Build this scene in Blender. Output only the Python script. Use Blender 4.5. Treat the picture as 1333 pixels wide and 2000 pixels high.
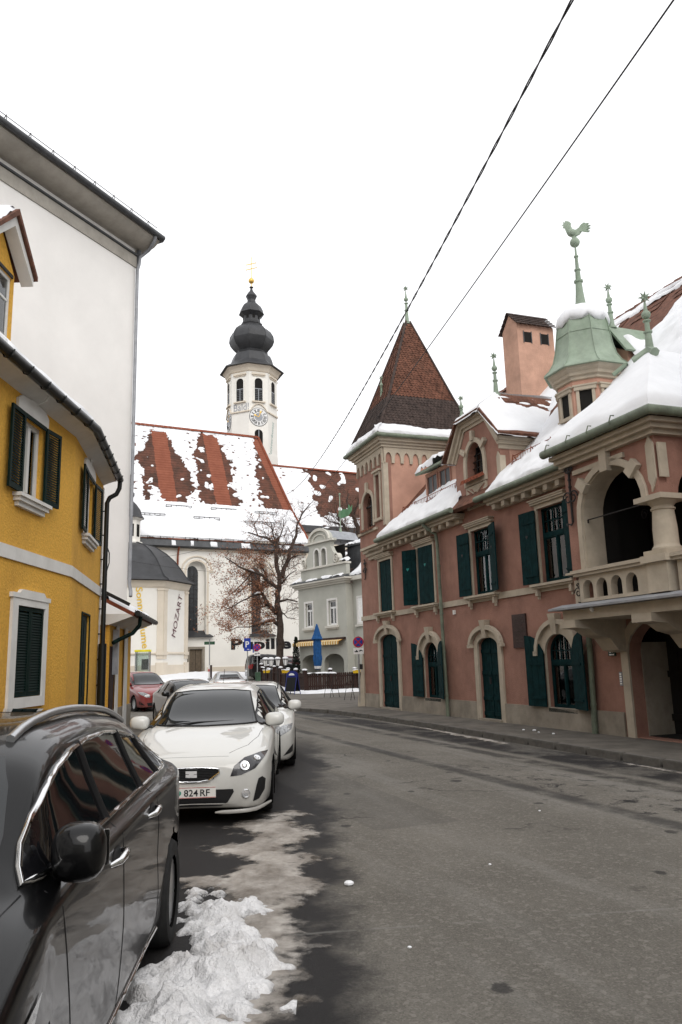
import bpy, bmesh, math, random
from math import sin, cos, pi, sqrt, radians, atan, atan2
from mathutils import Vector, Matrix, noise as mnoise
from mathutils.geometry import tessellate_polygon, delaunay_2d_cdt
from mathutils.bvhtree import BVHTree

scn = bpy.context.scene
for o in list(bpy.data.objects): bpy.data.objects.remove(o)
COL = scn.collection
rnd = random.Random(7)

# ------------------------------------------------------------------ camera
EYE = 1.7
FPX = 1500.0                       # focal length for a 1333 x 2000 picture
PITCH = atan(294/1500); ROLL = -0.028
cam = bpy.data.cameras.new('camera'); camo = bpy.data.objects.new('camera', cam); COL.objects.link(camo)
cam.sensor_fit = 'VERTICAL'; cam.sensor_height = 24.0; cam.lens = FPX/2000*24.0
cam.clip_start = 0.05; cam.clip_end = 2000
CAM_R = Matrix.Rotation(pi/2+PITCH, 4, 'X') @ Matrix.Rotation(ROLL, 4, 'Z')
camo.matrix_world = Matrix.Translation((0, 0, EYE)) @ CAM_R
scn.camera = camo

# ------------------------------------------------------------------ sky, sun, exposure
world = bpy.data.worlds.new('World'); scn.world = world; world.use_nodes = True
SUN_EL, SUN_AZ = radians(42), radians(162)      # azimuth measured clockwise from +Y
wn = world.node_tree; wn.nodes.clear()
w_out = wn.nodes.new('ShaderNodeOutputWorld'); w_bg = wn.nodes.new('ShaderNodeBackground')
w_sky = wn.nodes.new('ShaderNodeTexSky'); w_sky.sky_type = 'NISHITA'; w_sky.sun_disc = False
w_sky.sun_elevation = SUN_EL; w_sky.sun_rotation = SUN_AZ; w_sky.air_density = 1.5; w_sky.dust_density = 4.0
w_gain = wn.nodes.new('ShaderNodeVectorMath'); w_gain.operation = 'SCALE'; w_gain.inputs['Scale'].default_value = 0.1
w_mix = wn.nodes.new('ShaderNodeMix'); w_mix.data_type = 'RGBA'; w_mix.inputs[0].default_value = 0.93
wn.links.new(w_sky.outputs[0], w_gain.inputs[0]); wn.links.new(w_gain.outputs[0], w_mix.inputs[6])
w_mix.inputs[7].default_value = (0.985, 0.985, 1.0, 1)          # closed cloud layer over the clear-sky light
wn.links.new(w_mix.outputs[2], w_bg.inputs[0]); w_bg.inputs[1].default_value = 1.0
wn.links.new(w_bg.outputs[0], w_out.inputs[0])
sun = bpy.data.lights.new('sun', 'SUN'); sun.energy = 0.9; sun.angle = radians(35); sun.color = (1, 0.97, 0.93)
suno = bpy.data.objects.new('sun', sun); COL.objects.link(suno)
_sd = Vector((sin(SUN_AZ)*cos(SUN_EL), cos(SUN_AZ)*cos(SUN_EL), sin(SUN_EL)))
suno.rotation_euler = _sd.to_track_quat('Z', 'Y').to_euler(); suno.location = (0, -10, 40)
scn.view_settings.view_transform = 'Standard'; scn.view_settings.look = 'None'
scn.view_settings.gamma = 1; scn.view_settings.exposure = 0.50
scn.render.engine = 'CYCLES'; scn.render.resolution_x = 682; scn.render.resolution_y = 1024

# ------------------------------------------------------------------ materials
MATS = {}
def mat(name, col, rough=0.8, var=0.12, scale=3.0, bump=0.0, bscale=60.0, col2=None, fac2=0.5, spec=0.3, metal=0.0,
        coat=0.0, stain=0.0, stain_col=(0.05,0.045,0.04), stain_scale=0.7, detail=6):
    """procedural surface: base colour with cloudy variation, optional second tone, stains with their own shape, fine relief"""
    if name in MATS: return MATS[name]
    m = bpy.data.materials.new(name); m.use_nodes = True; nt = m.node_tree
    b = nt.nodes['Principled BSDF']
    b.inputs['Roughness'].default_value = rough; b.inputs['Specular IOR Level'].default_value = spec
    b.inputs['Metallic'].default_value = metal; b.inputs['Coat Weight'].default_value = coat
    b.inputs['Coat Roughness'].default_value = 0.03
    N = nt.nodes.new; L = nt.links.new
    tc = N('ShaderNodeTexCoord')
    n1 = N('ShaderNodeTexNoise'); n1.inputs['Scale'].default_value = scale; n1.inputs['Detail'].default_value = detail
    n1.inputs['Roughness'].default_value = 0.65
    L(tc.outputs['Object'], n1.inputs['Vector'])
    r = N('ShaderNodeValToRGB'); c = Vector(col)
    lo = c*(1-var*1.6); hi = c*(1+var)
    if col2 is not None: hi = c; lo = Vector(col2)
    r.color_ramp.elements[0].position = 0.32; r.color_ramp.elements[1].position = 0.68
    r.color_ramp.elements[0].color = (*[max(0.0, x) for x in lo], 1); r.color_ramp.elements[1].color = (*hi, 1)
    L(n1.outputs['Fac'], r.inputs[0]); out = r.outputs[0]
    if stain > 0:
        n3 = N('ShaderNodeTexNoise'); n3.inputs['Scale'].default_value = stain_scale; n3.inputs['Detail'].default_value = 8
        n3.inputs['Roughness'].default_value = 0.7
        mp = N('ShaderNodeMapping'); mp.inputs['Scale'].default_value = (1, 1, 0.45); mp.inputs['Location'].default_value = (3.1, 7.7, 1.3)
        L(tc.outputs['Object'], mp.inputs[0]); L(mp.outputs[0], n3.inputs['Vector'])
        rr = N('ShaderNodeValToRGB'); rr.color_ramp.elements[0].position = 0.48; rr.color_ramp.elements[1].position = 0.75
        rr.color_ramp.elements[0].color = (0,0,0,1); rr.color_ramp.elements[1].color = (stain,)*3+(1,)
        L(n3.outputs['Fac'], rr.inputs[0])
        mx = N('ShaderNodeMix'); mx.data_type = 'RGBA'; L(rr.outputs[0], mx.inputs[0]); L(out, mx.inputs[6])
        mx.inputs[7].default_value = (*stain_col, 1); out = mx.outputs[2]
    L(out, b.inputs['Base Color'])
    if bump > 0:
        n2 = N('ShaderNodeTexNoise'); n2.inputs['Scale'].default_value = bscale; n2.inputs['Detail'].default_value = 4
        L(tc.outputs['Object'], n2.inputs['Vector'])
        bp = N('ShaderNodeBump'); bp.inputs['Strength'].default_value = bump; bp.inputs['Distance'].default_value = 0.02
        L(n2.outputs['Fac'], bp.inputs['Height']); L(bp.outputs[0], b.inputs['Normal'])
    MATS[name] = m
    return m

def glass_mat(name, tint=(0.93,0.95,0.95), refl=0.06, rough=0.02):
    """thin window glass: see-through with a mirror layer that grows towards grazing angles"""
    if name in MATS: return MATS[name]
    m = bpy.data.materials.new(name); m.use_nodes = True; nt = m.node_tree; nt.nodes.clear()
    N = nt.nodes.new; L = nt.links.new
    o = N('ShaderNodeOutputMaterial'); t = N('ShaderNodeBsdfTransparent'); g = N('ShaderNodeBsdfGlossy'); mx = N('ShaderNodeMixShader')
    t.inputs[0].default_value = (*tint, 1); g.inputs['Roughness'].default_value = rough
    lw = N('ShaderNodeFresnel'); lw.inputs[0].default_value = 1.5
    a = N('ShaderNodeMath'); a.operation = 'ADD'; a.inputs[1].default_value = refl; a.use_clamp = True
    L(lw.outputs[0], a.inputs[0]); L(a.outputs[0], mx.inputs[0]); L(t.outputs[0], mx.inputs[1]); L(g.outputs[0], mx.inputs[2]); L(mx.outputs[0], o.inputs[0])
    MATS[name] = m
    return m

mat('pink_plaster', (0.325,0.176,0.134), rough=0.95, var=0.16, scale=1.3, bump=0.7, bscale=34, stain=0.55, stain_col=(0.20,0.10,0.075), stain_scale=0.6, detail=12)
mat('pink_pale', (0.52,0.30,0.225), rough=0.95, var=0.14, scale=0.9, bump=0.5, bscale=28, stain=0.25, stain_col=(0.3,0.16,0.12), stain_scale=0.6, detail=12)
mat('cream_stone', (0.46,0.40,0.315), rough=0.85, var=0.10, scale=2.5, bump=0.15, bscale=50, stain=0.4, stain_col=(0.3,0.26,0.2), stain_scale=1.2)
mat('plinth_render', (0.30,0.265,0.215), rough=0.95, var=0.16, scale=1.6, bump=0.4, bscale=30, stain=0.6, stain_col=(0.12,0.10,0.08), stain_scale=1.0)
mat('green_paint', (0.0045,0.025,0.027), rough=0.7, var=0.25, scale=6, bump=0.1, bscale=40, spec=0.06)
mat('green_inlay', (0.02,0.22,0.20), rough=0.6)
mat('dark_green_paint', (0.0045,0.016,0.013), rough=0.55, var=0.2, scale=5, bump=0.08, bscale=40, spec=0.10)
mat('copper_green', (0.275,0.335,0.262), rough=0.7, var=0.14, scale=2.2, bump=0.1, bscale=20, stain=0.5, stain_col=(0.14,0.22,0.13), stain_scale=1.5)
mat('copper_dull', (0.16,0.19,0.14), rough=0.6, var=0.2, scale=3, stain=0.5, stain_col=(0.07,0.07,0.05), stain_scale=2, spec=0.4)
mat('tile_brown', (0.145,0.062,0.039), rough=0.9, var=0.35, scale=5, stain=0.5, stain_col=(0.08,0.045,0.03), stain_scale=2.5)
mat('tile_dark', (0.060,0.042,0.036), rough=0.85, var=0.30, scale=5)
mat('tile_red', (0.22,0.062,0.032), rough=0.9, var=0.25, scale=4, bump=0.2, bscale=15)
mat('snow', (0.77,0.78,0.80), rough=0.9, var=0.03, scale=2, bump=0.3, bscale=9, spec=0.2)
mat('iron', (0.012,0.010,0.010), rough=0.6, var=0.2, spec=0.4)
mat('dark_interior', (0.012,0.011,0.010), rough=0.95, var=0.1)
mat('curtain', (0.86,0.86,0.84), rough=0.95, var=0.08, scale=9)
mat('bronze_plaque', (0.045,0.022,0.018), rough=0.6, var=0.3, scale=18, bump=0.5, bscale=40)
mat('zinc', (0.30,0.31,0.33), rough=0.5, var=0.15, scale=3, metal=0.2)
mat('zinc_dark', (0.06,0.063,0.067), rough=0.5, var=0.2, scale=3, spec=0.4)
mat('yellow_plaster', (0.74,0.41,0.068), rough=0.95, var=0.11, scale=18.0, bump=0.8, bscale=26, stain=0.45, stain_col=(0.30,0.15,0.03), stain_scale=0.6, detail=14)
mat('white_plaster', (0.82,0.80,0.77), rough=0.95, var=0.04, scale=0.4, bump=0.12, bscale=30, stain=0.15, stain_col=(0.5,0.48,0.44), stain_scale=0.3, detail=10)
mat('white_trim', (0.70,0.69,0.66), rough=0.8, var=0.05, scale=3, stain=0.25, stain_col=(0.4,0.38,0.34), stain_scale=2.0)
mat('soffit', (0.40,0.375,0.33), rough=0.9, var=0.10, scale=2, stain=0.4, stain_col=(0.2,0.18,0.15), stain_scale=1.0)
mat('church_wall', (0.79,0.77,0.72), rough=0.95, var=0.05, scale=0.25, stain=0.3, stain_col=(0.52,0.46,0.38), stain_scale=0.15, detail=10)
mat('church_trim', (0.66,0.59,0.49), rough=0.95, var=0.06, scale=0.5, stain=0.3, stain_col=(0.45,0.38,0.3), stain_scale=0.3)
mat('slate_dome', (0.034,0.035,0.038), rough=0.5, var=0.22, scale=1.2, spec=0.4)
mat('grey_plaster', (0.45,0.45,0.40), rough=0.95, var=0.07, scale=0.6, bump=0.2, bscale=25, stain=0.3, stain_col=(0.3,0.3,0.26), stain_scale=0.5)
mat('grey_pale', (0.60,0.58,0.52), rough=0.95, var=0.07, scale=0.8, stain=0.3, stain_col=(0.42,0.4,0.35), stain_scale=0.8)
mat('gold', (0.75,0.48,0.12), rough=0.35, var=0.1, metal=0.6)
mat('black_print', (0.010,0.010,0.012), rough=0.8, var=0.05)
mat('bark', (0.072,0.053,0.044), rough=0.95, var=0.3, scale=5, bump=0.6, bscale=12)
mat('twig', (0.11,0.065,0.048), rough=0.95, var=0.25)
mat('dead_leaf', (0.30,0.135,0.075), rough=0.9, var=0.4, scale=2.0)
mat('brown_wood', (0.035,0.016,0.012), rough=0.75, var=0.35, scale=8, bump=0.2, bscale=30)
mat('door_wood', (0.13,0.10,0.07), rough=0.8, var=0.2, scale=6)
mat('white_paint', (0.75,0.75,0.74), rough=0.5, var=0.03)
mat('galvanised', (0.30,0.31,0.31), rough=0.45, var=0.15, metal=0.4)
glass_mat('window_glass'); glass_mat('clear_glass', (0.85,0.9,0.88), 0.05)

# ------------------------------------------------------------------ objects
def link(o, parent=None):
    COL.objects.link(o)
    if parent is not None: o.parent = parent
    return o
def tag(o, label=None, cat=None, group=None, kind=None):
    if label: o['label'] = label
    if cat: o['category'] = cat
    if group: o['group'] = group
    if kind: o['kind'] = kind
    return o
def empty(name, label, cat, loc=(0,0,0), rz=0.0, group=None):
    o = bpy.data.objects.new(name, None); o.empty_display_size = 0.2; COL.objects.link(o)
    o.location = loc; o.rotation_euler = (0, 0, rz)
    return tag(o, label, cat, group)
def copy_tree(o, parent=None):
    c = o.copy(); COL.objects.link(c); c.parent = parent
    for ch in list(o.children): copy_tree(ch, c)
    return c

class MB:
    """collects faces; build() links them as one mesh object"""
    def __init__(s): s.v = []; s.f = []; s.fm = []; s.m = 0
    def add(s, vs, fs):
        k = len(s.v); s.v += [tuple(p) for p in vs]
        for f in fs: s.f.append([i+k for i in f]); s.fm.append(s.m)
        return s
    def box(s, x0, x1, y0, y1, z0, z1):
        if x0 > x1: x0, x1 = x1, x0
        if y0 > y1: y0, y1 = y1, y0
        if z0 > z1: z0, z1 = z1, z0
        return s.add([(x0,y0,z0),(x1,y0,z0),(x1,y1,z0),(x0,y1,z0),(x0,y0,z1),(x1,y0,z1),(x1,y1,z1),(x0,y1,z1)],
                     [(3,2,1,0),(4,5,6,7),(0,1,5,4),(1,2,6,5),(2,3,7,6),(3,0,4,7)])
    def obox(s, c, ax, ay, az, hx, hy, hz):
        """oriented box: centre, three unit axes, half sizes"""
        c, ax, ay, az = Vector(c), Vector(ax), Vector(ay), Vector(az); vs = []
        for sz in (-1, 1):
            for sx, sy in ((-1,-1),(1,-1),(1,1),(-1,1)): vs.append(c+ax*hx*sx+ay*hy*sy+az*hz*sz)
        return s.add(vs, [(3,2,1,0),(4,5,6,7),(0,1,5,4),(1,2,6,5),(2,3,7,6),(3,0,4,7)])
    def ext(s, pts, y0, y1, holes=()):
        """polygon in (x, z), with holes, extruded from y0 to y1"""
        loops = [list(pts)]+[list(h) for h in holes]
        tri = tessellate_polygon([[Vector((p[0], p[1], 0)) for p in l] for l in loops])
        flat = [p for l in loops for p in l]; n = len(flat)
        vs = [(p[0], y0, p[1]) for p in flat]+[(p[0], y1, p[1]) for p in flat]; fs = []
        for t in tri: fs.append(tuple(t)); fs.append(tuple(i+n for i in reversed(t)))
        k = 0
        for l in loops:
            m = len(l)
            for i in range(m): j = (i+1) % m; fs.append((k+i, k+j, k+n+j, k+n+i))
            k += m
        return s.add(vs, fs)
    def band(s, outer, inner, y0, y1, closed=False):
        """strip between two polylines in (x, z), extruded"""
        n = len(outer); vs = []
        for y in (y0, y1):
            vs += [(p[0], y, p[1]) for p in outer]+[(p[0], y, p[1]) for p in inner]
        fs = []; rng = n if closed else n-1
        for i in range(rng):
            j = (i+1) % n
            fs += [(i, j, n+j, n+i), (2*n+i, 3*n+i, 3*n+j, 2*n+j), (i, 2*n+i, 2*n+j, j), (n+i, n+j, 3*n+j, 3*n+i)]
        if not closed: fs += [(0, n, 3*n, 2*n), (n-1, 3*n-1, 4*n-1, 2*n-1)]
        return s.add(vs, fs)
    def extz(s, pts, z0, z1):
        """polygon in (x, y) extruded upwards; z0, z1 may be functions"""
        n = len(pts); f0 = z0 if callable(z0) else (lambda x, y: z0); f1 = z1 if callable(z1) else (lambda x, y: z1)
        tri = tessellate_polygon([[Vector((p[0], p[1], 0)) for p in pts]])
        vs = [(p[0], p[1], f0(*p[:2])) for p in pts]+[(p[0], p[1], f1(*p[:2])) for p in pts]
        fs = [tuple(reversed(t)) for t in tri]+[tuple(i+n for i in t) for t in tri]
        fs += [(i, (i+1) % n, n+(i+1) % n, n+i) for i in range(n)]
        return s.add(vs, fs)
    def slab(s, quad, t):
        """four corners of a plane patch, thickened by t along its normal"""
        q = [Vector(p) for p in quad]; n = (q[1]-q[0]).cross(q[-1]-q[0]).normalized()*t; k = len(q)
        return s.add(q+[p+n for p in q], [tuple(range(k)), tuple(range(2*k-1, k-1, -1))]+[(i, k+i, k+(i+1) % k, (i+1) % k) for i in range(k)])
    def lathe(s, prof, n=16, c=(0,0,0), phase=0.0, a0=0.0, a1=2*pi, cap=True):
        vs = []; full = abs(a1-a0-2*pi) < 1e-6; m = n if full else n+1
        for r, z in prof:
            for i in range(m):
                a = phase+a0+(a1-a0)*i/n; vs.append((c[0]+r*cos(a), c[1]+r*sin(a), c[2]+z))
        fs = []
        for k in range(len(prof)-1):
            for i in range(n):
                j = (i+1) % m; fs.append((k*m+i, k*m+j, (k+1)*m+j, (k+1)*m+i))
        if full and cap:
            if prof[0][0] > 1e-5: fs.append(tuple(reversed(range(m))))
            if prof[-1][0] > 1e-5: fs.append(tuple((len(prof)-1)*m+i for i in range(m)))
        return s.add(vs, fs)
    def tube(s, pts, r, n=6, closed=False, cap=True):
        pts = [Vector(p) for p in pts]; m = len(pts); rs = r if isinstance(r, (list, tuple)) else [r]*m
        vs = []; up = None
        for i, p in enumerate(pts):
            a = pts[(i-1) % m] if (closed or i > 0) else p; b = pts[(i+1) % m] if (closed or i < m-1) else p
            t = (b-a)
            if t.length < 1e-9: t = Vector((0,0,1))
            t.normalize()
            if up is None: up = Vector((0,0,1)) if abs(t.z) < 0.9 else Vector((1,0,0))
            x = t.cross(up)
            if x.length < 1e-6: x = t.cross(Vector((0.3,1,0.2)))
            x.normalize(); y = x.cross(t).normalized(); up = y
            for k in range(n):
                an = 2*pi*k/n; vs.append(p+x*rs[i]*cos(an)+y*rs[i]*sin(an))
        fs = []
        for i in range(m if closed else m-1):
            i2 = (i+1) % m
            for k in range(n): k2 = (k+1) % n; fs.append((i*n+k, i*n+k2, i2*n+k2, i2*n+k))
        if cap and not closed: fs += [tuple(reversed(range(n))), tuple((m-1)*n+k for k in range(n))]
        return s.add(vs, fs)
    def ball(s, c, r, n=10, sc=(1,1,1)):
        prof = [(max(1e-4, r*sin(pi*k/(n//2+2))), -r*cos(pi*k/(n//2+2))) for k in range(n//2+3)]
        k0 = len(s.v); s.lathe(prof, n)
        for i in range(k0, len(s.v)):
            v = s.v[i]; s.v[i] = (c[0]+v[0]*sc[0], c[1]+v[1]*sc[1], c[2]+v[2]*sc[2])
        return s
    def xf(s, M, k0=0):
        for i in range(k0, len(s.v)): s.v[i] = tuple(M @ Vector(s.v[i]))
        return s
    def mesh(s, name, mats, smooth=False, fix=True):
        me = bpy.data.meshes.new(name); me.from_pydata(s.v, [], s.f)
        for m in (mats if isinstance(mats, (list, tuple)) else [mats]): me.materials.append(MATS[m] if isinstance(m, str) else m)
        if any(s.fm): me.polygons.foreach_set('material_index', s.fm)
        if fix:
            bm = bmesh.new(); bm.from_mesh(me); bmesh.ops.recalc_face_normals(bm, faces=bm.faces); bm.to_mesh(me); bm.free()
        if smooth:
            me.polygons.foreach_set('use_smooth', [True]*len(me.polygons))
            if smooth is not True: me.set_sharp_from_angle(angle=radians(smooth))
        me.update(); return me
    def build(s, name, mats, parent=None, smooth=False, fix=True):
        return link(bpy.data.objects.new(name, s.mesh(name, mats, smooth, fix)), parent)

def arch(u0, u1, z0, zs, rise, n=14, power=2.0):
    """opening outline: flat bottom at z0, jambs to zs, elliptic head of the given rise (counter-clockwise)"""
    c = (u0+u1)/2; a = (u1-u0)/2; pts = [(u0, z0), (u1, z0)]
    for k in range(n+1):
        t = pi*k/n; pts.append((c+a*cos(t), zs+rise*sin(t)))
    return pts
def head(u0, u1, zs, rise, n=14, ext=0.0):
    """only the curved head, left to right"""
    c = (u0+u1)/2; a = (u1-u0)/2
    return [(c-(a+ext)*cos(pi*k/n), zs+(rise+ext)*sin(pi*k/n)) for k in range(n+1)]
def rect(u0, u1, z0, z1): return [(u0, z0), (u1, z0), (u1, z1), (u0, z1)]
def nz(x, y, z=0.0): return mnoise.noise(Vector((x, y, z)))
def fbm(x, y, z=0.0, o=4): return mnoise.fractal(Vector((x, y, z)), 1.0, 2.0, o)

def snow_sheet(name, P, U, V, nu, nv, thick, parent, edge=0.12, mask=None, seed=0.0, mname='snow', step=None):
    """snow lying on the plane P + a*U + b*V (a, b in 0..1): rounded, uneven blanket with ragged rims; mask(a, b) < 0 leaves it bare"""
    P, U, V = Vector(P), Vector(U), Vector(V); N = U.cross(V).normalized()
    if N.z < 0: N = -N
    lu, lv = U.length, V.length; vs = []; h = {}
    for j in range(nv+1):
        for i in range(nu+1):
            a, b = i/nu, j/nv; x, y = a*lu, b*lv
            d = min(a*lu, (1-a)*lu, b*lv, (1-b)*lv)+edge*(0.6*nz(x*1.3+seed, y*1.3, 3.1)+0.5*nz(x*4+seed, y*4, 9.0))
            if mask is not None: d = min(d, mask(a, b))
            t = max(-1.0, min(1.0, d/(edge*1.2)))
            hh = thick*(sqrt(max(0.0, 1-(1-t)**2)) if t > 0 else t*0.8)*(0.72+0.5*nz(x*0.9+seed, y*0.9, 1.7)+0.22*nz(x*3.3, y*3.3, seed)+0.10*nz(x*9, y*9, seed))
            vs.append(P+U*a+V*b+N*(hh if d > 0 else max(-0.03, 0.25*d-0.004)))
            h[(i, j)] = d
    fs = []
    for j in range(nv):
        for i in range(nu):
            if max(h[(i,j)], h[(i+1,j)], h[(i,j+1)], h[(i+1,j+1)]) > 0:
                k = j*(nu+1)+i; fs.append((k, k+1, k+nu+2, k+nu+1))
    m = MB(); m.add(vs, fs)
    o = m.build(name, mname, parent, smooth=True, fix=False)
    bm = bmesh.new(); bm.from_mesh(o.data); bmesh.ops.delete(bm, geom=[v for v in bm.verts if not v.link_faces], context='VERTS'); 
    if bm.faces:
        bm.normal_update()
        if sum(f.normal.dot(N) for f in bm.faces) < 0: bmesh.ops.reverse_faces(bm, faces=bm.faces)
    bm.to_mesh(o.data); bm.free()
    return o

def text_mesh(body, size, font_bold=0.0, shear=0.0, spacing=1.0, depth=0.01):
    cu = bpy.data.curves.new('letters', 'FONT'); cu.body = body; cu.size = size; cu.extrude = depth; cu.offset = font_bold
    cu.shear = shear; cu.space_character = spacing; cu.align_x = 'LEFT'; cu.resolution_u = 3
    o = bpy.data.objects.new('letters', cu); COL.objects.link(o)
    dg = bpy.context.evaluated_depsgraph_get(); me = bpy.data.meshes.new_from_object(o.evaluated_get(dg))
    bpy.data.objects.remove(o); return me
def lettering(name, body, parent, origin, right, up, length, height, m, bold=0.0, shear=0.0, spacing=1.0, depth=0.012):
    """flat letters standing proud of a wall: origin lower left, the two directions of the line of writing, its length and cap height"""
    me = text_mesh(body, 1.0, bold, shear, spacing, 0.0); xs = [v.co.x for v in me.vertices]; ys = [v.co.y for v in me.vertices]
    x0, x1 = min(xs), max(xs); y0, y1 = min(ys), max(ys); R, Uv = Vector(right).normalized(), Vector(up).normalized(); Nn = R.cross(Uv)
    O = Vector(origin)
    for v in me.vertices:
        v.co = O+R*((v.co.x-x0)/(x1-x0)*length)+Uv*((v.co.y-y0)/(y1-y0)*height)+Nn*depth
    me.materials.clear(); me.materials.append(MATS[m]); me.name = name
    return link(bpy.data.objects.new(name, me), parent)

# ------------------------------------------------------------------ frames of the place (metres; X right, Y along the street, camera at the origin)
PINK_O, PINK_A = Vector((0.5117, 31.6262, 0)), atan2(-0.93945, 0.34268)
def pinkw(u, v, z=0.0):
    c, s = cos(PINK_A), sin(PINK_A); return Vector((PINK_O.x+u*c-v*s, PINK_O.y+u*s+v*c, z))
ROAD_Z = -0.05
def ground_z(x, y):
    """street is level, the square in front of the church climbs gently"""
    t = max(0.0, min(1.0, (y-44)/28)); c, s = cos(PINK_A), sin(PINK_A); v = -(x-PINK_O.x)*s+(y-PINK_O.y)*c; u = (x-PINK_O.x)*c+(y-PINK_O.y)*s
    k = max(0.0, min(1.0, (v+4.6)/2.4))*max(0.0, min(1.0, (u+3)/5))           # carriageway falls towards the far kerb
    return ROAD_Z-.07*k*k*(3-2*k)+1.12*t*t*(3-2*t)+0.05*min(1, max(0, (y-40)/4))

# ---- road material: dry grey asphalt, damp dark stretches, patched joints
def road_material():
    m = bpy.data.materials.new('asphalt'); m.use_nodes = True; nt = m.node_tree; b = nt.nodes['Principled BSDF']; N = nt.nodes.new; L = nt.links.new
    geo = N('ShaderNodeNewGeometry'); sep = N('ShaderNodeSeparateXYZ'); L(geo.outputs['Position'], sep.inputs[0])
    def noise(scale, detail=6, rough=0.6, vec=None, dist=0.0):
        n = N('ShaderNodeTexNoise'); n.inputs['Scale'].default_value = scale; n.inputs['Detail'].default_value = detail
        n.inputs['Roughness'].default_value = rough; n.inputs['Distortion'].default_value = dist
        L(vec if vec else geo.outputs['Position'], n.inputs['Vector']); return n.outputs['Fac']
    def math(op, a, b_=None, clamp=False):
        n = N('ShaderNodeMath'); n.operation = op; n.use_clamp = clamp
        for i, q in enumerate((a, b_)):
            if q is None: continue
            if isinstance(q, (int, float)): n.inputs[i].default_value = q
            else: L(q, n.inputs[i])
        return n.outputs[0]
    def smooth(x, lo, hi):
        n = N('ShaderNodeMapRange'); n.interpolation_type = 'SMOOTHSTEP'; L(x, n.inputs[0]); n.inputs[1].default_value = lo; n.inputs[2].default_value = hi; return n.outputs[0]
    def mix(f, a, b_):
        n = N('ShaderNodeMix'); n.data_type = 'RGBA'; L(f, n.inputs[0])
        for i, q in ((6, a), (7, b_)):
            if isinstance(q, tuple): n.inputs[i].default_value = (*q, 1)
            else: L(q, n.inputs[i])
        return n.outputs[2]
    # distance from the pink house front (v coordinate) and along it (u)
    X, Y = sep.outputs[0], sep.outputs[1]
    c, s = cos(PINK_A), sin(PINK_A)
    dx, dy = math('SUBTRACT', X, PINK_O.x), math('SUBTRACT', Y, PINK_O.y)
    U = math('ADD', math('MULTIPLY', dx, c), math('MULTIPLY', dy, s)); V = math('ADD', math('MULTIPLY', dx, -s), math('MULTIPLY', dy, c))
    # streaks along the driving direction
    cmb = N('ShaderNodeCombineXYZ'); L(math('MULTIPLY', U, 0.10), cmb.inputs[0]); L(V, cmb.inputs[1])
    streak = noise(1.6, 5, 0.6, cmb.outputs[0])
    cloud = noise(0.35, 7, 0.65)
    base = mix(smooth(cloud, 0.35, 0.68), (0.118,0.109,0.094), (0.168,0.156,0.136))
    base = mix(math('MULTIPLY', smooth(streak, 0.48, 0.72), 0.6), base, (0.23,0.22,0.203))
    base = mix(math('MULTIPLY', smooth(noise(1.1, 6, 0.7), 0.55, 0.8), 0.35), base, (0.085,0.075,0.062))
    def voro(scale, feat='F1'):
        n = N('ShaderNodeTexVoronoi'); n.feature = feat; n.inputs['Scale'].default_value = scale; L(geo.outputs['Position'], n.inputs['Vector']); return n
    st = voro(110); sc = N('ShaderNodeSeparateColor'); L(st.outputs['Color'], sc.inputs[0])
    base = mix(math('MULTIPLY', smooth(sc.outputs[0], 0.55, 0.95), 0.36), base, (0.27,0.252,0.225))              # pale chippings
    base = mix(math('MULTIPLY', smooth(sc.outputs[1], 0.60, 0.95), 0.36), base, (0.06,0.055,0.048))             # dark binder
    st2 = voro(34); sc2 = N('ShaderNodeSeparateColor'); L(st2.outputs['Color'], sc2.inputs[0])
    base = mix(math('MULTIPLY', smooth(sc2.outputs[0], 0.80, 0.97), 0.30), base, (0.30,0.28,0.25))
    base = mix(math('MULTIPLY', smooth(noise(5.5, 7, 0.8), 0.56, 0.74), 0.30), base, (0.24,0.23,0.21))          # dried salt
    base = mix(math('MULTIPLY', smooth(noise(3.1, 7, 0.8), 0.60, 0.75), 0.35), base, (0.075,0.068,0.06))
    grit = noise(95, 3, 0.7)
    wob = math('MULTIPLY', math('SUBTRACT', noise(0.6, 6, 0.65), 0.5), 2.2)
    wob2 = math('MULTIPLY', math('SUBTRACT', noise(2.4, 5, 0.7), 0.5), 0.55)
    # damp band beside the parked cars (follows the row of cars), thinning away down the street
    px = math('ADD', math('SUBTRACT', X, math('MULTIPLY', Y, -0.055)), math('ADD', math('MULTIPLY', wob, 0.5), wob2))
    damp1 = math('SUBTRACT', 1.0, smooth(px, 0.05, 0.5))
    damp1 = math('MULTIPLY', damp1, math('SUBTRACT', 1.0, smooth(Y, 14, 22)))
    # damp tyre lines and gutter along the far pavement
    vv = math('ADD', V, math('MULTIPLY', wob2, 0.25))
    def line(v0, w, soft): return math('MULTIPLY', smooth(vv, v0-w-soft, v0-w), math('SUBTRACT', 1.0, smooth(vv, v0+w, v0+w+soft)))
    brk = smooth(noise(0.9, 6, 0.75), 0.38, 0.55)
    l1 = math('MULTIPLY', math('MULTIPLY', line(-5.25, 0.07, 0.14), smooth(noise(0.9, 7, 0.75), 0.30, 0.55)), 0.75)
    l2 = math('MULTIPLY', math('MULTIPLY', line(-3.55, 0.10, 0.18), smooth(noise(1.7, 6, 0.7), 0.36, 0.55)), 0.75)
    l3 = math('MULTIPLY', line(-2.55, 0.42, 0.28), math('ADD', 0.35, math('MULTIPLY', brk, 0.65)))
    l4 = math('MULTIPLY', math('MULTIPLY', line(-4.6, 0.45, 0.3), smooth(noise(3.0, 6, 0.75, None, 0.6), 0.52, 0.62)), smooth(U, 16, 19))
    damp = math('MAXIMUM', math('MAXIMUM', damp1, l1), math('MAXIMUM', math('MAXIMUM', l2, l3), l4), True)
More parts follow.
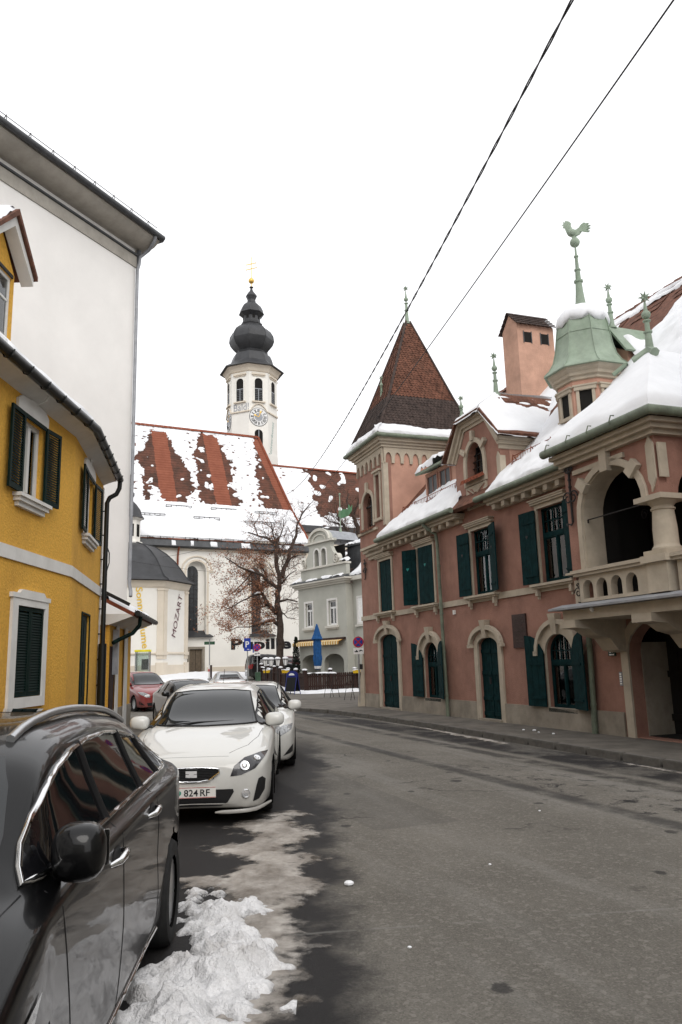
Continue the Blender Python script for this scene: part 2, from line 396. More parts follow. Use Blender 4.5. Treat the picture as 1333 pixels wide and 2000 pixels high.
    # single damp spots: stretched cells
    cmb2 = N('ShaderNodeCombineXYZ'); L(math('MULTIPLY', X, 1.0), cmb2.inputs[0]); L(math('MULTIPLY', Y, 0.8), cmb2.inputs[1])
    vo = N('ShaderNodeTexVoronoi'); vo.voronoi_dimensions = '2D'; vo.inputs['Scale'].default_value = 1.15; vo.inputs['Randomness'].default_value = 1.0; L(cmb2.outputs[0], vo.inputs['Vector'])
    sz = math('ADD', vo.outputs['Distance'], math('MULTIPLY', math('SUBTRACT', noise(7, 4, 0.7), 0.5), 0.16))
    sepc = N('ShaderNodeSeparateColor'); L(vo.outputs['Color'], sepc.inputs[0])
    spot = math('MULTIPLY', math('SUBTRACT', 1.0, smooth(math('SUBTRACT', sz, math('MULTIPLY', sepc.outputs[1], 0.05)), 0.035, 0.065)), smooth(sepc.outputs[0], 0.60, 0.64))
    spot = math('MULTIPLY', math('MULTIPLY', spot, 0.8), math('SUBTRACT', 1.0, smooth(V, -5.6, -5.2)))
    damp = math('MAXIMUM', damp, spot, True)
    colr = mix(math('MULTIPLY', damp, 0.95), base, (0.019,0.018,0.019))
    # crazed cracks and an old trench repair
    wv = N('ShaderNodeVectorMath'); wv.operation = 'ADD'; nv = N('ShaderNodeTexNoise'); nv.inputs['Scale'].default_value = 1.8; nv.inputs['Detail'].default_value = 4; L(geo.outputs['Position'], nv.inputs['Vector']); L(geo.outputs['Position'], wv.inputs[0]); L(nv.outputs['Color'], wv.inputs[1])
    cr = N('ShaderNodeTexVoronoi'); cr.feature = 'DISTANCE_TO_EDGE'; cr.inputs['Scale'].default_value = .42; L(wv.outputs[0], cr.inputs['Vector'])
    crack = math('MULTIPLY', math('SUBTRACT', 1.0, smooth(cr.outputs['Distance'], 0.004, 0.014)), smooth(noise(0.5, 3), 0.52, 0.62))
    colr = mix(math('MULTIPLY', crack, 0.75), colr, (0.035,0.032,0.03))
    rep = math('MULTIPLY', line(-7.6, 0.5, 0.03), math('MULTIPLY', smooth(U, 14.0, 14.05), math('SUBTRACT', 1.0, smooth(U, 21.5, 21.55))))
    colr = mix(math('MULTIPLY', rep, 0.28), colr, (0.07,0.066,0.062))
    # thin pale joint across the carriageway
    jl = math('ABSOLUTE', math('SUBTRACT', math('ADD', math('MULTIPLY', X, -0.12), math('ADD', Y, math('MULTIPLY', wob2, 0.12))), 5.55))
    joint = math('MULTIPLY', math('SUBTRACT', 1.0, smooth(jl, 0.008, 0.025)), smooth(noise(1.3, 4), 0.42, 0.55))
    colr = mix(math('MULTIPLY', joint, 0.4), colr, (0.24,0.235,0.22))
    L(colr, b.inputs['Base Color'])
    rg = N('ShaderNodeMapRange'); L(damp, rg.inputs[0]); rg.inputs[3].default_value = 0.92; rg.inputs[4].default_value = 0.72; L(rg.outputs[0], b.inputs['Roughness'])
    b.inputs['Specular IOR Level'].default_value = 0.2
    bp = N('ShaderNodeBump'); bp.inputs['Strength'].default_value = 0.8; bp.inputs['Distance'].default_value = 0.012; L(noise(75, 5, 0.8), bp.inputs['Height']); L(bp.outputs[0], b.inputs['Normal'])
    MATS['asphalt'] = m
road_material()
mat('pavement', (0.135,0.122,0.105), rough=0.92, var=0.22, scale=1.3, bump=0.4, bscale=50, stain=0.7, stain_col=(0.05,0.047,0.043), stain_scale=0.8)
mat('kerb', (0.12,0.112,0.10), rough=0.9, var=0.2, scale=4, bump=0.3, bscale=30, stain=0.5, stain_col=(0.09,0.085,0.08), stain_scale=2)
mat('dirty_snow', (0.47,0.44,0.405), rough=0.9, var=0.3, scale=2.6, bump=0.9, bscale=22, col2=(0.15,0.13,0.11), stain=0.7, stain_col=(0.10,0.085,0.07), stain_scale=2.2, detail=10, spec=.2)
mat('street_snow', (0.74,0.735,0.74), rough=0.9, var=0.12, scale=6.0, bump=1.0, bscale=70, stain=0.6, stain_col=(0.34,0.31,0.28), stain_scale=2.6, detail=10, spec=.2)

# ---- ground: one sheet out to the horizon, level street, rising square
def ground():
    xs = [-600,-200,-80,-40]+[-30+i for i in range(72)]+[50,80,200,600]; ys = [-60,-20,-5]+[i for i in range(100)]+[110,150,300,800]
    m = MB(); nx = len(xs)
    m.add([(x, y, ground_z(x, y)) for y in ys for x in xs], [(j*nx+i, j*nx+i+1, (j+1)*nx+i+1, (j+1)*nx+i) for j in range(len(ys)-1) for i in range(nx-1)])
    o = m.build('road', 'asphalt', smooth=True, fix=False); tag(o, kind='structure'); return o
ground()

def pavement_right():
    """pavement in front of the pink house, with kerb stones, bending round the far corner"""
    kl = [(26.0,-2.05),(20.0,-2.0),(15.0,-1.9),(10.0,-1.75),(5.5,-1.75),(2.0,-1.95),(-1.5,-2.9),(-4.5,-4.6),(-8.0,-7.6)]   # kerb line (u, v)
    kp = [pinkw(u, v) for u, v in kl]
    inner = [pinkw(26, 1.0), pinkw(0.75, 1.0), pinkw(0.3, 6.0), pinkw(-9.0, 8.0)]
    m = MB(); m.extz([(p.x, p.y) for p in kp+inner[::-1]], -0.3, 0.0)
    o = m.build('pavement', 'pavement', None); tag(o, kind='structure')
    k = MB()                                         # one kerb stone, reused
    k.box(-0.47, 0.47, -0.075, 0.075, -0.2, 0.0)
    me = k.mesh('kerb_stone', 'kerb')
    bm = bmesh.new(); bm.from_mesh(me); bmesh.ops.bevel(bm, geom=[e for e in bm.edges], offset=0.012, segments=2, affect='EDGES'); bm.to_mesh(me); bm.free()
    # walk along the kerb
    pts = []
    for a, b in zip(kp[:-1], kp[1:]):
        n = max(1, int((b-a).length/0.96)); pts += [(a.lerp(b, (i+0.5)/n), atan2(b.y-a.y, b.x-a.x)) for i in range(n)]
    for i, (p, ang) in enumerate(pts):
        s = bpy.data.objects.new('kerb_stone', me); link(s, o)
        s.location = (p.x, p.y, 0.012+0.006*rnd.random()); s.rotation_euler = (0, 0, ang+rnd.uniform(-.01, .01))
pavement_right()

def slush_material(name, src, lo, hi):
    """snow that thins out to nothing along a ragged rim (attribute rim: 0 at the edge, 1 inside)"""
    m = MATS[src].copy(); m.name = name; nt = m.node_tree; N = nt.nodes.new; L = nt.links.new; out = [n for n in nt.nodes if n.type == 'OUTPUT_MATERIAL'][0]; b = [n for n in nt.nodes if n.type == 'BSDF_PRINCIPLED'][0]
    at = N('ShaderNodeAttribute'); at.attribute_name = 'rim'; geo = N('ShaderNodeNewGeometry'); n = N('ShaderNodeTexNoise'); n.inputs['Scale'].default_value = 5.0; n.inputs['Detail'].default_value = 9; n.inputs['Roughness'].default_value = .78; L(geo.outputs['Position'], n.inputs['Vector'])
    a = N('ShaderNodeMath'); a.operation = 'MULTIPLY_ADD'; L(n.outputs['Fac'], a.inputs[0]); a.inputs[1].default_value = 1.3; L(at.outputs['Fac'], a.inputs[2])
    mr = N('ShaderNodeMapRange'); mr.interpolation_type = 'SMOOTHSTEP'; L(a.outputs[0], mr.inputs[0]); mr.inputs[1].default_value = lo; mr.inputs[2].default_value = hi
    tr = N('ShaderNodeBsdfTransparent'); mx = N('ShaderNodeMixShader'); L(mr.outputs[0], mx.inputs[0]); L(tr.outputs[0], mx.inputs[1]); L(b.outputs[0], mx.inputs[2]); L(mx.outputs[0], out.inputs[0]); MATS[name] = m
slush_material('thin_slush', 'dirty_snow', .70, 1.22); slush_material('heap_snow', 'street_snow', .45, .85)

# ================================================================== pink corner house
def pink_house():
    R = empty('pink_house', 'pink rendered old town house with dark green shutters, corner tower and snowy roofs', 'house', PINK_O, PINK_A)
    D = 0.30                                         # wall thickness
    EA = 6.35                                        # eaves height
    zr = lambda v: 6.56+1.06*v                       # main roof plane facing the street
    # ---------------- openings (u0, u1, z0, spring, rise)
    door = [(2.50,4.10,0.0,2.42,0.26), (9.76,10.86,0.0,2.05,0.24)]
    lowin = [(6.20,7.26,0.50,1.78,0.50), (13.08,14.16,0.48,1.78,0.47)]
    gate = (16.05,18.9,0.0,1.75,0.75)
    upwin = [(2.62,3.78,3.52,5.42), (6.02,7.20,3.52,5.42), (9.72,10.84,3.52,5.40), (13.16,14.30,3.52,5.40)]
    twin = (1.16,2.22,6.92,7.82,0.50); slit = (2.56,2.98,7.12,8.82)
    gwin = (9.72,10.72,6.90,7.35,0.66); logg = (15.95,18.1,3.0,5.7)
    gable = [(9.00,7.74),(9.64,8.62),(10.96,8.62),(11.60,7.74)]
    outer = [(0.70,0),(22.5,0),(22.5,EA+.2),(11.60,EA+.2)]+gable[::-1]+[(9.00,EA+.2),(3.40,EA+.2),(3.40,9.75),(0.70,9.75)]
    holes = [arch(*d) for d in door]+[arch(*w) for w in lowin]+[arch(*gate)]+[rect(*w) for w in upwin]+[arch(*twin), rect(*slit), arch(*gwin), rect(logg[0], logg[1], logg[2], logg[3])]
    # doors reach the ground: cut them a hair above the wall foot so every hole stays inside the outline
    holes = [[(u, max(z, 0.02)) for u, z in h] for h in holes]
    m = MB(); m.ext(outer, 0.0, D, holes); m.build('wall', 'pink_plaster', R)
    # inner dark rooms behind the openings, side and back walls
    m = MB(); m.box(0.95, 22.3, 1.2, 1.3, 0.02, 6.3); m.box(0.95, 3.1, 1.2, 1.3, 6.3, 9.4); m.box(8.8, 11.4, 1.0, 1.1, 6.3, 8.2)
    m.box(0.95, 22.3, 0.31, 1.2, 3.0, 3.1); m.box(0.95, 22.3, .31, 1.2, 0.01, 0.03)
    m.build('room', 'dark_interior', R)
    m = MB(); m.box(0.70, 0.99, D+.002, 7.5, 0, 9.74); m.box(0.99, 22.5, 7.2, 7.5, 0, 6.5); m.box(22.2, 22.5, D+.002, 7.2, 0, 6.5)
    m.box(3.1, 3.40, D+.002, 3.8, 6.0, 9.75); m.box(.99, 3.1, 3.5, 3.8, 6.0, 9.74)
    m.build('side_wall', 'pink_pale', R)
    # ---------------- plinth, belt, corner batter
    m = MB()
    for a, b in ((0.62,2.27),(4.30,9.58),(11.04,15.75)): m.box(a, b, -0.05, -0.002, 0.0, 0.50)
    m.build('plinth', 'plinth_render', R)
    m = MB(); m.add([(0.30,-.07,0),(0.62,-.3,0),(0.78,-.07,0),(0.62,.3,0),(0.62,-.02,2.1),(0.70,-.04,2.1),(0.72,-.02,2.1),(0.70,.1,2.1)],
                    [(0,1,5,4),(1,2,6,5),(2,3,7,6),(3,0,4,7),(4,5,6,7)]); m.build('corner_buttress', 'cream_stone', R, smooth=40)
    m = MB(); m.box(0.66, 15.6, -0.045, -0.002, 3.30, 3.47); m.build('belt_course', 'cream_stone', R)
    # ---------------- doors
    for (a, b, z0, zs, rise) in door:
        m = MB(); ho = head(a, b, zs, rise, ext=0.20); hi = head(a, b, zs, rise)
        m.band([(a-.2, 0.0), (a-.2, zs-.02)]+ho+[(b+.2, zs-.02), (b+.2, 0.0)], [(a, 0.0), (a, zs-.02)]+hi+[(b, zs-.02), (b, 0.0)], -0.06, -.001)
        d = m.build('door', 'cream_stone', R)
        c = (a+b)/2
        m = MB(); h1 = head(a-.2, b+.2, zs, rise+.18, ext=0.16); h0 = head(a-.2, b+.2, zs, rise+.18, ext=0.04); m.band(h1, h0, -0.17, -.062)
        m.box(a-.40, a-.2, -.17, -.062, zs-.04, zs+.05); m.box(b+.2, b+.40, -.17, -.062, zs-.04, zs+.05)
        m.build('hood_mould', 'cream_stone', d)
        m = MB(); m.add([(c-.15,-.2,zs+rise+.48),(c+.15,-.2,zs+rise+.48),(c+.08,-.14,zs+rise-.02),(c-.08,-.14,zs+rise-.02),(c-.15,-.001,zs+rise+.48),(c+.15,-.001,zs+rise+.48),(c+.08,-.001,zs+rise-.02),(c-.08,-.001,zs+rise-.02)],
              [(0,1,2,3),(4,7,6,5),(0,4,5,1),(1,5,6,2),(2,6,7,3),(3,7,4,0)]); m.build('keystone', 'cream_stone', d)
        for s in (0, 1):
            m = MB(); u0, u1 = (a, c-.012) if s == 0 else (c+.012, b); n = 4
            for k in range(n):
                p, q = u0+(u1-u0)*k/n+.006, u0+(u1-u0)*(k+1)/n-.006
                zt = lambda u: zs+rise*sqrt(max(0, 1-((u-c)/((b-a)/2))**2))
                m.ext([(p,.03),(q,.03),(q,zt(q)-.004),(p,zt(p)-.004)], 0.07, 0.12)
            for zz in (0.14, 0.55, 1.25, 1.85): m.box(u0+.02, u1-.02, 0.045, 0.068, zz, zz+.10)
            lf = m.build('door_leaf', 'green_paint', d)
            if s == 0: m = MB(); m.box(c-.06, c-.03, .0, .045, 1.0, 1.18); m.build('handle', 'iron', lf)
        m = MB(); m.box(a-.05, b+.05, -.12, .12, 0.0, 0.055); m.build('doorstep', 'plinth_render', d)
    # ---------------- windows
    def hearts(m, cu, cz, y, s=0.05):
        m.ext([(cu,cz-s*1.3),(cu+s,cz),(cu+s*.55,cz+s*.6),(cu,cz+s*.25),(cu-s*.55,cz+s*.6),(cu-s,cz)], y-.004, y)
    def shutter(par, hx, w, z0, ztop, side, ang=0.0, arched=None, name='shutter', y=-0.02):
        """board shutter hinged at hx, opening outwards; ang 0 = flat on the wall beside the window, pi = closed over it"""
        m = MB(); n = 3
        for k in range(n):
            p, q = w*k/n+.004, w*(k+1)/n-.004
            if arched is None: zt = [ztop, ztop]
            else: zt = [arched(p), arched(q)]
            m.ext([(p, z0), (q, z0), (q, zt[1]), (p, zt[0])], 0, .03)
        for zz in (z0+.18, ztop-.32 if arched is None else ztop-.75): m.box(.0, w*.8, -.022, -.002, zz, zz+.05)
        k0 = len(m.v)
        Mx = Matrix.Translation((hx, y, 0)) @ Matrix.Rotation(-ang if side > 0 else ang, 4, 'Z') @ Matrix.Scale(side, 4, (1,0,0)) @ Matrix.Translation((0,-.03,0))
        m.xf(Mx); s = m.build(name, 'green_paint', par)
        return s, Mx
    def casement(par, a, b, z0, z1, y, top=None, bars=4, trans=None):
        """two-leaf timber window with a barred fan light, glass and curtains"""
        c = (a+b)/2; zt = trans; fr = MB(); w = .055
        if top is None:
            fr.band(rect(a, b, z0, z1), rect(a+w, b-w, z0+w, z1-w), y, y+.09, closed=True)
            out = None
        else:
            zs, rise = top; o_ = arch(a, b, z0, zs, rise); i_ = [(a+w, z0+w), (b-w, z0+w)]+[(c+(b-a-2*w)/2*cos(pi*k/14), zs+(rise-w)*sin(pi*k/14)) for k in range(15)]
            fr.band(o_, i_, y, y+.09, closed=True)
        fr.box(a+w, b-w, y-.02, y+.07, zt, zt+.13); fr.box(c-.03, c+.03, y-.01, y+.07, z0+w, zt)
        for s in (0, 1):
            p, q = (a+w, c-.03) if s == 0 else (c+.03, b-w); fr.band(rect(p, q, z0+w, zt), rect(p+.03, q-.03, z0+w+.035, zt-.03), y+.01, y+.06, closed=True)
        f = fr.build('casement_frame', 'green_paint', par)
        # glass
        for s in (0, 1):
            p, q = (a+w+.03, c-.06) if s == 0 else (c+.06, b-w-.03)
            MB().box(p, q, y+.03, y+.036, z0+w+.035, zt-.03).build('pane', 'window_glass', par)
        ztop = z1-w if top is None else top[0]+top[1]-w
        g = MB()
        if top is None: g.box(a+w, b-w, y+.03, y+.036, zt+.13, z1-w)
        else: g.ext([(a+w, zt+.13), (b-w, zt+.13)]+[(c+(b-a-2*w)/2*cos(pi*k/14), top[0]+(top[1]-w)*sin(pi*k/14)) for k in range(15)], y+.03, y+.036)
        g.build('pane', 'window_glass', par)
        # bars in the fan light
        g = MB()
        for k in range(1, bars+1):
            u = a+w+(b-a-2*w)*k/(bars+1)
            zz = ztop if top is None else top[0]+(top[1]-w)*sqrt(max(0.0, 1-((u-c)/((b-a-2*w)/2))**2))
            g.box(u-.011, u+.011, y-.012, y+.018, zt+.12, zz)
        zm = zt+.13+(ztop-zt-.13)*(.5 if top is None else .38); g.box(a+w, b-w, y-.011, y+.017, zm-.012, zm+.012)
        g.build('glazing_bar', 'green_paint', par)
        # curtains inside
        g = MB()
        for p, q in ((a+.06, c-.03), (c+.10, b-.06)):
            n = 10; vs = []
            for k in range(n+1):
                u = p+(q-p)*k/n; yy = y+.058+.014*sin(k*2.4); vs += [(u, yy, z0+.1), (u, yy, ztop-.03 if top is None else zt+.12+.5*(ztop-zt))]
            g.add(vs, [(2*k, 2*k+2, 2*k+3, 2*k+1) for k in range(n)])
        g.build('curtain', 'curtain', par)
    # lower arched windows
    for wi, (a, b, z0, zs, rise) in enumerate(lowin):
        c = (a+b)/2; hi = head(a, b, zs, rise); ho = head(a, b, zs, rise, ext=.24)
        m = MB(); m.band([(a-.0, zs-.05)]+ho[0:0]+hi[0:0]+[(a-.24, zs-.05)][0:0]+ho, hi+[][0:0], -.06, -.001) if False else m.band(ho, hi, -.06, -.001)
        m.box(a-.07, a, -.03, -.001, z0, zs); m.box(b, b+.07, -.03, -.001, z0, zs)
        W = m.build('window', 'cream_stone', R)
        m = MB(); m.band(head(a-.24, b+.24, zs, rise+.24, ext=.11), head(a-.24, b+.24, zs, rise+.24), -.15, -.001)
        m.box(a-.39, a-.24, -.15, -.001, zs-.05, zs+.06); m.box(b+.24, b+.39, -.15, -.001, zs-.05, zs+.06); m.build('hood_mould', 'cream_stone', W)
        zz = zs+rise
        m = MB(); m.add([(c-.15,-.19,zz+.48),(c+.15,-.19,zz+.48),(c+.075,-.13,zz-.02),(c-.075,-.13,zz-.02),(c-.15,-.001,zz+.48),(c+.15,-.001,zz+.48),(c+.075,-.001,zz-.02),(c-.075,-.001,zz-.02)],
              [(0,1,2,3),(4,7,6,5),(0,4,5,1),(1,5,6,2),(2,6,7,3),(3,7,4,0)]); m.build('keystone', 'cream_stone', W)
        casement(W, a, b, z0, zs+rise, .10, top=(zs, rise), trans=1.50, bars=4)
        m = MB(); m.box(a-.03, b+.03, -.05, .1, z0-.09, z0-.002); m.build('sill', 'green_paint', W)
        hw = (b-a)/2
        for sd in (-1, 1):
            hx = a-.03 if sd < 0 else b+.03
            shutter(W, hx, .72, z0+.02, zs+rise, sd, ang=.06 if sd < 0 else .28, arched=lambda t: zs+rise*sqrt(max(0.0, 1-((hw-t*hw/.72-0.0)/hw)**2)) , y=-.075)
    # upper windows
    for wi, (a, b, z0, z1) in enumerate(upwin):
        m = MB(); m.band([(a-.1, z0), (a-.1, z1+.1), (b+.1, z1+.1), (b+.1, z0)], [(a, z0), (a, z1), (b, z1), (b, z0)], -.045, -.001)
        W = m.build('window', 'cream_stone', R)
        m = MB(); m.box(a-.18, b+.18, -.12, -.001, z1+.102, z1+.15); m.box(a-.15, b+.15, -.16, -.001, z1+.152, z1+.20); m.box(a-.2, b+.2, -.19, -.001, z1+.202, z1+.23); m.build('lintel_mould', 'cream_stone', W)
        m = MB(); m.box(a-.30, b+.30, -.22, -.001, z0-.09, z0-.03); m.box(a-.26, b+.26, -.17, -.001, z0-.14, z0-.092); m.build('sill', 'cream_stone', W)
        for u in (a-.12, b+.12):
            m = MB(); m.box(u-.05, u+.05, -.15, -.047, z0-.32, z0-.142); m.box(u-.03, u+.03, -.10, -.047, z0-.40, z0-.322); m.build('bracket', 'cream_stone', W)
        if wi >= 2: casement(W, a, b, z0, z1, .10, trans=z0+1.12)
        else:
            m = MB(); m.box(a, b, .12, .14, z0, z1); m.build('casement_frame', 'dark_interior', W)
        w = (b-a)/2
        if wi == 0:
            for sd in (-1, 1): shutter(W, a+.01 if sd < 0 else b-.01, w-.02, z0+.03, z1-.02, sd, ang=pi, y=.015)
        elif wi == 1:
            s, Mx = shutter(W, a-.02, w+.0, z0+.02, z1, -1, ang=.5, y=-.06)
            m = MB(); hearts(m, .34, z0+1.25, -.024, .06); m.xf(Mx); m.build('heart_cutout', 'green_inlay', W)
            s, Mx = shutter(W, b+.0, w+.36, z0+.02, z1, 1, ang=pi-.06, y=-.06)
            m = MB(); hearts(m, .5, z0+1.3, .034, .06); m.xf(Mx); m.build('heart_cutout', 'green_inlay', W)
        else:
            for sd in (-1, 1):
                s, Mx = shutter(W, a-.03 if sd < 0 else b+.03, w+.09, z0, z1-.02, sd, ang=.06 if sd < 0 else .30, y=-.08)
                m = MB(); hearts(m, .33, z0+1.22, -.024, .05); m.xf(Mx); m.build('heart_cutout', 'iron', W)
    # ---------------- tower windows
    a, b, z0, zs, rise = twin; c = (a+b)/2
    m = MB(); m.band([(a-.14, z0), (a-.14, zs)]+head(a, b, zs, rise, ext=.14)[1:-1]+[(b+.14, zs), (b+.14, z0)], [(a, z0), (a, zs)]+head(a, b, zs, rise)[1:-1]+[(b, zs), (b, z0)], -.05, -.001)
    m.box(c-.09, c+.09, -.1, -.001, zs+rise+.02, zs+rise+.42); m.box(a-.26, a-.1, -.09, -.001, zs, zs+.2)
    T = m.build('tower_window', 'cream_stone', R)
    m = MB(); m.ext(arch(a+.02, b-.02, z0+.01, zs, rise-.02), .16, .18); m.build('pane', 'window_glass', T)
    m = MB(); m.box(c-.025, c+.025, .13, .158, z0, zs+rise-.02); m.box(a, b, .13, .158, zs-.03, zs+.03); m.build('glazing_bar', 'iron', T)
    m = MB()
    for k in range(7): u = a-.1+(b-a+.2)*k/7; m.add([(u,-.16,z0-.16),(u+.17,-.16,z0-.16),(u+.085,-.16,z0-.07),(u,.12,z0-.01),(u+.17,.12,z0-.01),(u+.085,.12,z0+.06)], [(0,1,2),(0,3,4,1),(1,4,5,2),(2,5,3,0),(3,5,4)])
    m.build('tiled_sill', 'tile_brown', T)
    a, b, z0, z1 = slit
    m = MB(); m.band(rect(a-.1, b+.1, z0-.02, z1+.1), rect(a, b, z0, z1), -.05, -.001, closed=True); m.box(a-.16, b+.16, -.12, -.001, z1+.102, z1+.18); m.box(a-.14, b+.14, -.1, -.001, z0-.13, z0-.022)
    T = m.build('slit_window', 'cream_stone', R); m = MB(); m.box(a, b, .16, .18, z0, z1); m.build('pane', 'window_glass', T)
    # pilaster strip on the tower corner + ledge
    m = MB(); m.box(3.405, 3.44, .0, .16, 6.7, 9.15); m.box(3.24, 3.44, -.035, -.001, 6.75, 9.15); m.add([(3.24,-.035,9.15),(3.44,-.035,9.15),(3.34,-.02,9.32),(3.24,-.001,9.15),(3.44,-.001,9.15),(3.34,-.001,9.32)], [(0,1,2),(3,5,4),(0,2,5,3),(1,4,5,2)]); m.build('pilaster', 'cream_stone', R)
    m = MB(); m.box(.66, 2.62, -.09, -.001, 6.70, 6.80); m.build('string_course', 'cream_stone', R)
    # arcaded frieze round the tower head: pointed arches hanging from the cornice
    def frieze(n, L0, L1, face, y):
        m = MB(); w = (L1-L0)/n
        for k in range(n):
            a0 = L0+k*w; pts_o = [(a0, 9.76), (a0, 9.16), (a0+.16*w, 9.16)]
            arc = [(a0+w*.5-w*.34*cos(pi*t/8), 9.22+.34*sin(pi*t/8)**.8) for t in range(9)]
            m.ext([(a0, 9.76), (a0, 9.14), (a0+.15*w, 9.14)]+arc+[(a0+.85*w, 9.14), (a0+w, 9.14), (a0+w, 9.76)], y, y+.07)
        if face == 'side': m.xf(Matrix(((0,1,0,0),(1,0,0,0),(0,0,1,0),(0,0,0,1))))
        return m.build('arcade_frieze', 'cream_stone', R)
    frieze(6, 0.70, 3.40, 'front', -.072); frieze(10, 0.0, 3.8, 'side', 3.402)
    # cornice rings, gutter
    for i, (o_, z0, z1) in enumerate(((.12,9.76,9.86),(.20,9.862,9.95),(.30,9.952,10.05),(.36,10.052,10.10))):
        MB().box(.70-o_, 3.40+o_, -o_, 3.8+o_, z0, z1).build('cornice', 'cream_stone', R)
    m = MB(); g = .42; m.tube([(.70-g,-g,10.14),(3.4+g,-g,10.14),(3.4+g,3.8+g,10.14),(.70-g,3.8+g,10.14)], .085, 8, closed=True); m.build('gutter', 'copper_dull', R, smooth=50)
    # ---------------- tower spire: lower dark flare, brown tiled pyramid
    C = Vector((2.05,1.92,0)); 
    lev = [(10.16,1.80,2.34),(10.62,1.52,2.06),(11.3,1.28,1.76),(12.1,1.05,1.42),(15.75,.09,.09)]
    m = MB(); vs = []
    for z, hu, hv in lev: vs += [(C.x-hu,C.y-hv,z),(C.x+hu,C.y-hv,z),(C.x+hu,C.y+hv,z),(C.x-hu,C.y+hv,z)]
    m.add(vs, [(4*k+i, 4*k+(i+1)%4, 4*k+4+(i+1)%4, 4*k+4+i) for k in range(len(lev)-1) for i in range(4)]+[(3,2,1,0),(16,17,18,19)])
    sp = m.build('tower_roof', 'tile_dark', R)
    def tiles(name, mname, z0, z1, row):
        t = MB()
        def half(z):
            for (za,ha,va),(zb,hb,vb) in zip(lev[:-1], lev[1:]):
                if za <= z <= zb: f = (z-za)/(zb-za); return ha+(hb-ha)*f, va+(vb-va)*f
            return lev[-1][1:]
        z = z0; r = 0
        while z < z1:
            zb = min(z+row*1.15, 15.7); h0, v0 = half(z); h1, v1 = half(zb)
            for sd in range(4):
                n = max(1, int(round(2*(h0 if sd % 2 == 0 else v0)/.155)))
                for k in range(n):
                    off = .5 if r % 2 else 0; f0, f1 = (k+off)/n*2-1, (k+1+off)/n*2-1
                    if f1 > 1.001: f1 = 1.0
                    if f0 < -1: f0 = -1
                    fm = (f0+f1)/2; j = rnd.uniform(.012,.03)
                    def P(f, h, g, zz, out):
                        q = [(f*h, -g-out),(h+out, f*g),(-f*h, g+out),(-h-out, -f*g)][sd]; return (C.x+q[0], C.y+q[1], zz)
                    a_, b_ = P(f0*.97+fm*.03,h0,v0,z+.03,j), P(f1*.97+fm*.03,h0,v0,z+.03,j); e_ = P(fm,h0,v0,z-.015,j+.004)
                    t.add([a_, e_, b_, P(f1,h1,v1,zb,.004), P(f0,h1,v1,zb,.004)], [(0,1,2,3,4)])
            z += row; r += 1
        o = t.build(name, mname, sp); o['kind'] = 'stuff'
    tiles('roof_tiles', 'tile_dark', 10.62, 12.0, .115); tiles('roof_tiles', 'tile_brown', 12.02, 15.5, .105)
    m = MB()
    for i in range(4):
        pts = [Vector(vs[4*k+i]) for k in range(1, len(lev))]; m.tube(pts, [.07,.065,.06,.05], 6)
    m.build('hip_tiles', 'tile_dark', sp, smooth=60)
    # snow apron on the tower eaves
    for (P, U, V) in (((.70-.38,-.38,10.18),(3.46,0,0),(0,.26,.42)), ((3.4+.38,-.38,10.18),(0,4.5,0),(-.26,0,.42))):
        snow_sheet('snow', P, U, V, 40, 8, .16, sp, edge=.10, seed=rnd.random()*50)
    # ---------------- finials
    def finial(u, v, z, h, star=True, s=1.0):
        m = MB(); m.lathe([(.16*s,0),(.15*s,.05),(.10*s,.08),(.07*s,h*.33),(.10*s,h*.345),(.10*s,h*.37),(.06*s,h*.38),(.055*s,h*.52),(.09*s,h*.53),(.09*s,h*.55),(.04*s,h*.56)], 10, (u,v,z))
        m.ball((u,v,z+h*.64), .105*s, 12); m.lathe([(.05*s,h*.70),(.02*s,h*.86)], 8, (u,v,z))
        f = m.build('finial', 'copper_green', R, smooth=40)
        if star:
            m = MB(); cz = z+h*.93; r0 = .055*s; r1 = .15*s
            m.ball((u,v,cz), r0*1.2, 8)
            for k in range(14):
                th = acos_(1-2*(k+.5)/14); ph = k*2.39996; d = Vector((sin(th)*cos(ph), sin(th)*sin(ph), cos(th)))
                m.tube([Vector((u,v,cz))+d*r0*.6, Vector((u,v,cz))+d*r1], [.035*s,.004], 5)
            m.build('star', 'copper_green', f)
        return f
    acos_ = math.acos
    finial(2.05, 1.92, 15.66, 1.75, s=.9); finial(2.05, .62, 12.15, 1.05, s=.7)
    # ---------------- main roof
    ridge_v, ridge_z = 5.8, zr(5.8)
    m = MB()
    m.slab([(3.40,-.45,zr(-.45)),(22.5,-.45,zr(-.45)),(22.5,ridge_v,ridge_z),(2.2,ridge_v,ridge_z)], -.12)
    m.slab([(22.5,ridge_v,ridge_z),(22.5,11.5,6.6),(0.7,11.5,6.6),(2.2,ridge_v,ridge_z)], -.12)
    m.slab([(3.40,3.4,zr(3.4)),(2.2,ridge_v,ridge_z),(0.7,11.5,6.6),(0.7,3.8,6.6)], -.1)
    rf = m.build('roof', 'tile_brown', R)
    m = MB(); 
    for k in range(46): u = 2.2+k*.44; m.add([(u,5.62,ridge_z-.1),(u+.46,5.62,ridge_z-.1),(u+.46,5.8,ridge_z+.10),(u,5.8,ridge_z+.13),(u,5.98,ridge_z-.1),(u+.46,5.98,ridge_z-.1)], [(0,1,2,3),(3,2,5,4)])
    m.build('ridge_tiles', 'tile_brown', rf)
    # tiles showing near the ridge on the right (rows)
    m = MB()
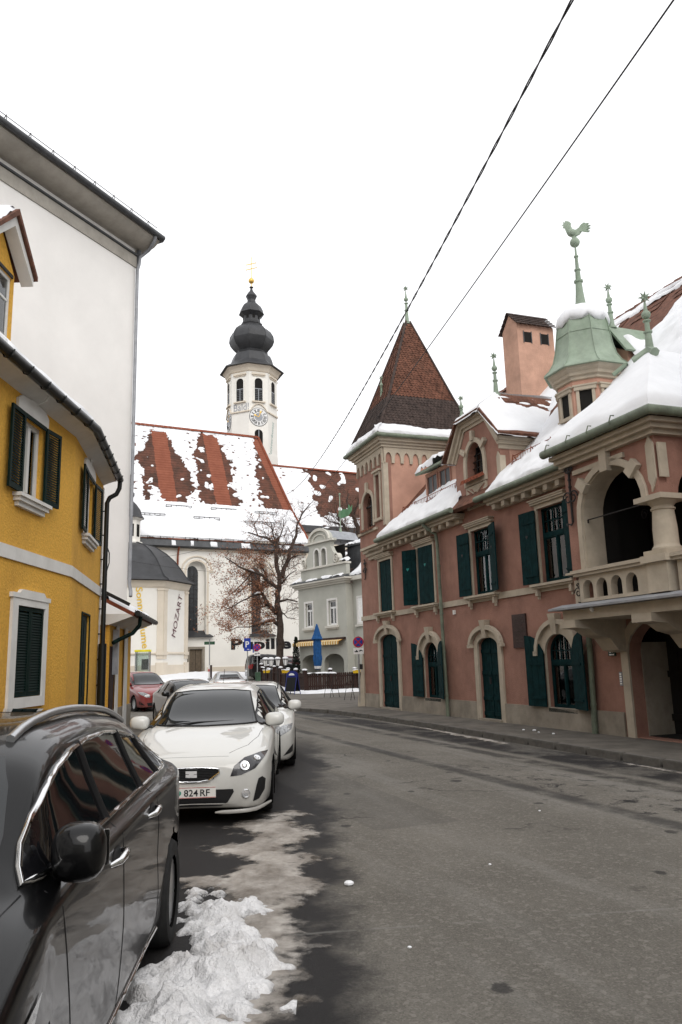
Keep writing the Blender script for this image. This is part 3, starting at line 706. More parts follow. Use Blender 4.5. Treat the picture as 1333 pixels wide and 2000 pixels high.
    for r_ in range(4):
        v = 5.6-r_*.26
        for k in range(70):
            u = 8.6+k*.2
            if nz(u*1.1, v*1.9, 4.0) > -.28 : m.add([(u,v-.02,zr(v)+.02),(u+.19,v-.02,zr(v)+.02),(u+.095,v-.06,zr(v-.06)+.05),(u,v+.30,zr(v+.3)+.015),(u+.19,v+.30,zr(v+.3)+.015)], [(0,2,1,4,3)])
    m.build('roof_tiles', 'tile_brown', rf)['kind'] = 'stuff'
    def roofsnow(u0, u1, v0, v1, th=.2, nu=60, nv=40, mask=None, seed=0.0):
        snow_sheet('snow', (u0,v0,zr(v0)), (u1-u0,0,0), (0,v1-v0,zr(v1)-zr(v0)), nu, nv, th, rf, edge=.16, mask=mask, seed=seed)
    roofsnow(3.55, 9.3, -.46, .55, .20, 70, 16, seed=3, mask=lambda a, b: min(a*5.7-b*.55+.1, (1-a)*5.7-max(0, b-.45)*.6+.1))
    roofsnow(3.9, 9.0, .5, 2.9, .16, 60, 30, seed=31, mask=lambda a, b: a*4.5-b*2.4*.62-.25)
    roofsnow(11.35, 15.6, -.46, 2.2, .22, 60, 44, seed=5, mask=lambda a, b: a*4.0-b*2.66*.18)
    roofsnow(14.3, 22.5, -.1, 5.42, .20, 100, 70, seed=9, mask=lambda a, b: .5+1.4*nz(a*9, b*14, 3.0)+(.93-b)*6)
    roofsnow(8.9, 22.5, 5.35, 5.78, .13, 100, 10, seed=12, mask=lambda a, b: .25+.7*nz(a*13.6*.9, b*3, 2.2))
    roofsnow(5.0, 11.0, 2.2, 5.2, .12, 60, 30, seed=15, mask=lambda a, b: .35+.8*nz(a*6, b*5, 7.2))
    # ---------------- eaves: soffit cornice, brackets, gutter
    for (u0, u1) in ((3.40, 9.35), (11.25, 15.45)):
        e0 = 2.2 if u0 < 4 else u0
        m = MB(); m.box(e0, u1-.1, -.12, -.001, 5.74, 5.86); m.box(e0-.0, u1, -.34, -.001, 5.862, 5.94); m.box(e0, u1+.05, -.44, -.001, 5.942, 6.02)
        ev = m.build('eaves_cornice', 'cream_stone', R)
        n = int((u1-u0)/.52)
        for k in range(n):
            u = u0+.2+k*(u1-u0-.3)/n; b_ = MB(); b_.box(u, u+.16, -.30, -.122, 5.72, 5.86); b_.build('bracket', 'cream_stone', ev)
        m = MB(); g0, g1 = (3.55, u1+.15) if u0 < 4 else (10.95, u1+.1); m.tube([(g0,-.52,6.08),(g1,-.52,6.08)], .085, 10); m.build('gutter', 'copper_dull', R, smooth=50)
    m = MB()
    for i, (y, z0, z1) in enumerate(((-.10,5.60,5.72),(-.18,5.722,5.84),(-.28,5.842,5.96),(-.36,5.962,6.06))): m.box(1.75-i*.06, 3.3+i*.1, y, -.001, z0, z1)
    m.build('corner_cornice', 'cream_stone', R)
    # gutter brackets / snow guard rails
    def guard(u0, u1, v):
        m = MB(); z = zr(v)+.16
        for dz in (.0, .16): m.tube([(u0,v,z+dz),(u1,v,z+dz)], .011, 5)
        n = int((u1-u0)/.12)
        for k in range(n+1): u = u0+(u1-u0)*k/n; m.tube([(u,v,z-.02),(u,v,z+.17)], .007, 4)
        for k in range(5): u = u0+(u1-u0)*k/4; m.tube([(u,v+.2,z-.02),(u,v,z+.20),(u,v-.05,z-.1)], .016, 5)
        m.build('snow_guard', 'tile_red', R)
    guard(4.3, 8.4, .32); guard(11.75, 15.3, .30)
    # ---------------- downpipes
    def pipe(pts, r=.055, mname='copper_dull'):
        m = MB(); m.tube(pts, r, 10)
        o = m.build('downpipe', mname, R, smooth=50)
        for z in (0.6, 1.9, 3.1, 4.6):
            if z < pts[0][2]-.3:
                f = (z-pts[-1][2])/(pts[-2][2]-pts[-1][2]); ux = pts[-1][0]+(pts[-2][0]-pts[-1][0])*min(1, f)
                p = MB(); p.tube([(ux,-.125,z),(ux,-.125,z+.05)], r+.014, 10); p.build('pipe_clamp', mname, o, smooth=50)
    pipe([(7.60,-.52,6.06),(7.60,-.52,5.95),(7.66,-.36,5.80),(7.72,-.15,5.66),(7.74,-.13,5.4),(7.86,-.125,0.0)])
    pipe([(14.93,-.12,2.62),(14.90,-.12,1.5),(14.84,-.12,0.0)], .065)
    # ---------------- wall gable (dormer flush with the front)
    m = MB(); m.ext([(9.00,6.0)]+gable+[(11.60,6.0)], .301, 3.2)
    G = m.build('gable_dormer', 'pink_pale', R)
    def offs(pts, d):
        c = Vector((10.3,7.2)); out = []
        for p in pts: q = Vector(p)-c; out.append(tuple(c+q*(1+d/q.length)))
        return out
    full = [(8.94,7.66),(9.64,8.62),(10.96,8.62),(11.66,7.66)]
    for i, (d0, d1, y) in enumerate(((-.16,-.06,-.04),(-.06,.06,-.10),(.06,.16,-.19))):
        m = MB(); m.band(offs(full, d1), offs(full, d0), y, -.001-.0015*i); m.build('raking_cornice', 'cream_stone', G)
    m = MB()
    for i, (o_, z0, z1) in enumerate(((.05,7.44,7.56),(.12,7.562,7.66),(.20,7.662,7.76))): m.box(11.602, 11.60+o_, -.03-o_*.5, 1.25, z0, z1)
    m.build('side_cornice', 'cream_stone', G)
    m = MB(); m.ext([(11.44,6.62),(11.52,6.50),(11.60,6.62),(11.60,7.25),(11.52,7.38),(11.44,7.25)], -.04, -.001); m.box(11.602,11.63,-.04,.14,6.62,7.25); m.build('pilaster', 'cream_stone', G)
    # half-hipped roof: two slopes and a small front hip, snow lying on them
    e0, e1, tz, ez, ay, rz_ = 8.62, 11.98, 8.74, 7.74, .80, 9.52; yf, yb = -.28, 3.6
    A1, A2, B1, B2, AP, RB = (e0,yf,ez), (9.60,yf,tz), (e1,yf,ez), (11.00,yf,tz), (10.3,ay,rz_), (10.3,yb,rz_)
    m = MB(); m.slab([B1, (e1,yb,ez), RB, AP, B2][::-1], -.07); m.slab([A1, A2, AP, RB, (e0,yb,ez)][::-1], -.07); m.slab([A2, B2, AP][::-1], -.07)
    m.build('dormer_roof', 'tile_brown', G)
    def fac(q, rim, th=.115, n=34, bare=None):
        # snow on a bilinear patch; rim = which of its four edges (bottom, right, top, left) are free edges
        q = [Vector(v_) for v_ in q]; vs = []
        for j in range(n+1):
            for i in range(n+1):
                a_, b_ = i/n, j/n; v_ = q[0].lerp(q[1], a_).lerp(q[3].lerp(q[2], a_), b_); d = 1.0
                for e, t in zip(rim, (b_, 1-a_, 1-b_, a_)):
                    if e: d = min(d, t/.07)
                d = max(0, min(1, d+.25*nz(v_.x*3, v_.y*3, v_.z*3)))
                if bare: d = min(d, max(0, min(1, bare(a_, b_))))
                vs.append(v_+Vector((0,0,1.3))*(th*sqrt(d)*(.9+.3*nz(v_.x*1.5, v_.y*1.5, 2.0)))-Vector((0,0,.03*(1-d))))
        k = MB(); k.add(vs, [(j*(n+1)+i, j*(n+1)+i+1, (j+1)*(n+1)+i+1, (j+1)*(n+1)+i) for j in range(n) for i in range(n)])
        k.build('snow', 'snow', G, smooth=True, fix=True)
    fac([(e1+.02,yf-.02,ez-.01), (e1,ay,ez), AP, B2], (1,0,0,1)); fac([(e1,ay,ez), (e1,yb,ez), RB, AP], (1,0,0,0), bare=lambda a, b: (.80-b)*8+4.0*nz(a*5, b*12, 3.0))
    fac([(9.58,yf-.03,tz-.01), (11.02,yf-.03,tz-.01), AP, AP], (1,0,0,0))
    fac([(e0,ay,ez), (e0-.02,yf-.02,ez-.01), A2, AP], (1,1,0,0)); fac([(e0,yb,ez), (e0,ay,ez), AP, RB], (1,0,0,0))
    # tile courses showing near the ridge
    m = MB()
    for r_ in range(3):
        f = .74+.08*r_; u = 11.0*(1-f)+10.3*f+.06
        for k in range(12):
            v = .7+k*.15; zz = rz_-(u-10.3)*.96; m.slab([(u+.13,v,zz-.09),(u+.13,v+.14,zz-.09),(u,v+.14,zz+.07),(u,v,zz+.07)], .03)
    m.build('roof_tiles', 'tile_brown', G)['kind'] = 'stuff'
    finial(10.3, .82, 9.50, 1.40, s=.85); finial(7.9, .95, 9.3, 1.05, s=.75)
    # gable window with tiled sill and tracery panel
    a, b, z0, zs, rise = gwin; c = (a+b)/2
    m = MB(); m.band([(a-.14, z0), (a-.14, zs)]+head(a, b, zs, rise, ext=.14)[1:-1]+[(b+.14, zs), (b+.14, z0)], [(a, z0), (a, zs)]+head(a, b, zs, rise)[1:-1]+[(b, zs), (b, z0)], -.06, -.001)
    m.box(a-.14, b+.14, -.06, -.001, z0-.16, z0-.001)
    for an in (1.57+.0, .6, 2.55):
        d = Vector((cos(an), sin(an))); q = Vector((c, zs))+Vector((d.x*(.5+.2), d.y*(rise+.2))); m.obox((q.x,-.06,q.y), (d.x,0,d.y), (0,1,0), (-d.y,0,d.x), .15, .055, .07)
    T = m.build('gable_window', 'cream_stone', G)
    m = MB(); m.ext(arch(a+.01, b-.01, z0+.01, zs, rise-.01), .22, .235); m.build('pane', 'window_glass', T)
    m = MB()
    for k in range(1,4): u = a+(b-a)*k/4; m.box(u-.012, u+.012, .19, .218, z0, zs+rise*.9)
    for k in range(6): zz = z0+.2+k*.2; m.box(a, b, .195, .217, zz, zz+.018)
    m.build('glazing_bar', 'iron', T)
    m = MB()
    for k in range(6): u = a-.06+(b-a+.12)*k/6; m.add([(u,-.26,z0-.10),(u+.2,-.26,z0-.10),(u+.1,-.26,z0+.01),(u,.16,z0+.10),(u+.2,.16,z0+.10),(u+.1,.16,z0+.20)], [(0,1,2),(0,3,4,1),(1,4,5,2),(2,5,3,0),(3,5,4)])
    m.build('tiled_sill', 'tile_red', T)
    m = MB(); m.box(9.66, 10.82, -.05, -.001, 6.04, 6.72); m.build('tracery_panel', 'cream_stone', G)
    for (cu, cz) in ((9.90,6.52),(10.58,6.52),(9.90,6.22),(10.58,6.22)):
        m = MB(); sgn = 1 if cu < 10.2 else -1; up = 1 if cz > 6.4 else -1
        pts = [(cu-.18*sgn, cz+.12*up), (cu+.12*sgn, cz+.12*up), (cu+.24*sgn, cz-.02*up), (cu+.05*sgn, cz-.12*up), (cu-.12*sgn, cz-.12*up), (cu-.04*sgn, cz)]
        m.ext(pts, -.056, -.051); m.build('tracery_field', 'pink_plaster', G)
    m = MB()
    for s in (-1, 1):
        for up in (-1, 1): m.tube([(10.24+s*.50, -.06, 6.38+up*.30), (10.24+s*.28,-.07,6.38+up*.20), (10.24+s*.12,-.07,6.38+up*.10), (10.24,-.07,6.38+up*.02)], .025, 6)
    m.build('tracery_rib', 'cream_stone', G)
    # ---------------- small shed dormer
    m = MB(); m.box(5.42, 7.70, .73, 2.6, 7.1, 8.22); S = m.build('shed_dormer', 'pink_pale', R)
    for a in (5.66, 6.62):
        m = MB(); m.box(a, a+.72, .722, .728, 7.36, 8.04); m.build('pane', 'zinc_dark', S)
        m = MB(); m.band(rect(a-.05, a+.77, 7.31, 8.09), rect(a, a+.72, 7.36, 8.04), .68, .729, closed=True); m.box(a+.35, a+.37, .70, .722, 7.36, 8.04); m.build('window_frame', 'pink_plaster', S)
    m = MB(); m.slab([(5.2,.45,8.2),(8.0,.45,8.2),(8.0,2.9,8.95),(5.2,2.9,8.95)], .07); m.build('dormer_roof', 'copper_green', S)
    snow_sheet('snow', (5.22,.40,8.28), (2.8,0,0), (0,2.4,.74), 40, 30, .30, S, edge=.16, seed=21)
    # ---------------- chimney
    mat('chimney_render', (.50,.30,.22), rough=.95, var=.14, scale=1.6, bump=.5, bscale=24, stain=.4, stain_col=(.30,.18,.12), stain_scale=1.2)
    m = MB(); m.box(7.98, 8.88, 2.70, 4.14, 8.6, 12.75); m.ext([(7.98,12.75),(8.88,12.75),(8.43,13.22)], 2.70, 4.14)
    Cn = m.build('chimney', 'chimney_render', R)
    for v in (2.95, 3.62):
        m = MB(); m.box(8.875, 8.886, v, v+.28, 12.12, 12.49); m.build('vent', 'dark_interior', Cn)
        m = MB(); m.box(8.882, 8.90, v-.03, v, 12.09, 12.52); m.box(8.882, 8.90, v+.28, v+.31, 12.09, 12.52); m.build('vent_frame', 'zinc_dark', Cn)
    m = MB()
    for s in (-1, 1):
        for r_ in range(5):
            f0, f1 = r_/5, (r_+1)/5+.05
            for k in range(9):
                v0, v1 = 2.62+k*.178, 2.62+(k+1)*.178-.012; x0, x1 = .60*(1-f0)+.0, .60*(1-f1); z0, z1 = 12.66+.62*f0, 12.66+.62*f1
                m.slab([(8.43+s*x0, v0, z0+.05), (8.43+s*x0, v1, z0+.05), (8.43+s*max(0,x1), v1, z1), (8.43+s*max(0,x1), v0, z1)], .025*s)
    m.build('cap_tiles', 'tile_dark', Cn)['kind'] = 'stuff'
    # ---------------- octagonal turret with bell-shaped copper roof
    tc = (13.72,1.48,0); ph = pi/8
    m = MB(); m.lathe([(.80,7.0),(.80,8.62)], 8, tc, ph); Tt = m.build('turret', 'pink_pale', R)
    m = MB(); m.lathe([(.82,8.60),(.86,8.62),(.86,8.70),(.93,8.72),(.93,8.80),(1.03,8.86),(1.06,8.95)], 8, tc, ph); m.build('cornice', 'cream_stone', Tt)
    m = MB(); m.lathe([(1.14,8.93),(1.13,8.96),(.98,9.10),(.86,9.30),(.78,9.60),(.73,9.95),(.69,10.22),(.62,10.45),(.48,10.64),(.28,10.76),(.13,10.80)], 8, tc, ph); m.build('bell_roof', 'copper_green', Tt, smooth=20)
    m = MB()
    for k in range(8):
        a = ph+k*pi/4; m.tube([(tc[0]+r_*cos(a), tc[1]+r_*sin(a), z) for r_, z in ((1.13,8.97),(.99,9.11),(.87,9.31),(.79,9.61),(.74,9.96),(.70,10.23),(.63,10.46),(.49,10.65))], .012, 5)
    m.tube([(tc[0]+.735*cos(ph+k*pi/4), tc[1]+.735*sin(ph+k*pi/4), 9.98) for k in range(8)], .008, 4, closed=True)
    m.build('seam', 'copper_green', Tt)
    # snow cap
    m = MB(); prof = [(.66,10.34),(.70,10.42),(.66,10.58),(.52,10.76),(.30,10.88),(.02,10.92)]; m.lathe(prof, 28, tc)
    for i, v in enumerate(m.v):
        a = atan2(v[1]-tc[1], v[0]-tc[0]); j = .10*nz(cos(a)*2.2, sin(a)*2.2, 3.3); low = max(0, 1-(v[2]-10.34)/.25)
        m.v[i] = (v[0], v[1], v[2]+low*(j*1.8+.05*sin(a*9)))
    m.build('snow', 'snow', Tt, smooth=True)
    # turret windows
    for k in range(8):
        an = k*pi/4; d = Vector((cos(an), sin(an), 0)); tt = Vector((-sin(an), cos(an), 0)); ap = .80*cos(pi/8); c0 = Vector(tc)+d*ap
        if d.dot(Vector((.3,-1,0))) < -.2: continue
        m = MB(); z0, z1, hw = 7.72, 8.32, .155
        for s in (-1, 1): m.obox(c0+d*.02+tt*s*(hw+.04)+Vector((0,0,(z0+z1)/2)), d, tt, (0,0,1), .03, .04, (z1-z0)/2)
        m.obox(c0+d*.03+Vector((0,0,z1+.05)), d, tt, (0,0,1), .05, hw+.12, .05); m.obox(c0+d*.03+Vector((0,0,z1+.12)), d, tt, (0,0,1), .07, hw+.15, .02); m.obox(c0+d*.03+Vector((0,0,z0-.05)), d, tt, (0,0,1), .05, hw+.1, .04)
        w_ = m.build('turret_window', 'cream_stone', Tt)
        m = MB(); m.obox(c0+d*.004+Vector((0,0,(z0+z1)/2)), d, tt, (0,0,1), .006, hw, (z1-z0)/2); m.build('opening', 'dark_interior', w_)
    # rooster weather vane on a tall copper spike
    x, y = tc[0], tc[1]
    m = MB(); m.lathe([(.20,10.74),(.17,10.82),(.13,11.05),(.10,11.35),(.085,11.60),(.12,11.62),(.12,11.67),(.075,11.69),(.065,11.95),(.085,11.96),(.085,12.0),(.05,12.02),(.042,12.35),(.06,12.36),(.06,12.40),(.03,12.42),(.022,12.70)], 12, (x,y,0)); m.ball((x,y,12.80), .135, 14)
    V_ = m.build('weather_vane', 'copper_green', Tt, smooth=40)
    m = MB(); zb = 12.93
    prof = [(-.05,0),(.04,0),(.03,.06),(.12,.09),(.19,.18),(.27,.15),(.36,.13),(.42,.18),(.34,.20),(.45,.26),(.36,.27),(.45,.34),(.35,.33),(.40,.41),(.30,.37),(.31,.43),(.23,.38),(.17,.30),(.10,.25),(0,.24),(-.06,.30),(-.09,.40),(-.08,.47),(-.12,.53),(-.14,.47),(-.18,.55),(-.19,.47),(-.25,.52),(-.23,.45),(-.30,.42),(-.24,.40),(-.26,.33),(-.21,.33),(-.19,.24),(-.16,.14),(-.10,.07),(-.04,.06)]
    m.ext([(p[0]*1.0, p[1]) for p in prof], -.035, .035); 
    for i, v in enumerate(m.v): m.v[i] = (x+v[0]*.5+v[1]*.0, y+v[1]+v[0]*.85, zb+v[2])
    m.ball((x-.03,y-.05,zb+.17), .15, 10, (.75,.9,.75)); m.build('rooster', 'copper_green', V_)
    # ---------------- copper gablet behind the turret
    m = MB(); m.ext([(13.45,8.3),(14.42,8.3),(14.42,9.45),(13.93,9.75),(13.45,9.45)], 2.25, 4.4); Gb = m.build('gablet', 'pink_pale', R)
    m = MB(); m.slab([(13.30,2.05,9.38),(13.93,2.05,10.30),(13.93,4.4,10.30),(13.30,4.4,9.38)], .05); m.slab([(13.93,2.05,10.30),(14.58,2.05,9.38),(14.58,4.4,9.38),(13.93,4.4,10.30)], .05); m.build('gablet_roof', 'copper_green', Gb)
    snow_sheet('snow', (13.95,2.3,10.24), (0,2.0,0), (.68,0,-.96), 30, 20, .22, Gb, edge=.14, seed=40, mask=lambda a, b: (b-.35)*1.1+.15*nz(a*4, b*4))
    finial(13.93, 2.25, 10.28, 1.30, s=.85)
    # ---------------- loggia bay
    f = -.90; u0, u1 = 15.58, 18.36
    top_z = 5.78
    ar = (16.10,17.96,3.30,4.62,.88)
    m = MB(); m.ext([(u0,2.80),(ar[0],2.80),(ar[0],4.62)]+head(ar[0], ar[1], 4.62, ar[4])[1:-1]+[(ar[1],4.62),(u1,4.62),(u1,top_z),(u0,top_z)], f, f+.32); 
    B = m.build('loggia', 'pink_plaster', R)
    m = MB(); m.box(u0, u0+.3, f+.322, -.001, 2.95, top_z); m.build('side_wall', 'pink_plaster', B)
    # right side of the loggia with its own arch (faces up the street)
    m = MB(); m.ext([(f+.322,4.62),(-.45,4.62)]+head(-.45, 1.25, 4.62, .72)[1:-1]+[(1.25,4.62),(1.25,2.8),(2.6,2.8),(2.6,top_z),(f+.322,top_z)], u1-.3, u1); m.xf(Matrix(((0,1,0,0),(1,0,0,0),(0,0,1,0),(0,0,0,1)))); m.build('side_wall', 'pink_plaster', B)
    m = MB(); m.box(u0+.3, u1-.3, 1.0, 1.1, 2.9, top_z); m.box(u0+.3, u1-.3, -.5, 1.0, top_z-.12, top_z-.02); m.box(15.9,15.94,.31,1.0,3.0,5.7); m.box(15.952,15.985,-.002,.9,3.0,5.66); m.box(u0+.302,15.96,-.06,-.003,2.9,top_z-.1); m.box(u0+.31, 16.11, f+.51, -.01, 2.9, top_z-.1); m.box(u0+.36, 15.94, -.03, -.005, 2.9, top_z-.1); m.build('room', 'dark_interior', B)
    a, b, z0, zs, rise = ar
    m = MB(); m.band([(a-.14, 3.3), (a-.14, zs)]+head(a, b, zs, rise, ext=.14)[1:-1]+[(b+.14, zs)], [(a-.0, 3.3), (a, zs)]+head(a, b, zs, rise)[1:-1]+[(b, zs)], f-.06, f-.001); 
    for an in (1.57, .72, 2.42):
        d = Vector((cos(an), sin(an))); q = Vector(((a+b)/2, zs))+Vector((d.x*(.94+.09), d.y*(rise+.09)))
        big = .30 if an == 1.57 else .16
        m.obox((q.x,f-.07,q.y+(.1 if an == 1.57 else 0)), (d.x,0,d.y), (0,1,0), (-d.y,0,d.x), big, .065, .11)
    m.build('arch_surround', 'cream_stone', B)
    m = MB(); m.ext([(a-.001,3.32),(a-.001,zs)]+head(a, b, zs, rise)[1:-1]+[(b-.001,zs),(b-.02,zs)]+head(a+.02, b-.02, zs, rise-.02)[1:-1][::-1]+[(a+.02,zs),(a+.02,3.32)], f-.002, f+.50); m.build('arch_lining', 'cream_stone', B)
    # tie rod and wrought iron scrolls
    m = MB(); m.tube([(a,f+.1,4.55),(b,f+.1,4.55)], .014, 6); m.tube([(a+.02,f+.1,4.55),(a+.02,f+.1,4.48)], .02, 6); m.build('tie_rod', 'iron', B)
    def scroll(u, zt, zb, y, s=1.0, anchor=True, par=B):
        m = MB(); m.tube([(u,y,zt),(u,y,zb)], .028*s, 6)
        def spiral(cu, cz, r, d, n=16, turns=1.3):
            return [(cu+d*r*(1-.75*k/n)*cos(2*pi*turns*k/n+pi/2*0), y-.01, cz+r*(1-.75*k/n)*sin(2*pi*turns*k/n)) for k in range(n+1)]
        zc = zt-(zt-zb)*.58
        for d in (-1, 1):
            m.tube(spiral(u+d*.10*s, zc, .16*s, d), .017*s, 5); m.tube(spiral(u+d*.07*s, zt-.14*s, .075*s, d), .016*s, 5)
        m.tube([(u,y,zt),(u-.04*s,y,zt+.09*s),(u-.12*s,y,zt+.07*s),(u-.1*s,y,zt+.01*s)], .016*s, 5)
        m.tube([(u,y,zb),(u-.05*s,y,zb-.05*s),(u-.13*s,y,zb-.02*s)], .02*s, 5)
        for k in range(4): m.ball((u,y,zt-(zt-zb)*(.15+.12*k)), .04*s, 6)
        m.build('iron_anchor', 'iron', par, smooth=50)
    scroll(15.80, 5.85, 4.55, f-.05); scroll(15.86, 3.28, 2.84, f-.05, .75); scroll(1.25, 5.65, 4.95, -.05, .8, par=R)
    m = MB()
    for k in range(5):
        cu = 16.7+.24*k; cz = 4.6+.18*sin(k*1.9)+.12*(k % 2)
        m.tube([(cu+.11*(1-.7*t/14)*cos(t*.62), .2, cz+.13*(1-.7*t/14)*sin(t*.62)) for t in range(15)], .010, 4)
    m.tube([(17.2,.2,5.5),(17.2,.2,4.05)], .014, 5); m.build('hanging_lantern', 'iron', B)
    # corner column, capital, base
    cu, cv = 18.18, f+.22
    m = MB(); m.lathe([(.27,3.60),(.27,3.64),(.235,3.68),(.225,3.72),(.225,4.0),(.20,4.33),(.20,4.36),(.225,4.37),(.225,4.40),(.20,4.41),(.20,4.44),(.25,4.50),(.27,4.53)], 20, (cu,cv,0))
    cl = m.build('column', 'cream_stone', B, smooth=35)
    m = MB(); m.box(cu-.36, cu+.36, cv-.36, cv+.36, 4.53, 4.63); m.build('abacus', 'cream_stone', cl)
    m = MB(); m.box(cu-.30, cu+.30, cv-.30, cv+.30, 3.48, 3.60); m.build('column_base', 'cream_stone', cl)
    m = MB(); m.ext([(18.22,4.70),(18.29,4.80),(18.29,4.82),(18.36,4.95),(18.36,5.62),(18.28,5.75),(18.28,5.93),(18.24,5.93),(18.24,5.75),(18.16,5.62),(18.16,4.95),(18.22,4.82)], f-.035, f-.001)
    m.box(18.422, 18.46, f+.0, f+.2, 4.95, 5.62); m.build('pilaster', 'cream_stone', B)
    # balustrade with round-headed openings, coping, slab, brackets
    def balustrade(a, b, y, ops, name='balustrade'):
        m = MB(); m.ext(rect(a, b, 2.80, 3.34), y, y+.16, [arch(p, p+.33, 2.87, 3.08, .17, n=10) for p in ops]); o = m.build(name, 'cream_stone', B)
        m = MB(); m.box(a-.08, b+.08, y-.08, y+.22, 3.342, 3.40); m.box(a-.12, b+.12, y-.12, y+.26, 3.402, 3.47); m.build('coping', 'cream_stone', o); return o
    balustrade(15.98, 18.10, f-.16, [16.09,16.53,16.97,17.41]); 
    m = MB(); m.box(18.10, 18.62, f-.24, f+.12, 2.80, 3.345); m.box(18.04, 18.68, f-.32, f+.2, 3.347, 3.478); m.build('pedestal', 'cream_stone', B)
    balustrade(18.72, 21.2, f-.10, [18.90,19.34,19.78,20.22,20.66])
    m = MB(); m.box(15.60, 15.96, f-.001, f+.01, 2.8, 3.3); m.box(15.50, 15.86, f-.14, f+.1, 3.42, 3.465); m.build('coping_end', 'cream_stone', B)
    m = MB(); m.ext([(-.001,2.66),(-1.42,2.66),(-1.42,2.70),(-1.05,2.79),(-.001,2.79)], 15.30, 21.3); m.xf(Matrix(((0,1,0,0),(1,0,0,0),(0,0,1,0),(0,0,0,1)))); m.build('slab_flashing', 'zinc', B)
    m = MB(); m.box(15.55, 21.2, -1.22, -.001, 2.44, 2.655); m.build('balcony_beam', 'cream_stone', B)
    for u in (15.52, 17.75, 20.4):
        m = MB(); m.ext([(-.001,1.75),(-.25,1.80),(-.45,2.05),(-.75,2.12),(-.95,2.25),(-1.30,2.28),(-1.30,2.438),(-.001,2.438)], u, u+.52); m.xf(Matrix(((0,1,0,0),(1,0,0,0),(0,0,1,0),(0,0,0,1)))); m.build('corbel', 'cream_stone', B)
    m = MB(); m.ball((16.55,f-.34,2.62), .05, 8); m.build('spot_lamp', 'white_paint', B)
    # bay cornice, gutter, hipped roof
    m = MB()
    for o_, z0, z1 in ((.06,5.56,5.66),(.12,5.782,5.87),(.22,5.872,5.96),(.32,5.962,6.05)):
        m.box(u0-o_*.3, u1+o_, f-o_, 2.6, z0, z1) if z0 > 5.7 else m.box(u0+.35, 17.55, f-o_, f-.001, z0, z1)
    m.build('bay_cornice', 'cream_stone', B)
    m = MB(); g = .42; m.tube([(15.42,f-g,6.13),(u1+g,f-g,6.13),(u1+g,2.5,6.13)], .095, 10); m.build('gutter', 'copper_dull', B, smooth=50)
    m = MB()
    for u in (15.65,16.4,17.1,17.8):
        m = MB(); m.tube([(u,f-g+.11,6.15),(u,f-g+.02,6.02),(u,f-g-.10,6.17),(u+.02,f-g-.06,6.30),(u+.08,f-g-.03,6.28)], .014, 5); m.build('gutter_hook', 'copper_dull', B)
    ap = (17.0,.55,8.0); e = f-.42
    m = MB(); c1, c2, c3, c4 = (15.4,e,6.15), (u1+.42,e,6.15), (u1+.42,2.9,6.15), (15.4,2.9,6.15)
    m.add([c1,c2,c3,c4,ap,(17.0,3.2,8.0)], [(0,1,4),(1,2,5,4),(3,0,4,5)]); br = m.build('bay_roof', 'tile_brown', B, fix=False)
    # snow over the hipped bay: three facets
    def facet(A_, B_, C_, D_, seed, th=.22, n=40):
        A_, B_, C_, D_ = map(Vector, (A_, B_, C_, D_)); vs = []; N_ = (B_-A_).cross(D_-A_).normalized()
        if N_.z < 0: N_ = -N_
        for j in range(n+1):
            for i in range(n+1):
                a_, b_ = i/n, j/n; p = A_.lerp(B_, a_).lerp(D_.lerp(C_, a_), b_); low = min(1, b_/.06); 
                vs.append(p+Vector((0,0,1))*(th*1.2*sqrt(low)*(.85+.3*nz(p.x*1.2, p.y*1.2, 1.0)))+Vector((0,0,-.03*(1-low))))
        m = MB(); m.add(vs, [(j*(n+1)+i, j*(n+1)+i+1, (j+1)*(n+1)+i+1, (j+1)*(n+1)+i) for j in range(n) for i in range(n)]); return m
    sm = facet(c1, c2, ap, ap, 1.0); sm2 = facet(c2, c3, (17.0,3.2,8.0), ap, 2.0); sm3 = facet(c4, c1, ap, (17.0,3.2,8.0), 3.0)
    for q in (sm2, sm3): sm.add(q.v, q.f)
    o = sm.build('snow', 'snow', br, smooth=True)
    m = MB(); m.tube([(16.75,.30,8.02),(17.0,.55,8.20),(17.28,.42,8.05)], [.10,.12,.10], 6); m.tube([(16.72,.1,7.95),(16.55,-.12,7.75)], .05, 5); m.build('hip_cap', 'copper_green', br)
    finial(17.0, .55, 8.12, 1.45, s=.95)
    # ---------------- gateway under the balcony
    a, b, z0, zs, rise = gate
    m = MB(); m.band([(a-.22,0),(a-.22,zs)]+head(a, b, zs, rise, ext=.22)[1:-1]+[(b+.22,zs),(b+.22,0)], [(a,0),(a,zs)]+head(a, b, zs, rise)[1:-1]+[(b,zs),(b,0)], -.05, -.001)
    m.box(a-.45, a+.0, -.13, -.052, zs+.02, zs+.18); Gt = m.build('gateway', 'cream_stone', R)
    m = MB(); m.box(a-.001, a+.02, .301, 1.05, 0.0, zs+.2); m.build('jamb', 'plinth_render', Gt)
    m = MB(); n = 9
    for k in range(n): u = a+(b-a)*k/n; m.box(u+.008, u+(b-a)/n-.008, .98, 1.03, .02, 2.9)
    for z in (.3, 1.2, 2.1): m.box(a, b, .93, .975, z, z+.14)
    m.build('gate_leaf', 'dark_interior', Gt)
    m = MB(); m.box(16.9, 17.06, .92, .93, 1.62, 1.84) ; m.build('notice', 'curtain', Gt)
    m = MB(); m.add([(17.34,.955,1.62),(17.62,.95,1.60),(17.62,.94,1.80),(17.34,.945,1.84)], [(0,1,2,3)]); MATS.get('yellow_paper') or mat('yellow_paper', (.65,.52,.06), rough=.7, var=.25, scale=14); m.build('poster', 'yellow_paper', Gt)
    # ---------------- plaque, house number, bell panel, small lamp
    m = MB(); m.box(11.66, 12.30, -.045, -.001, 1.95, 2.82); P_ = m.build('plaque', 'bronze_plaque', R)
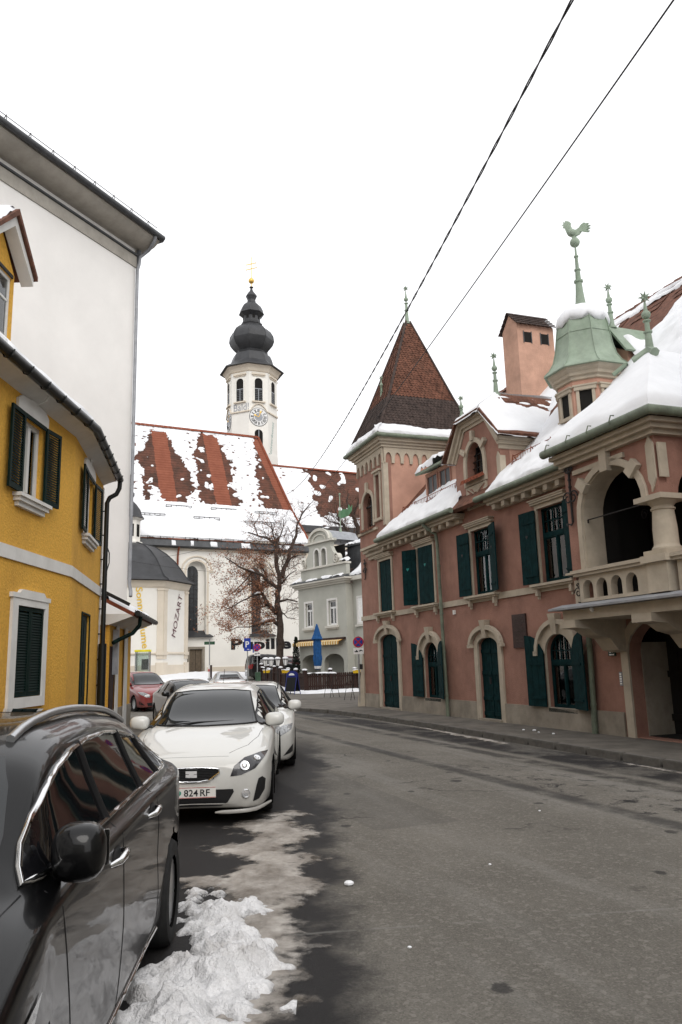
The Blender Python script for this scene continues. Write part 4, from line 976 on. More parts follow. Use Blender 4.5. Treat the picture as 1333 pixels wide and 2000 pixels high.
    m = MB()
    for k in range(8): m.box(11.73, 12.23-.12*((k*7) % 3)/2, -.052, -.046, 2.10+k*.085, 2.135+k*.085)
    m.build('relief_lines', 'tile_dark', P_)
    m = MB(); m.box(15.42, 15.64, -.04, -.001, 1.68, 1.90); mat('enamel_green', (.02,.05,.035), rough=.3, var=.05); Nn = m.build('house_number', 'enamel_green', R)
    lettering('digits', '21', Nn, (15.47,-.041,1.75), (1,0,0), (0,0,1), .12, .11, 'white_paint', bold=.01); lettering('street_name', 'Sackstrasse', Nn, (15.45,-.041,1.70), (1,0,0), (0,0,1), .16, .03, 'white_paint') if False else None
    m = MB(); m.box(15.45, 15.61, -.042, -.040, 1.695, 1.72); m.build('name_line', 'white_paint', Nn)
    m = MB(); m.box(15.70, 15.79, -.03, -.001, 1.05, 1.34); bl = m.build('bell_panel', 'zinc', R)
    for k in range(5): q = MB(); q.box(15.715, 15.775, -.036, -.031, 1.08+k*.05, 1.11+k*.05); q.build('bell_button', 'curtain', bl)
    m = MB(); m.box(7.95+.45, 8.5, -.06, -.001, 3.05, 3.18); m.build('junction_box', 'white_trim', R)
    return R
PINK = pink_house()

# ================================================================== yellow house on the left (front bends away half way)
def yellow_house():
    R = empty('yellow_house', 'yellow rendered two-storey house with green louvred shutters and black gutter', 'house', (-5.507, 8.052, 0), atan2(0.99978, 0.02094))
    M2 = Matrix.Translation((7.0, 0, 0)) @ Matrix.Rotation(radians(11.35), 4, 'Z'); S2L = 4.40
    top = 6.48
    up1 = (4.52,5.36,4.66,6.00); lo1 = (4.66,5.76,1.28,2.78); up2 = (1.38,2.50,4.62,5.94); door2 = (1.56,2.66,0.02,2.90)
    m = MB(); m.ext(rect(-4.0, 7.0, 0, top), 0, .35, [rect(*up1), rect(*lo1), rect(.9,1.75,4.66,6.0), rect(.9,2.0,1.28,2.78)]); m.build('wall', 'yellow_plaster', R)
    m = MB(); m.ext(rect(0.0, S2L, 0, top), 0, .35, [rect(*up2), rect(*door2)]); m.box(S2L-.35, S2L, .352, 4.0, 0, top); m.xf(M2); m.build('wall', 'yellow_plaster', R)
    m = MB(); m.box(-4.0, 6.9, 1.0, 1.1, 0, top); m.build('room', 'dark_interior', R)
    m = MB(); m.box(-.3, S2L-.36, 1.0, 1.1, 0, top); m.xf(M2); m.build('room', 'dark_interior', R)
    m = MB(); m.box(-4, 7.004, -.03, -.001, 3.50, 3.72); m.build('belt_course', 'white_trim', R)
    m = MB(); m.box(-.004, S2L+.02, -.03, -.001, 3.50, 3.72); m.xf(M2); m.build('belt_course', 'white_trim', R)
    m = MB(); m.box(S2L-.10, S2L+.02, -.025, -.002, .0, 3.49); m.box(S2L-.10, S2L+.02, -.025, -.002, 3.73, 6.3); m.xf(M2); m.build('corner_strip', 'white_trim', R)
    # eaves: white coved soffit, gutter, roof
    def off(d): # line offset outwards by d, mitred at the bend
        t = math.tan(radians(11.35)/2)*d; return Vector((7.0-t*1.0 if d < 0 else 7.0-t, -abs(d) if True else 0, 0))
    def P(u, v, z, seg):
        return Vector((u, v, z)) if seg == 1 else M2 @ Vector((u, v, z))
    tn = math.tan(radians(11.35)/2)
    def line(v, z, ext2=0.0): return [Vector((-4, v, z)), Vector((7.0-v*tn, v, z)), P(S2L+ext2, v, z, 2)]
    prof = [(-.002,6.36),(-.10,6.40),(-.25,6.46),(-.33,6.47),(-.33,6.55),(.0,6.62)]
    rows = [line(v, z, -.06) for v, z in prof]; m = MB(); vs = [p for r_ in rows for p in r_]; n = 3
    m.add(vs, [(j*n+i, j*n+i+1, (j+1)*n+i+1, (j+1)*n+i) for j in range(len(prof)-1) for i in range(2)]+[(2,5,8,11,14,17)]); m.build('soffit', 'white_trim', R, smooth=30)
    g = line(-.42, 6.52, -.02); m = MB(); m.tube([g[0], g[1], g[2]], .085, 10); G = m.build('gutter', 'zinc_dark', R, smooth=50)
    mat('black_metal', (.006,.008,.008), rough=.4, var=.15, spec=.45)
    G.data.materials[0] = MATS['black_metal']
    for seg, us in ((1, [-3,-2,-1,0,1,2,3,3.7,4.4,5.1,5.8,6.5]), (2, [.5,1.2,1.9,2.6,3.3,4.0])):
        for u in us:
            m = MB(); m.tube([P(u,-.30,6.58,seg), P(u,-.36,6.43,seg), P(u,-.42,6.415,seg), P(u,-.49,6.45,seg), P(u,-.52,6.55,seg)], .012, 5); m.build('gutter_hook', 'black_metal', G)
    rl = [line(-.38, 6.60, .0), line(3.2, 10.0, .0)]; m = MB(); v_ = rl[0]+rl[1]; m.add(v_+[p+Vector((0,0,-.08)) for p in v_], [(0,1,4,3),(1,2,5,4),(6,9,10,7),(7,10,11,8),(0,6,7,1),(1,7,8,2),(2,8,11,5)]); rf = m.build('roof', 'tile_brown', R)
    # tile noses along the eaves + thin snow
    m = MB()
    for seg, L0, L1 in ((1,-4.0,7.0),(2,0.06,S2L-.05)):
        k = int((L1-L0)/.19)
        for i in range(k): u = L0+(L1-L0)*i/k; m.add([P(u,-.43,6.60,seg),P(u+.17,-.43,6.60,seg),P(u+.085,-.45,6.565,seg),P(u,-.07,6.92,seg),P(u+.17,-.07,6.92,seg)], [(0,2,1,4,3)])
    m.build('eaves_tiles', 'tile_brown', rf)['kind'] = 'stuff'
    snow_sheet('snow', (-4,-.39,6.62), (11,0,0), (0,1.2,1.13), 120, 20, .09, rf, edge=.10, seed=2, mask=lambda a, b: .10+.30*nz(a*34, b*3.0, 4.4)+.25*b)
    o = snow_sheet('snow', (0,-.39,6.62), (S2L,0,0), (0,1.2,1.13), 60, 20, .08, rf, edge=.10, seed=8, mask=lambda a, b: .06+.30*nz(a*15, b*3.0, 1.4)+.2*b); o.data.transform(M2)
    # louvred shutter
    def louvre(w, h):
        m = MB(); m.band(rect(0, w, 0, h), rect(.06, w-.06, .07, h-.07), 0, .04, closed=True)
        m.box(.06, w-.06, .004, .036, h*.5-.03, h*.5+.03) if False else None
        n = int((h-.14)/.045)
        for k in range(n): z = .08+k*(h-.16)/n; m.add([(.06,.004,z),(w-.06,.004,z),(w-.06,.034,z+.045),(.06,.034,z+.045),(.06,.008,z-.006),(w-.06,.008,z-.006),(w-.06,.038,z+.039),(.06,.038,z+.039)], [(0,1,2,3),(7,6,5,4),(0,4,5,1),(3,2,6,7)])
        return m
    def win(seg, a, b, z0, z1, kind):
        Ms = Matrix.Identity(4) if seg == 1 else M2
        def put(m, name, mt, par, smooth=False): m.xf(Ms); return m.build(name, mt, par, smooth)
        if kind == 'up':
            m = MB(); m.ext([(a-.26,z1+.04),(b+.16,z1+.04),(b+.16,z1+.24),(b+.02,z1+.33),((a+b)/2+.10,z1+.36),((a+b)/2+.10,z1+.50),((a+b)/2-.16,z1+.50),((a+b)/2-.16,z1+.36),(a-.12,z1+.33),(a-.26,z1+.24)], -.05, -.001); W = put(m, 'window', 'white_trim', R)
            m = MB(); m.box(a-.02, b+.02, -.08, -.052, z1-.02, z1+.05); put(m, 'shutter_box', 'dark_green_paint', W)
            m = MB(); m.box(a-.22, b+.22, -.16, -.001, z0-.10, z0-.04); m.box(a-.18, b+.18, -.12, -.001, z0-.17, z0-.102); m.box(a-.12, b+.12, -.07, -.001, z0-.25, z0-.172); put(m, 'sill', 'white_trim', W)
            m = MB(); m.box(a-.02, b+.02, -.06, .05, z0-.035, z0-.002); put(m, 'sill_board', 'dark_green_paint', W)
            m = MB(); m.band(rect(a, b, z0, z1), rect(a+.10, b-.10, z0+.08, z1-.09), .06, .13, closed=True); m.box((a+b)/2-.05, (a+b)/2+.05, .05, .12, z0+.08, z1-.09); put(m, 'casement_frame', 'white_trim', W)
            m = MB(); m.box(a+.1, b-.1, .09, .096, z0+.08, z1-.09); put(m, 'pane', 'window_glass', W)
            m = MB(); m.box(a+.02, b-.02, .2, .21, z0, z1); put(m, 'blind', 'curtain', W)
            w = (b-a)/2+.12; h = z1-z0+.06
            for sd in (-1, 1):
                m = louvre(w, h); hx = a-.03 if sd < 0 else b+.03
                m.xf(Matrix.Translation((hx, -.05, z0-.02)) @ Matrix.Rotation(.03 if sd < 0 else -.10, 4, 'Z') @ Matrix.Scale(sd, 4, (1,0,0)) @ Matrix.Translation((0,-.04,0))); put(m, 'shutter', 'dark_green_paint', W)
        else:
            m = MB(); m.band(rect(a-.21, b+.13, z0-.17, z1+.12), rect(a, b, z0, z1), -.05, -.001, closed=True); m.ext([(a-.26,z1+.122),(b+.18,z1+.122),(b+.18,z1+.2),(b-.02,z1+.2),(b-.12,z1+.27),(a+.10,z1+.27),(a+.0,z1+.2),(a-.26,z1+.2)], -.065, -.001); W = put(m, 'window', 'white_trim', R)
            for sd in (0, 1):
                m = louvre((b-a)/2-.01, z1-z0-.02); m.xf(Matrix.Translation((a+.005+sd*((b-a)/2), -.02, z0+.01))); put(m, 'shutter', 'dark_green_paint', W)
    win(1, *up1, 'up'); win(1, *lo1, 'lo'); win(2, *up2, 'up'); win(1, .9, 1.75, 4.66, 6.0, 'up'); win(1, .9, 2.0, 1.28, 2.78, 'lo')
    a, b, z0, z1 = door2
    m = MB(); m.band([(a-.03,0),(a-.03,z1+.03),(b+.03,z1+.03),(b+.03,0)], [(a,0),(a,z1),(b,z1),(b,0)], -.03, -.001); m.xf(M2); Dd = m.build('door', 'dark_green_paint', R)
    for s in (0, 1):
        m = MB(); w = (b-a)/2; m.box(a+s*w+.01, a+s*w+w-.01, .04, .09, .03, z1-.01)
        for k in range(3): m.box(a+s*w+.08, a+(s+1)*w-.08, .028, .039, .2+k*.92, .95+k*.92)
        m.xf(M2); m.build('door_leaf', 'dark_green_paint', Dd)
    # downpipe at the corner with its fat protective sleeve
    c = S2L-.16
    m = MB(); m.tube([M2 @ Vector(p) for p in [(c+.06,-.42,6.46),(c+.06,-.41,6.28),(c+.04,-.34,6.12),(c+.02,-.18,6.02),(c,-.12,5.88),(c,-.12,2.3)]], .06, 10); dp = m.build('downpipe', 'black_metal', R, smooth=50)
    m = MB(); m.tube([M2 @ Vector(p) for p in [(c,-.12,2.32),(c,-.12,0.0)]], .10, 12); m.build('pipe_sleeve', 'black_metal', dp, smooth=50)
    for k in range(9):
        m = MB(); z = .7+.62*k; m.tube([M2 @ Vector((c+.0,-.10,z)), M2 @ Vector((c-.0,.0,z))], .018, 5); m.build('pipe_clip', 'black_metal', dp)
    m = MB(); m.tube([M2 @ Vector(p) for p in [(c+.05,-.15,4.75),(c+.12,-.2,4.6),(c+.14,-.2,4.35),(c+.08,-.16,4.15)]], .015, 6); m.build('cable_loop', 'black_metal', R)
    m = MB(); m.tube([Vector((4.86,-.30,6.52)), Vector((4.82,-.28,6.36)), Vector((4.86,-.10,6.30))], .015, 5); m.build('soffit_hook', 'white_trim', R)
    # dormer
    dv = .30; a, b = 3.42, 4.56; zt = 8.62; c = (a+b)/2
    m = MB(); m.ext([(a,7.0),(b,7.0),(b,zt),(c,9.24),(a,zt)], dv, dv+2.4, [rect(a+.15, b-.11, 7.35, zt-.10)]); Dm = m.build('dormer', 'yellow_plaster', R)
    m = MB(); m.band(rect(a+.15, b-.11, 7.35, zt-.10), rect(a+.22, b-.18, 7.42, zt-.17), dv+.02, dv+.09, closed=True); m.box(c-.03, c+.03, dv+.01, dv+.08, 7.4, zt-.15); m.box(a+.2, b-.16, dv+.02, dv+.07, 8.05, 8.09); m.build('window_frame', 'white_trim', Dm)
    m = MB(); m.box(a+.22, b-.18, dv+.04, dv+.05, 7.42, zt-.17); m.build('pane', 'window_glass', Dm)
    m = MB(); m.box(a+.05, b-.05, dv+.4, dv+.41, 7.2, zt-.1); m.build('blind', 'curtain', Dm)
    m = MB(); m.box(a+.13, b-.09, dv-.03, dv+.03, zt-.098, zt-.04); m.build('shutter_box', 'iron', Dm)
    for sd in (-1, 1):
        x0 = c; x1 = b+.24 if sd > 0 else a-.24; zE, zP = 8.60, 9.46
        m = MB(); m.ext([(x0,zP-.20),(x1,zE-.06),(x1,zE+.08),(x0,zP)], dv-.24, dv-.02); m.build('verge_board', 'white_trim', Dm)
        m = MB(); m.ext([(x0,zP+.002),(x1+.05*sd,zE+.06),(x1+.05*sd,zE+.14),(x0,zP+.12)], dv-.30, dv+2.6); m.build('dormer_roof', 'tile_brown', Dm)
    snow_sheet('snow', (c+.02,dv-.24,9.58), (-.80,0,-.80), (0,2.6,0), 24, 40, .16, Dm, edge=.10, seed=77)
    o = snow_sheet('snow', (c-.1,dv-.22,9.58), (.28,0,-.18), (0,2.6,0), 12, 40, .14, Dm, edge=.10, seed=78)
    return R
yellow_house()

def annex():
    """low yellow outbuilding behind the corner: snow on a small red roof, white corner strips"""
    d = Vector((-0.139, 0.990)); A = Vector((-6.87, 25.0))-d*4.35
    R = empty('annex', 'low yellow annex with red tiled roof and black gutter beside the yellow house corner', 'outbuilding', (A.x, A.y, 0), atan2(d.y, d.x)); L = 4.35
    T = 2.98
    m = MB(); m.box(0.02, L, 0, .3, .62, T); m.box(L-.3, L, .302, 3.2, 0, T); m.build('wall', 'yellow_plaster', R)
    m = MB(); m.box(0.02, L+.03, -.04, .28, 0, .62); m.build('plinth', 'plinth_render', R)
    for a, b in ((.9,1.35),(2.55,3.15)): 
        m = MB(); m.box(a, b, -.055, -.042, .0, T-.02) if False else m.box(a, b, -.07, -.041, .0, T-.05); m.build('pilaster', 'white_trim', R)
    m = MB(); m.box(.1, .75, -.03, -.001, .1, 2.3); m.build('door', 'brown_wood', R)
    m = MB(); m.box(.36, .52, -.17, -.04, 1.55, 2.75); m.build('meter_box', 'zinc', R)
    m = MB(); m.ext([(-.001,T-.12),(-.62,T+.10),(-.62,T+.16),(0.35,T+.16),(.35,T-.12)], -.1, L+.25); m.xf(Matrix(((0,1,0,0),(1,0,0,0),(0,0,1,0),(0,0,0,1)))); m.build('soffit', 'white_trim', R)
    m = MB(); m.slab([(-.1,-.66,T+.18),(L+.3,-.66,T+.18),(L+.3,2.2,T+1.7),(-.1,2.2,T+1.7)], -.10); rf = m.build('roof', 'tile_red', R)
    m = MB(); m.slab([(-.16,-.5,T+.36),(-.08,-.5,T+.36),(-.08,2.2,T+1.78),(-.16,2.2,T+1.78)], .09); m.build('verge', 'iron', rf)
    m = MB(); m.tube([(-.15,-.74,T+.17),(L+.36,-.74,T+.17)], .075, 8); G = m.build('gutter', 'black_metal', R, smooth=50)
    for k in range(8): q = MB(); q.tube([(k*.6,-.66,T+.26),(k*.6,-.72,T+.07),(k*.6,-.83,T+.2)], .012, 4); q.build('gutter_hook', 'black_metal', G)
    m = MB(); m.tube([(.5,-.74,T+.12),(.5,-.72,T-.12),(.42,-.55,T-.34),(.2,-.2,T-.52),(.02,-.1,T-.6)], .055, 8); m.build('downpipe', 'dark_green_paint', R, smooth=50)
    snow_sheet('snow', (.05,-.62,T+.2), (L+.15,0,0), (0,1.3,.68), 60, 20, .16, rf, edge=.14, seed=5, mask=lambda a, b: .22+.25*nz(a*14, b*3, 2)+(.3-b)*.3)
    return R
annex()

def white_building():
    d = Vector((sin(radians(26)), cos(radians(26)))); cn = Vector((-8.3, 29.5)); L = 24.0; A = cn-d*L
    R = empty('apartment_block', 'tall plain white plastered building with deep eaves behind the yellow house', 'building', (A.x, A.y, 0), atan2(d.y, d.x))
    m = MB(); m.box(0, L, 0, .4, 0, 18.12); m.box(L-.4, L, .402, 12, 0, 18.12); m.box(0, .4, .402, 12, 0, 18.1); m.box(.402, L-.402, 11.6, 12, 0, 18.1); m.build('wall', 'white_plaster', R)
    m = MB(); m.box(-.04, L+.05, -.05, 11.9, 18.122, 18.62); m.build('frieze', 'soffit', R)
    m = MB(); m.box(-.06, L+.09, -.09, 11.9, 18.55, 18.66) if False else m.box(-.06, L+.10, -.12, 11.9, 18.622, 18.70); m.build('ledge', 'zinc_dark', R)
    m = MB(); m.box(0, L-.02, .02, 11.8, 18.702, 18.95); m.build('upper_wall', 'white_trim', R)
    prof = [(.0,18.952),(-.08,18.955),(-.34,18.99),(-.62,19.08),(-.82,19.22),(-.90,19.30),(-.90,19.40),(.3,19.40),(.3,18.952)]
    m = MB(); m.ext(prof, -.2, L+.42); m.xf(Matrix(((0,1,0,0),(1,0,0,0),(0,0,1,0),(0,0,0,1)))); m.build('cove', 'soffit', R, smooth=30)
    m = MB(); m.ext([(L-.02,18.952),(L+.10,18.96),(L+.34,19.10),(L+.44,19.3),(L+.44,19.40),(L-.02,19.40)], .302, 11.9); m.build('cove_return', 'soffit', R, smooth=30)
    m = MB(); m.tube([(-.3,-1.02,19.42),(L+.5,-1.02,19.42)], .12, 10); G = m.build('gutter', 'zinc_dark', R, smooth=50)
    m = MB(); m.slab([(-.3,-1.0,19.5),(L+.55,-1.0,19.5),(L+.55,6,23.6),(-.3,6,23.6)], -.12); m.slab([(-.3,6,23.6),(L+.55,6,23.6),(L+.55,12.8,19.5),(-.3,12.8,19.5)], -.12); rf = m.build('roof', 'tile_dark', R)
    m = MB(); m.ext([(0,19.41),(12,19.41),(6,23.4)], L-.35, L-.05); m.xf(Matrix(((0,1,0,0),(1,0,0,0),(0,0,1,0),(0,0,0,1)))); m.build('gable_wall', 'white_plaster', R)
    m = MB(); m.box(L+.30, L+.56, -1.0, 12.8, 19.30, 19.44); m.build('verge_board', 'zinc_dark', R)
    for dz in (.14, .30):
        m = MB(); m.tube([(0,-.86,19.55+dz),(L+.3,-.86,19.55+dz)], .014, 5); m.build('snow_rail', 'iron', rf)
    for k in range(24):
        m = MB(); u = k*1.02+.3; m.tube([(u,-.62,19.68),(u,-.86,19.9),(u,-.88,19.55)], .016, 5); m.build('rail_bracket', 'iron', rf)
    snow_sheet('snow', (.5,-.92,19.55), (L-.6,0,0), (0,1.2,.72), 120, 12, .10, rf, edge=.10, seed=4, mask=lambda a, b: .02+.30*nz(a*30, b*2, 6.1))
    # downpipe at the corner, ending in a spout above the annex
    m = MB(); m.tube([(L+.06,-.98,19.36),(L+.10,-.90,19.15),(L+.22,-.5,18.9),(L+.10,-.14,18.62),(L+.08,-.12,18.3),(L-.02,-.12,18.0),(L-.02,-.12,4.9),(L+.02,-.16,4.6),(L-.05,-.22,4.4)], .07, 8); m.build('downpipe', 'zinc', R, smooth=50)
    m = MB(); m.tube([(L+.05,-.12,18.9),(L+.1,-.05,18.5),(L+.1,-.02,18.2)], .10, 8); m.build('hopper', 'zinc_dark', R)
    return R
white_building()

# ================================================================== unseen houses added beside and behind the camera to block sky and darken reflections
def plain_house(name, label, A, B_, H, depth, wallm, rows, side):
    A, B_ = Vector((*A, 0)), Vector((*B_, 0)); d = (B_-A).normalized(); L = (B_-A).length; R = empty(name, label, 'house', tuple(A), atan2(d.y, d.x)); y1 = depth*side
    holes = []; n = int(L/3.0)
    for r_ in range(rows):
        for k in range(n): u = 1.0+k*L/n; holes.append((u, u+1.05, .9+r_*3.3, 2.7+r_*3.3))
    m = MB(); m.ext(rect(0, L, 0, H), 0, .35*side, [rect(*w) for w in holes]); m.box(0, .35, .352*side, y1, 0, H); m.box(L-.35, L, .352*side, y1, 0, H); m.box(.352, L-.352, y1, y1-.35*side, 0, H); m.build('wall', wallm, R)
    m = MB(); m.box(.4, L-.4, 1.0*side, 1.1*side, 0, H-.1); m.build('room', 'dark_interior', R)
    fm = MB(); fm.band(rect(-.12, 1.17, -.12, 1.92), rect(0, 1.05, 0, 1.8), -.05*side, -.002*side, closed=True); fm.box(.48, .57, .08*side, .14*side, 0, 1.8); fm.box(0, 1.05, .08*side, .14*side, 1.15, 1.25); fme = fm.mesh('window', 'white_trim'); gm = MB(); gm.box(0, 1.05, .15*side, .156*side, 0, 1.8); gme = gm.mesh('pane', 'window_glass')
    for w in holes:
        f = link(bpy.data.objects.new('window', fme), R); f.location = (w[0], 0, w[2]); link(bpy.data.objects.new('pane', gme), f)
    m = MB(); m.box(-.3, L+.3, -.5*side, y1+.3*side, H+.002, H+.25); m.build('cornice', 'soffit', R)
    m = MB(); yc = y1/2; m.ext([(-.6*side, H+.26), (y1+.5*side, H+.26), (yc, H+depth*.45)], -.3, L+.3); m.xf(Matrix(((0,1,0,0),(1,0,0,0),(0,0,1,0),(0,0,0,1)))); m.build('roof', 'tile_dark', R)
    return R
e0, e1 = pinkw(22.6, -.05), pinkw(48, 1.5)
plain_house('unseen_house', 'rendered town house adjoining the pink house beyond the right edge', (e0.x, e0.y), (e1.x, e1.y), 10.5, 9.0, 'grey_plaster', 3, 1)
plain_house('unseen_house', 'rendered town house adjoining the yellow house beyond the left edge', (-5.9,-24), (-5.62,3.9), 9.5, 8.0, 'white_plaster', 2, 1)
plain_house('unseen_house', 'rendered town house closing the street behind the camera', (11,-33), (-8,-30), 11.0, 9.0, 'grey_pale', 3, 1)

# ================================================================== church with nave, choir, tower and chapel
def roof_stripe_material():
    m = bpy.data.materials.new('church_tiles'); m.use_nodes = True; nt = m.node_tree; b = nt.nodes['Principled BSDF']; N = nt.nodes.new; L = nt.links.new
    b.inputs['Roughness'].default_value = 0.92; b.inputs['Specular IOR Level'].default_value = 0.2
    tc = N('ShaderNodeTexCoord'); sp = N('ShaderNodeSeparateXYZ'); L(tc.outputs['Object'], sp.inputs[0])
    def mt(op, a, b_=None):
        n = N('ShaderNodeMath'); n.operation = op
        for i, q in enumerate((a, b_)):
            if q is None: continue
            if isinstance(q, (int, float)): n.inputs[i].default_value = q
            else: L(q, n.inputs[i])
        return n.outputs[0]
    nz_ = N('ShaderNodeTexNoise'); nz_.inputs['Scale'].default_value = 2.5; nz_.inputs['Detail'].default_value = 5; L(tc.outputs['Object'], nz_.inputs['Vector'])
    wob = mt('MULTIPLY', mt('SUBTRACT', nz_.outputs['Fac'], .5), .35)
    f = None
    for c in (9.75, 15.35):
        d = mt('ABSOLUTE', mt('ADD', mt('SUBTRACT', sp.outputs[0], c), wob)); s = mt('LESS_THAN', d, .82); f = s if f is None else mt('MAXIMUM', f, s)
    # strip along the hip: u = 21 + (26.8 - z) * k
    hip = mt('ADD', mt('ADD', 20.1, mt('MULTIPLY', mt('SUBTRACT', 26.8, sp.outputs[2]), .185)), wob); f = mt('MAXIMUM', f, mt('MULTIPLY', mt('GREATER_THAN', sp.outputs[0], hip), mt('LESS_THAN', sp.outputs[0], 23.6)))
    n2 = N('ShaderNodeTexNoise'); n2.inputs['Scale'].default_value = 1.1; n2.inputs['Detail'].default_value = 8; n2.inputs['Roughness'].default_value = .75; L(tc.outputs['Object'], n2.inputs['Vector'])
    r = N('ShaderNodeValToRGB'); e = r.color_ramp.elements; e[0].position = .36; e[0].color = (.055,.034,.026,1); e[1].position = .66; e[1].color = (.15,.062,.042,1); L(n2.outputs['Fac'], r.inputs[0])
    r2 = N('ShaderNodeValToRGB'); e = r2.color_ramp.elements; e[0].position = .3; e[0].color = (.185,.060,.036,1); e[1].position = .7; e[1].color = (.26,.092,.055,1); L(n2.outputs['Fac'], r2.inputs[0])
    mx = N('ShaderNodeMix'); mx.data_type = 'RGBA'; L(f, mx.inputs[0]); L(r.outputs[0], mx.inputs[6]); L(r2.outputs[0], mx.inputs[7])
    # tile courses (too far away to build singly)
    w = N('ShaderNodeTexWave'); w.wave_type = 'BANDS'; w.bands_direction = 'Z'; w.inputs['Scale'].default_value = 1.05; w.inputs['Distortion'].default_value = .4; L(tc.outputs['Object'], w.inputs['Vector'])
    bp = N('ShaderNodeBump'); bp.inputs['Strength'].default_value = .6; bp.inputs['Distance'].default_value = .06; L(w.outputs['Fac'], bp.inputs['Height']); L(bp.outputs[0], b.inputs['Normal'])
    L(mx.outputs[2], b.inputs['Base Color']); MATS['church_tiles'] = m
roof_stripe_material()
YZ = Matrix(((0,1,0,0),(1,0,0,0),(0,0,1,0),(0,0,0,1)))

def church():
    R = empty('church', 'white baroque church nave with steep red tiled roof half covered in snow', 'church', (-24.192, 66.552, 0), atan2(0.45399, 0.89101))
    g = 0.4; W_ = 12.62; u1 = 23.0
    wins = [(10.90,12.06,4.85,10.35,.72), (17.22,18.36,4.85,10.35,.72)]; door = (11.12,12.34,.6,3.28)
    def nich(w): return arch(w[0]-.05, w[1]+.60, 4.5, w[3]+.15, .98, n=16)
    m = MB(); m.ext(rect(-2, u1, g, W_), 0, .7, [nich(w) for w in wins]+[rect(*door)]); m.box(u1-.7, u1, .702, 16, g, W_); m.box(-2, -1.3, .702, 16, g, W_); m.box(-1.3, u1-.7, 15.3, 16, g, W_); m.build('wall', 'church_wall', R)
    m = MB(); m.box(-2, u1-.71, 1.3, 1.4, g, W_-.1); m.build('interior', 'dark_interior', R)
    for i, w in enumerate(wins):
        a, b, z0, zs, rise = w; c = (a+b)/2+.27
        # splayed niche closed by a dark leaded window set at its left
        m = MB(); m.ext(nich(w), .62, .68, [arch(a, b, z0, zs, rise, n=16)]); Wn = m.build('window', 'church_wall', R)
        m = MB(); m.ext(arch(a, b, z0, zs, rise, n=16), .64, .66); mat('leaded_glass', (.018,.022,.024), rough=.25, var=.5, scale=1.5, spec=.5); m.build('pane', 'leaded_glass', Wn)
        m = MB()
        for k in range(13): z = z0+.2+k*.42; m.box(a, b, .61, .638, z, z+.035)
        for k in (1, 2): u = a+(b-a)*k/3; m.box(u-.02, u+.02, .61, .638, z0, zs+rise*.8)
        m.build('leading', 'iron', Wn)
        m = MB(); m.add([(a-.35,-.38,4.42),(b+1.25,-.38,4.42),(b+.62,.6,5.0),(a-.05,.6,5.0),(a-.35,-.38,4.36),(b+1.25,-.38,4.36)], [(0,1,2,3),(0,4,5,1)]); m.box(a-.35, b+1.25, -.30, -.001, 4.36, 4.40); m.build('sill_roof', 'slate_dome', Wn)
        c = (a+b)/2+.27; m = MB(); m.band(head(c-1.50, c+1.50, 10.55, 1.42, ext=.0), head(c-1.38, c+1.38, 10.55, 1.30), -.10, -.001); m.box(c-1.62, c-1.25, -.1, -.001, 10.40, 10.55); m.box(c+1.25, c+1.62, -.1, -.001, 10.40, 10.55); m.build('hood_mould', 'church_trim', Wn)
        m = MB(); o_ = head(c-1.05, c+1.05, 10.5, 1.0, ext=.12); m.band([(c-1.17,4.6)]+o_+[(c+1.17,4.6)], [(c-.98,4.6)]+head(c-.98, c+.98, 10.5, .95)+[(c+.98,4.6)], -.04, -.001); m.build('surround', 'church_trim', Wn)
    a, b, z0, z1 = door
    m = MB(); m.band([(a-.22,z0),(a-.22,z1+.22),(b+.22,z1+.22),(b+.22,z0)], [(a,z0),(a,z1),(b,z1),(b,z0)], -.10, -.001); D = m.build('door', 'plinth_render', R)
    for s in (0, 1): m = MB(); w = (b-a)/2; m.box(a+s*w+.015, a+(s+1)*w-.015, .10, .16, z0, z1-.02); m.build('door_leaf', 'door_wood', D)
    m = MB(); m.box(a-.4, b+1.2, -1.0, -.02, z0-.3, z0+.42); m.build('doorstep', 'plinth_render', D)
    m = MB(); m.box(12.8, 23.0, -.06, -.001, g, 1.62); m.build('plinth', 'church_trim', R)
    # eaves strip and downpipe
    m = MB(); m.ext([(-.02,12.64),(-.55,12.66),(-.62,12.74),(-.40,13.34),(.1,13.36),(.1,12.64)], -2.3, u1+.4); m.xf(YZ); m.build('eaves_gutter', 'zinc_dark', R)
    m = MB(); m.box(-2, u1+.02, -.10, -.001, 12.42, 12.62); m.build('cornice', 'church_trim', R)
    m = MB(); m.tube([(9.92,-.5,12.7),(9.92,-.2,12.3),(9.9,-.14,11.8),(9.8,-.14,.8)], .09, 8); m.build('downpipe', 'tile_red', R, smooth=50)
    for k in range(14):
        m = MB(); u = 7.0+k*1.17; m.tube([(u,-.46,13.3),(u,-.5,13.62)], .03, 5); m.build('rail_post', 'iron', R)
    m = MB(); m.tube([(-2,-.5,13.58),(u1,-.5,13.58)], .02, 5); m.build('rail', 'iron', R)
    # roof: sprocketed foot, steep upper slope, hipped right end
    E0, B0, RG = (-.45,13.36), (2.6,17.3), (8.0,26.8)
    hip = lambda z: 21.0+(26.8-z)*.185
    m = MB()
    for (va, za), (vb, zb) in ((E0, B0), (B0, RG)):
        m.add([(-2.3,va,za),(hip(za),va,za),(hip(zb),vb,zb),(-2.3,vb,zb)], [(0,1,2,3)])
    m.add([(hip(E0[1]),E0[0],E0[1]),(hip(B0[1]),B0[0],B0[1]),(21.0,8.0,26.8),(hip(B0[1]),13.4,B0[1]),(hip(E0[1]),16.4,E0[1])], [(0,4,3,1),(1,3,2)])
    m.add([(-2.3,8,26.8),(21,8,26.8),(hip(13.36),16.4,13.36),(-2.3,16.4,13.36)], [(0,1,2,3)])
    rf = m.build('nave_roof', 'church_tiles', R)
    m = MB()
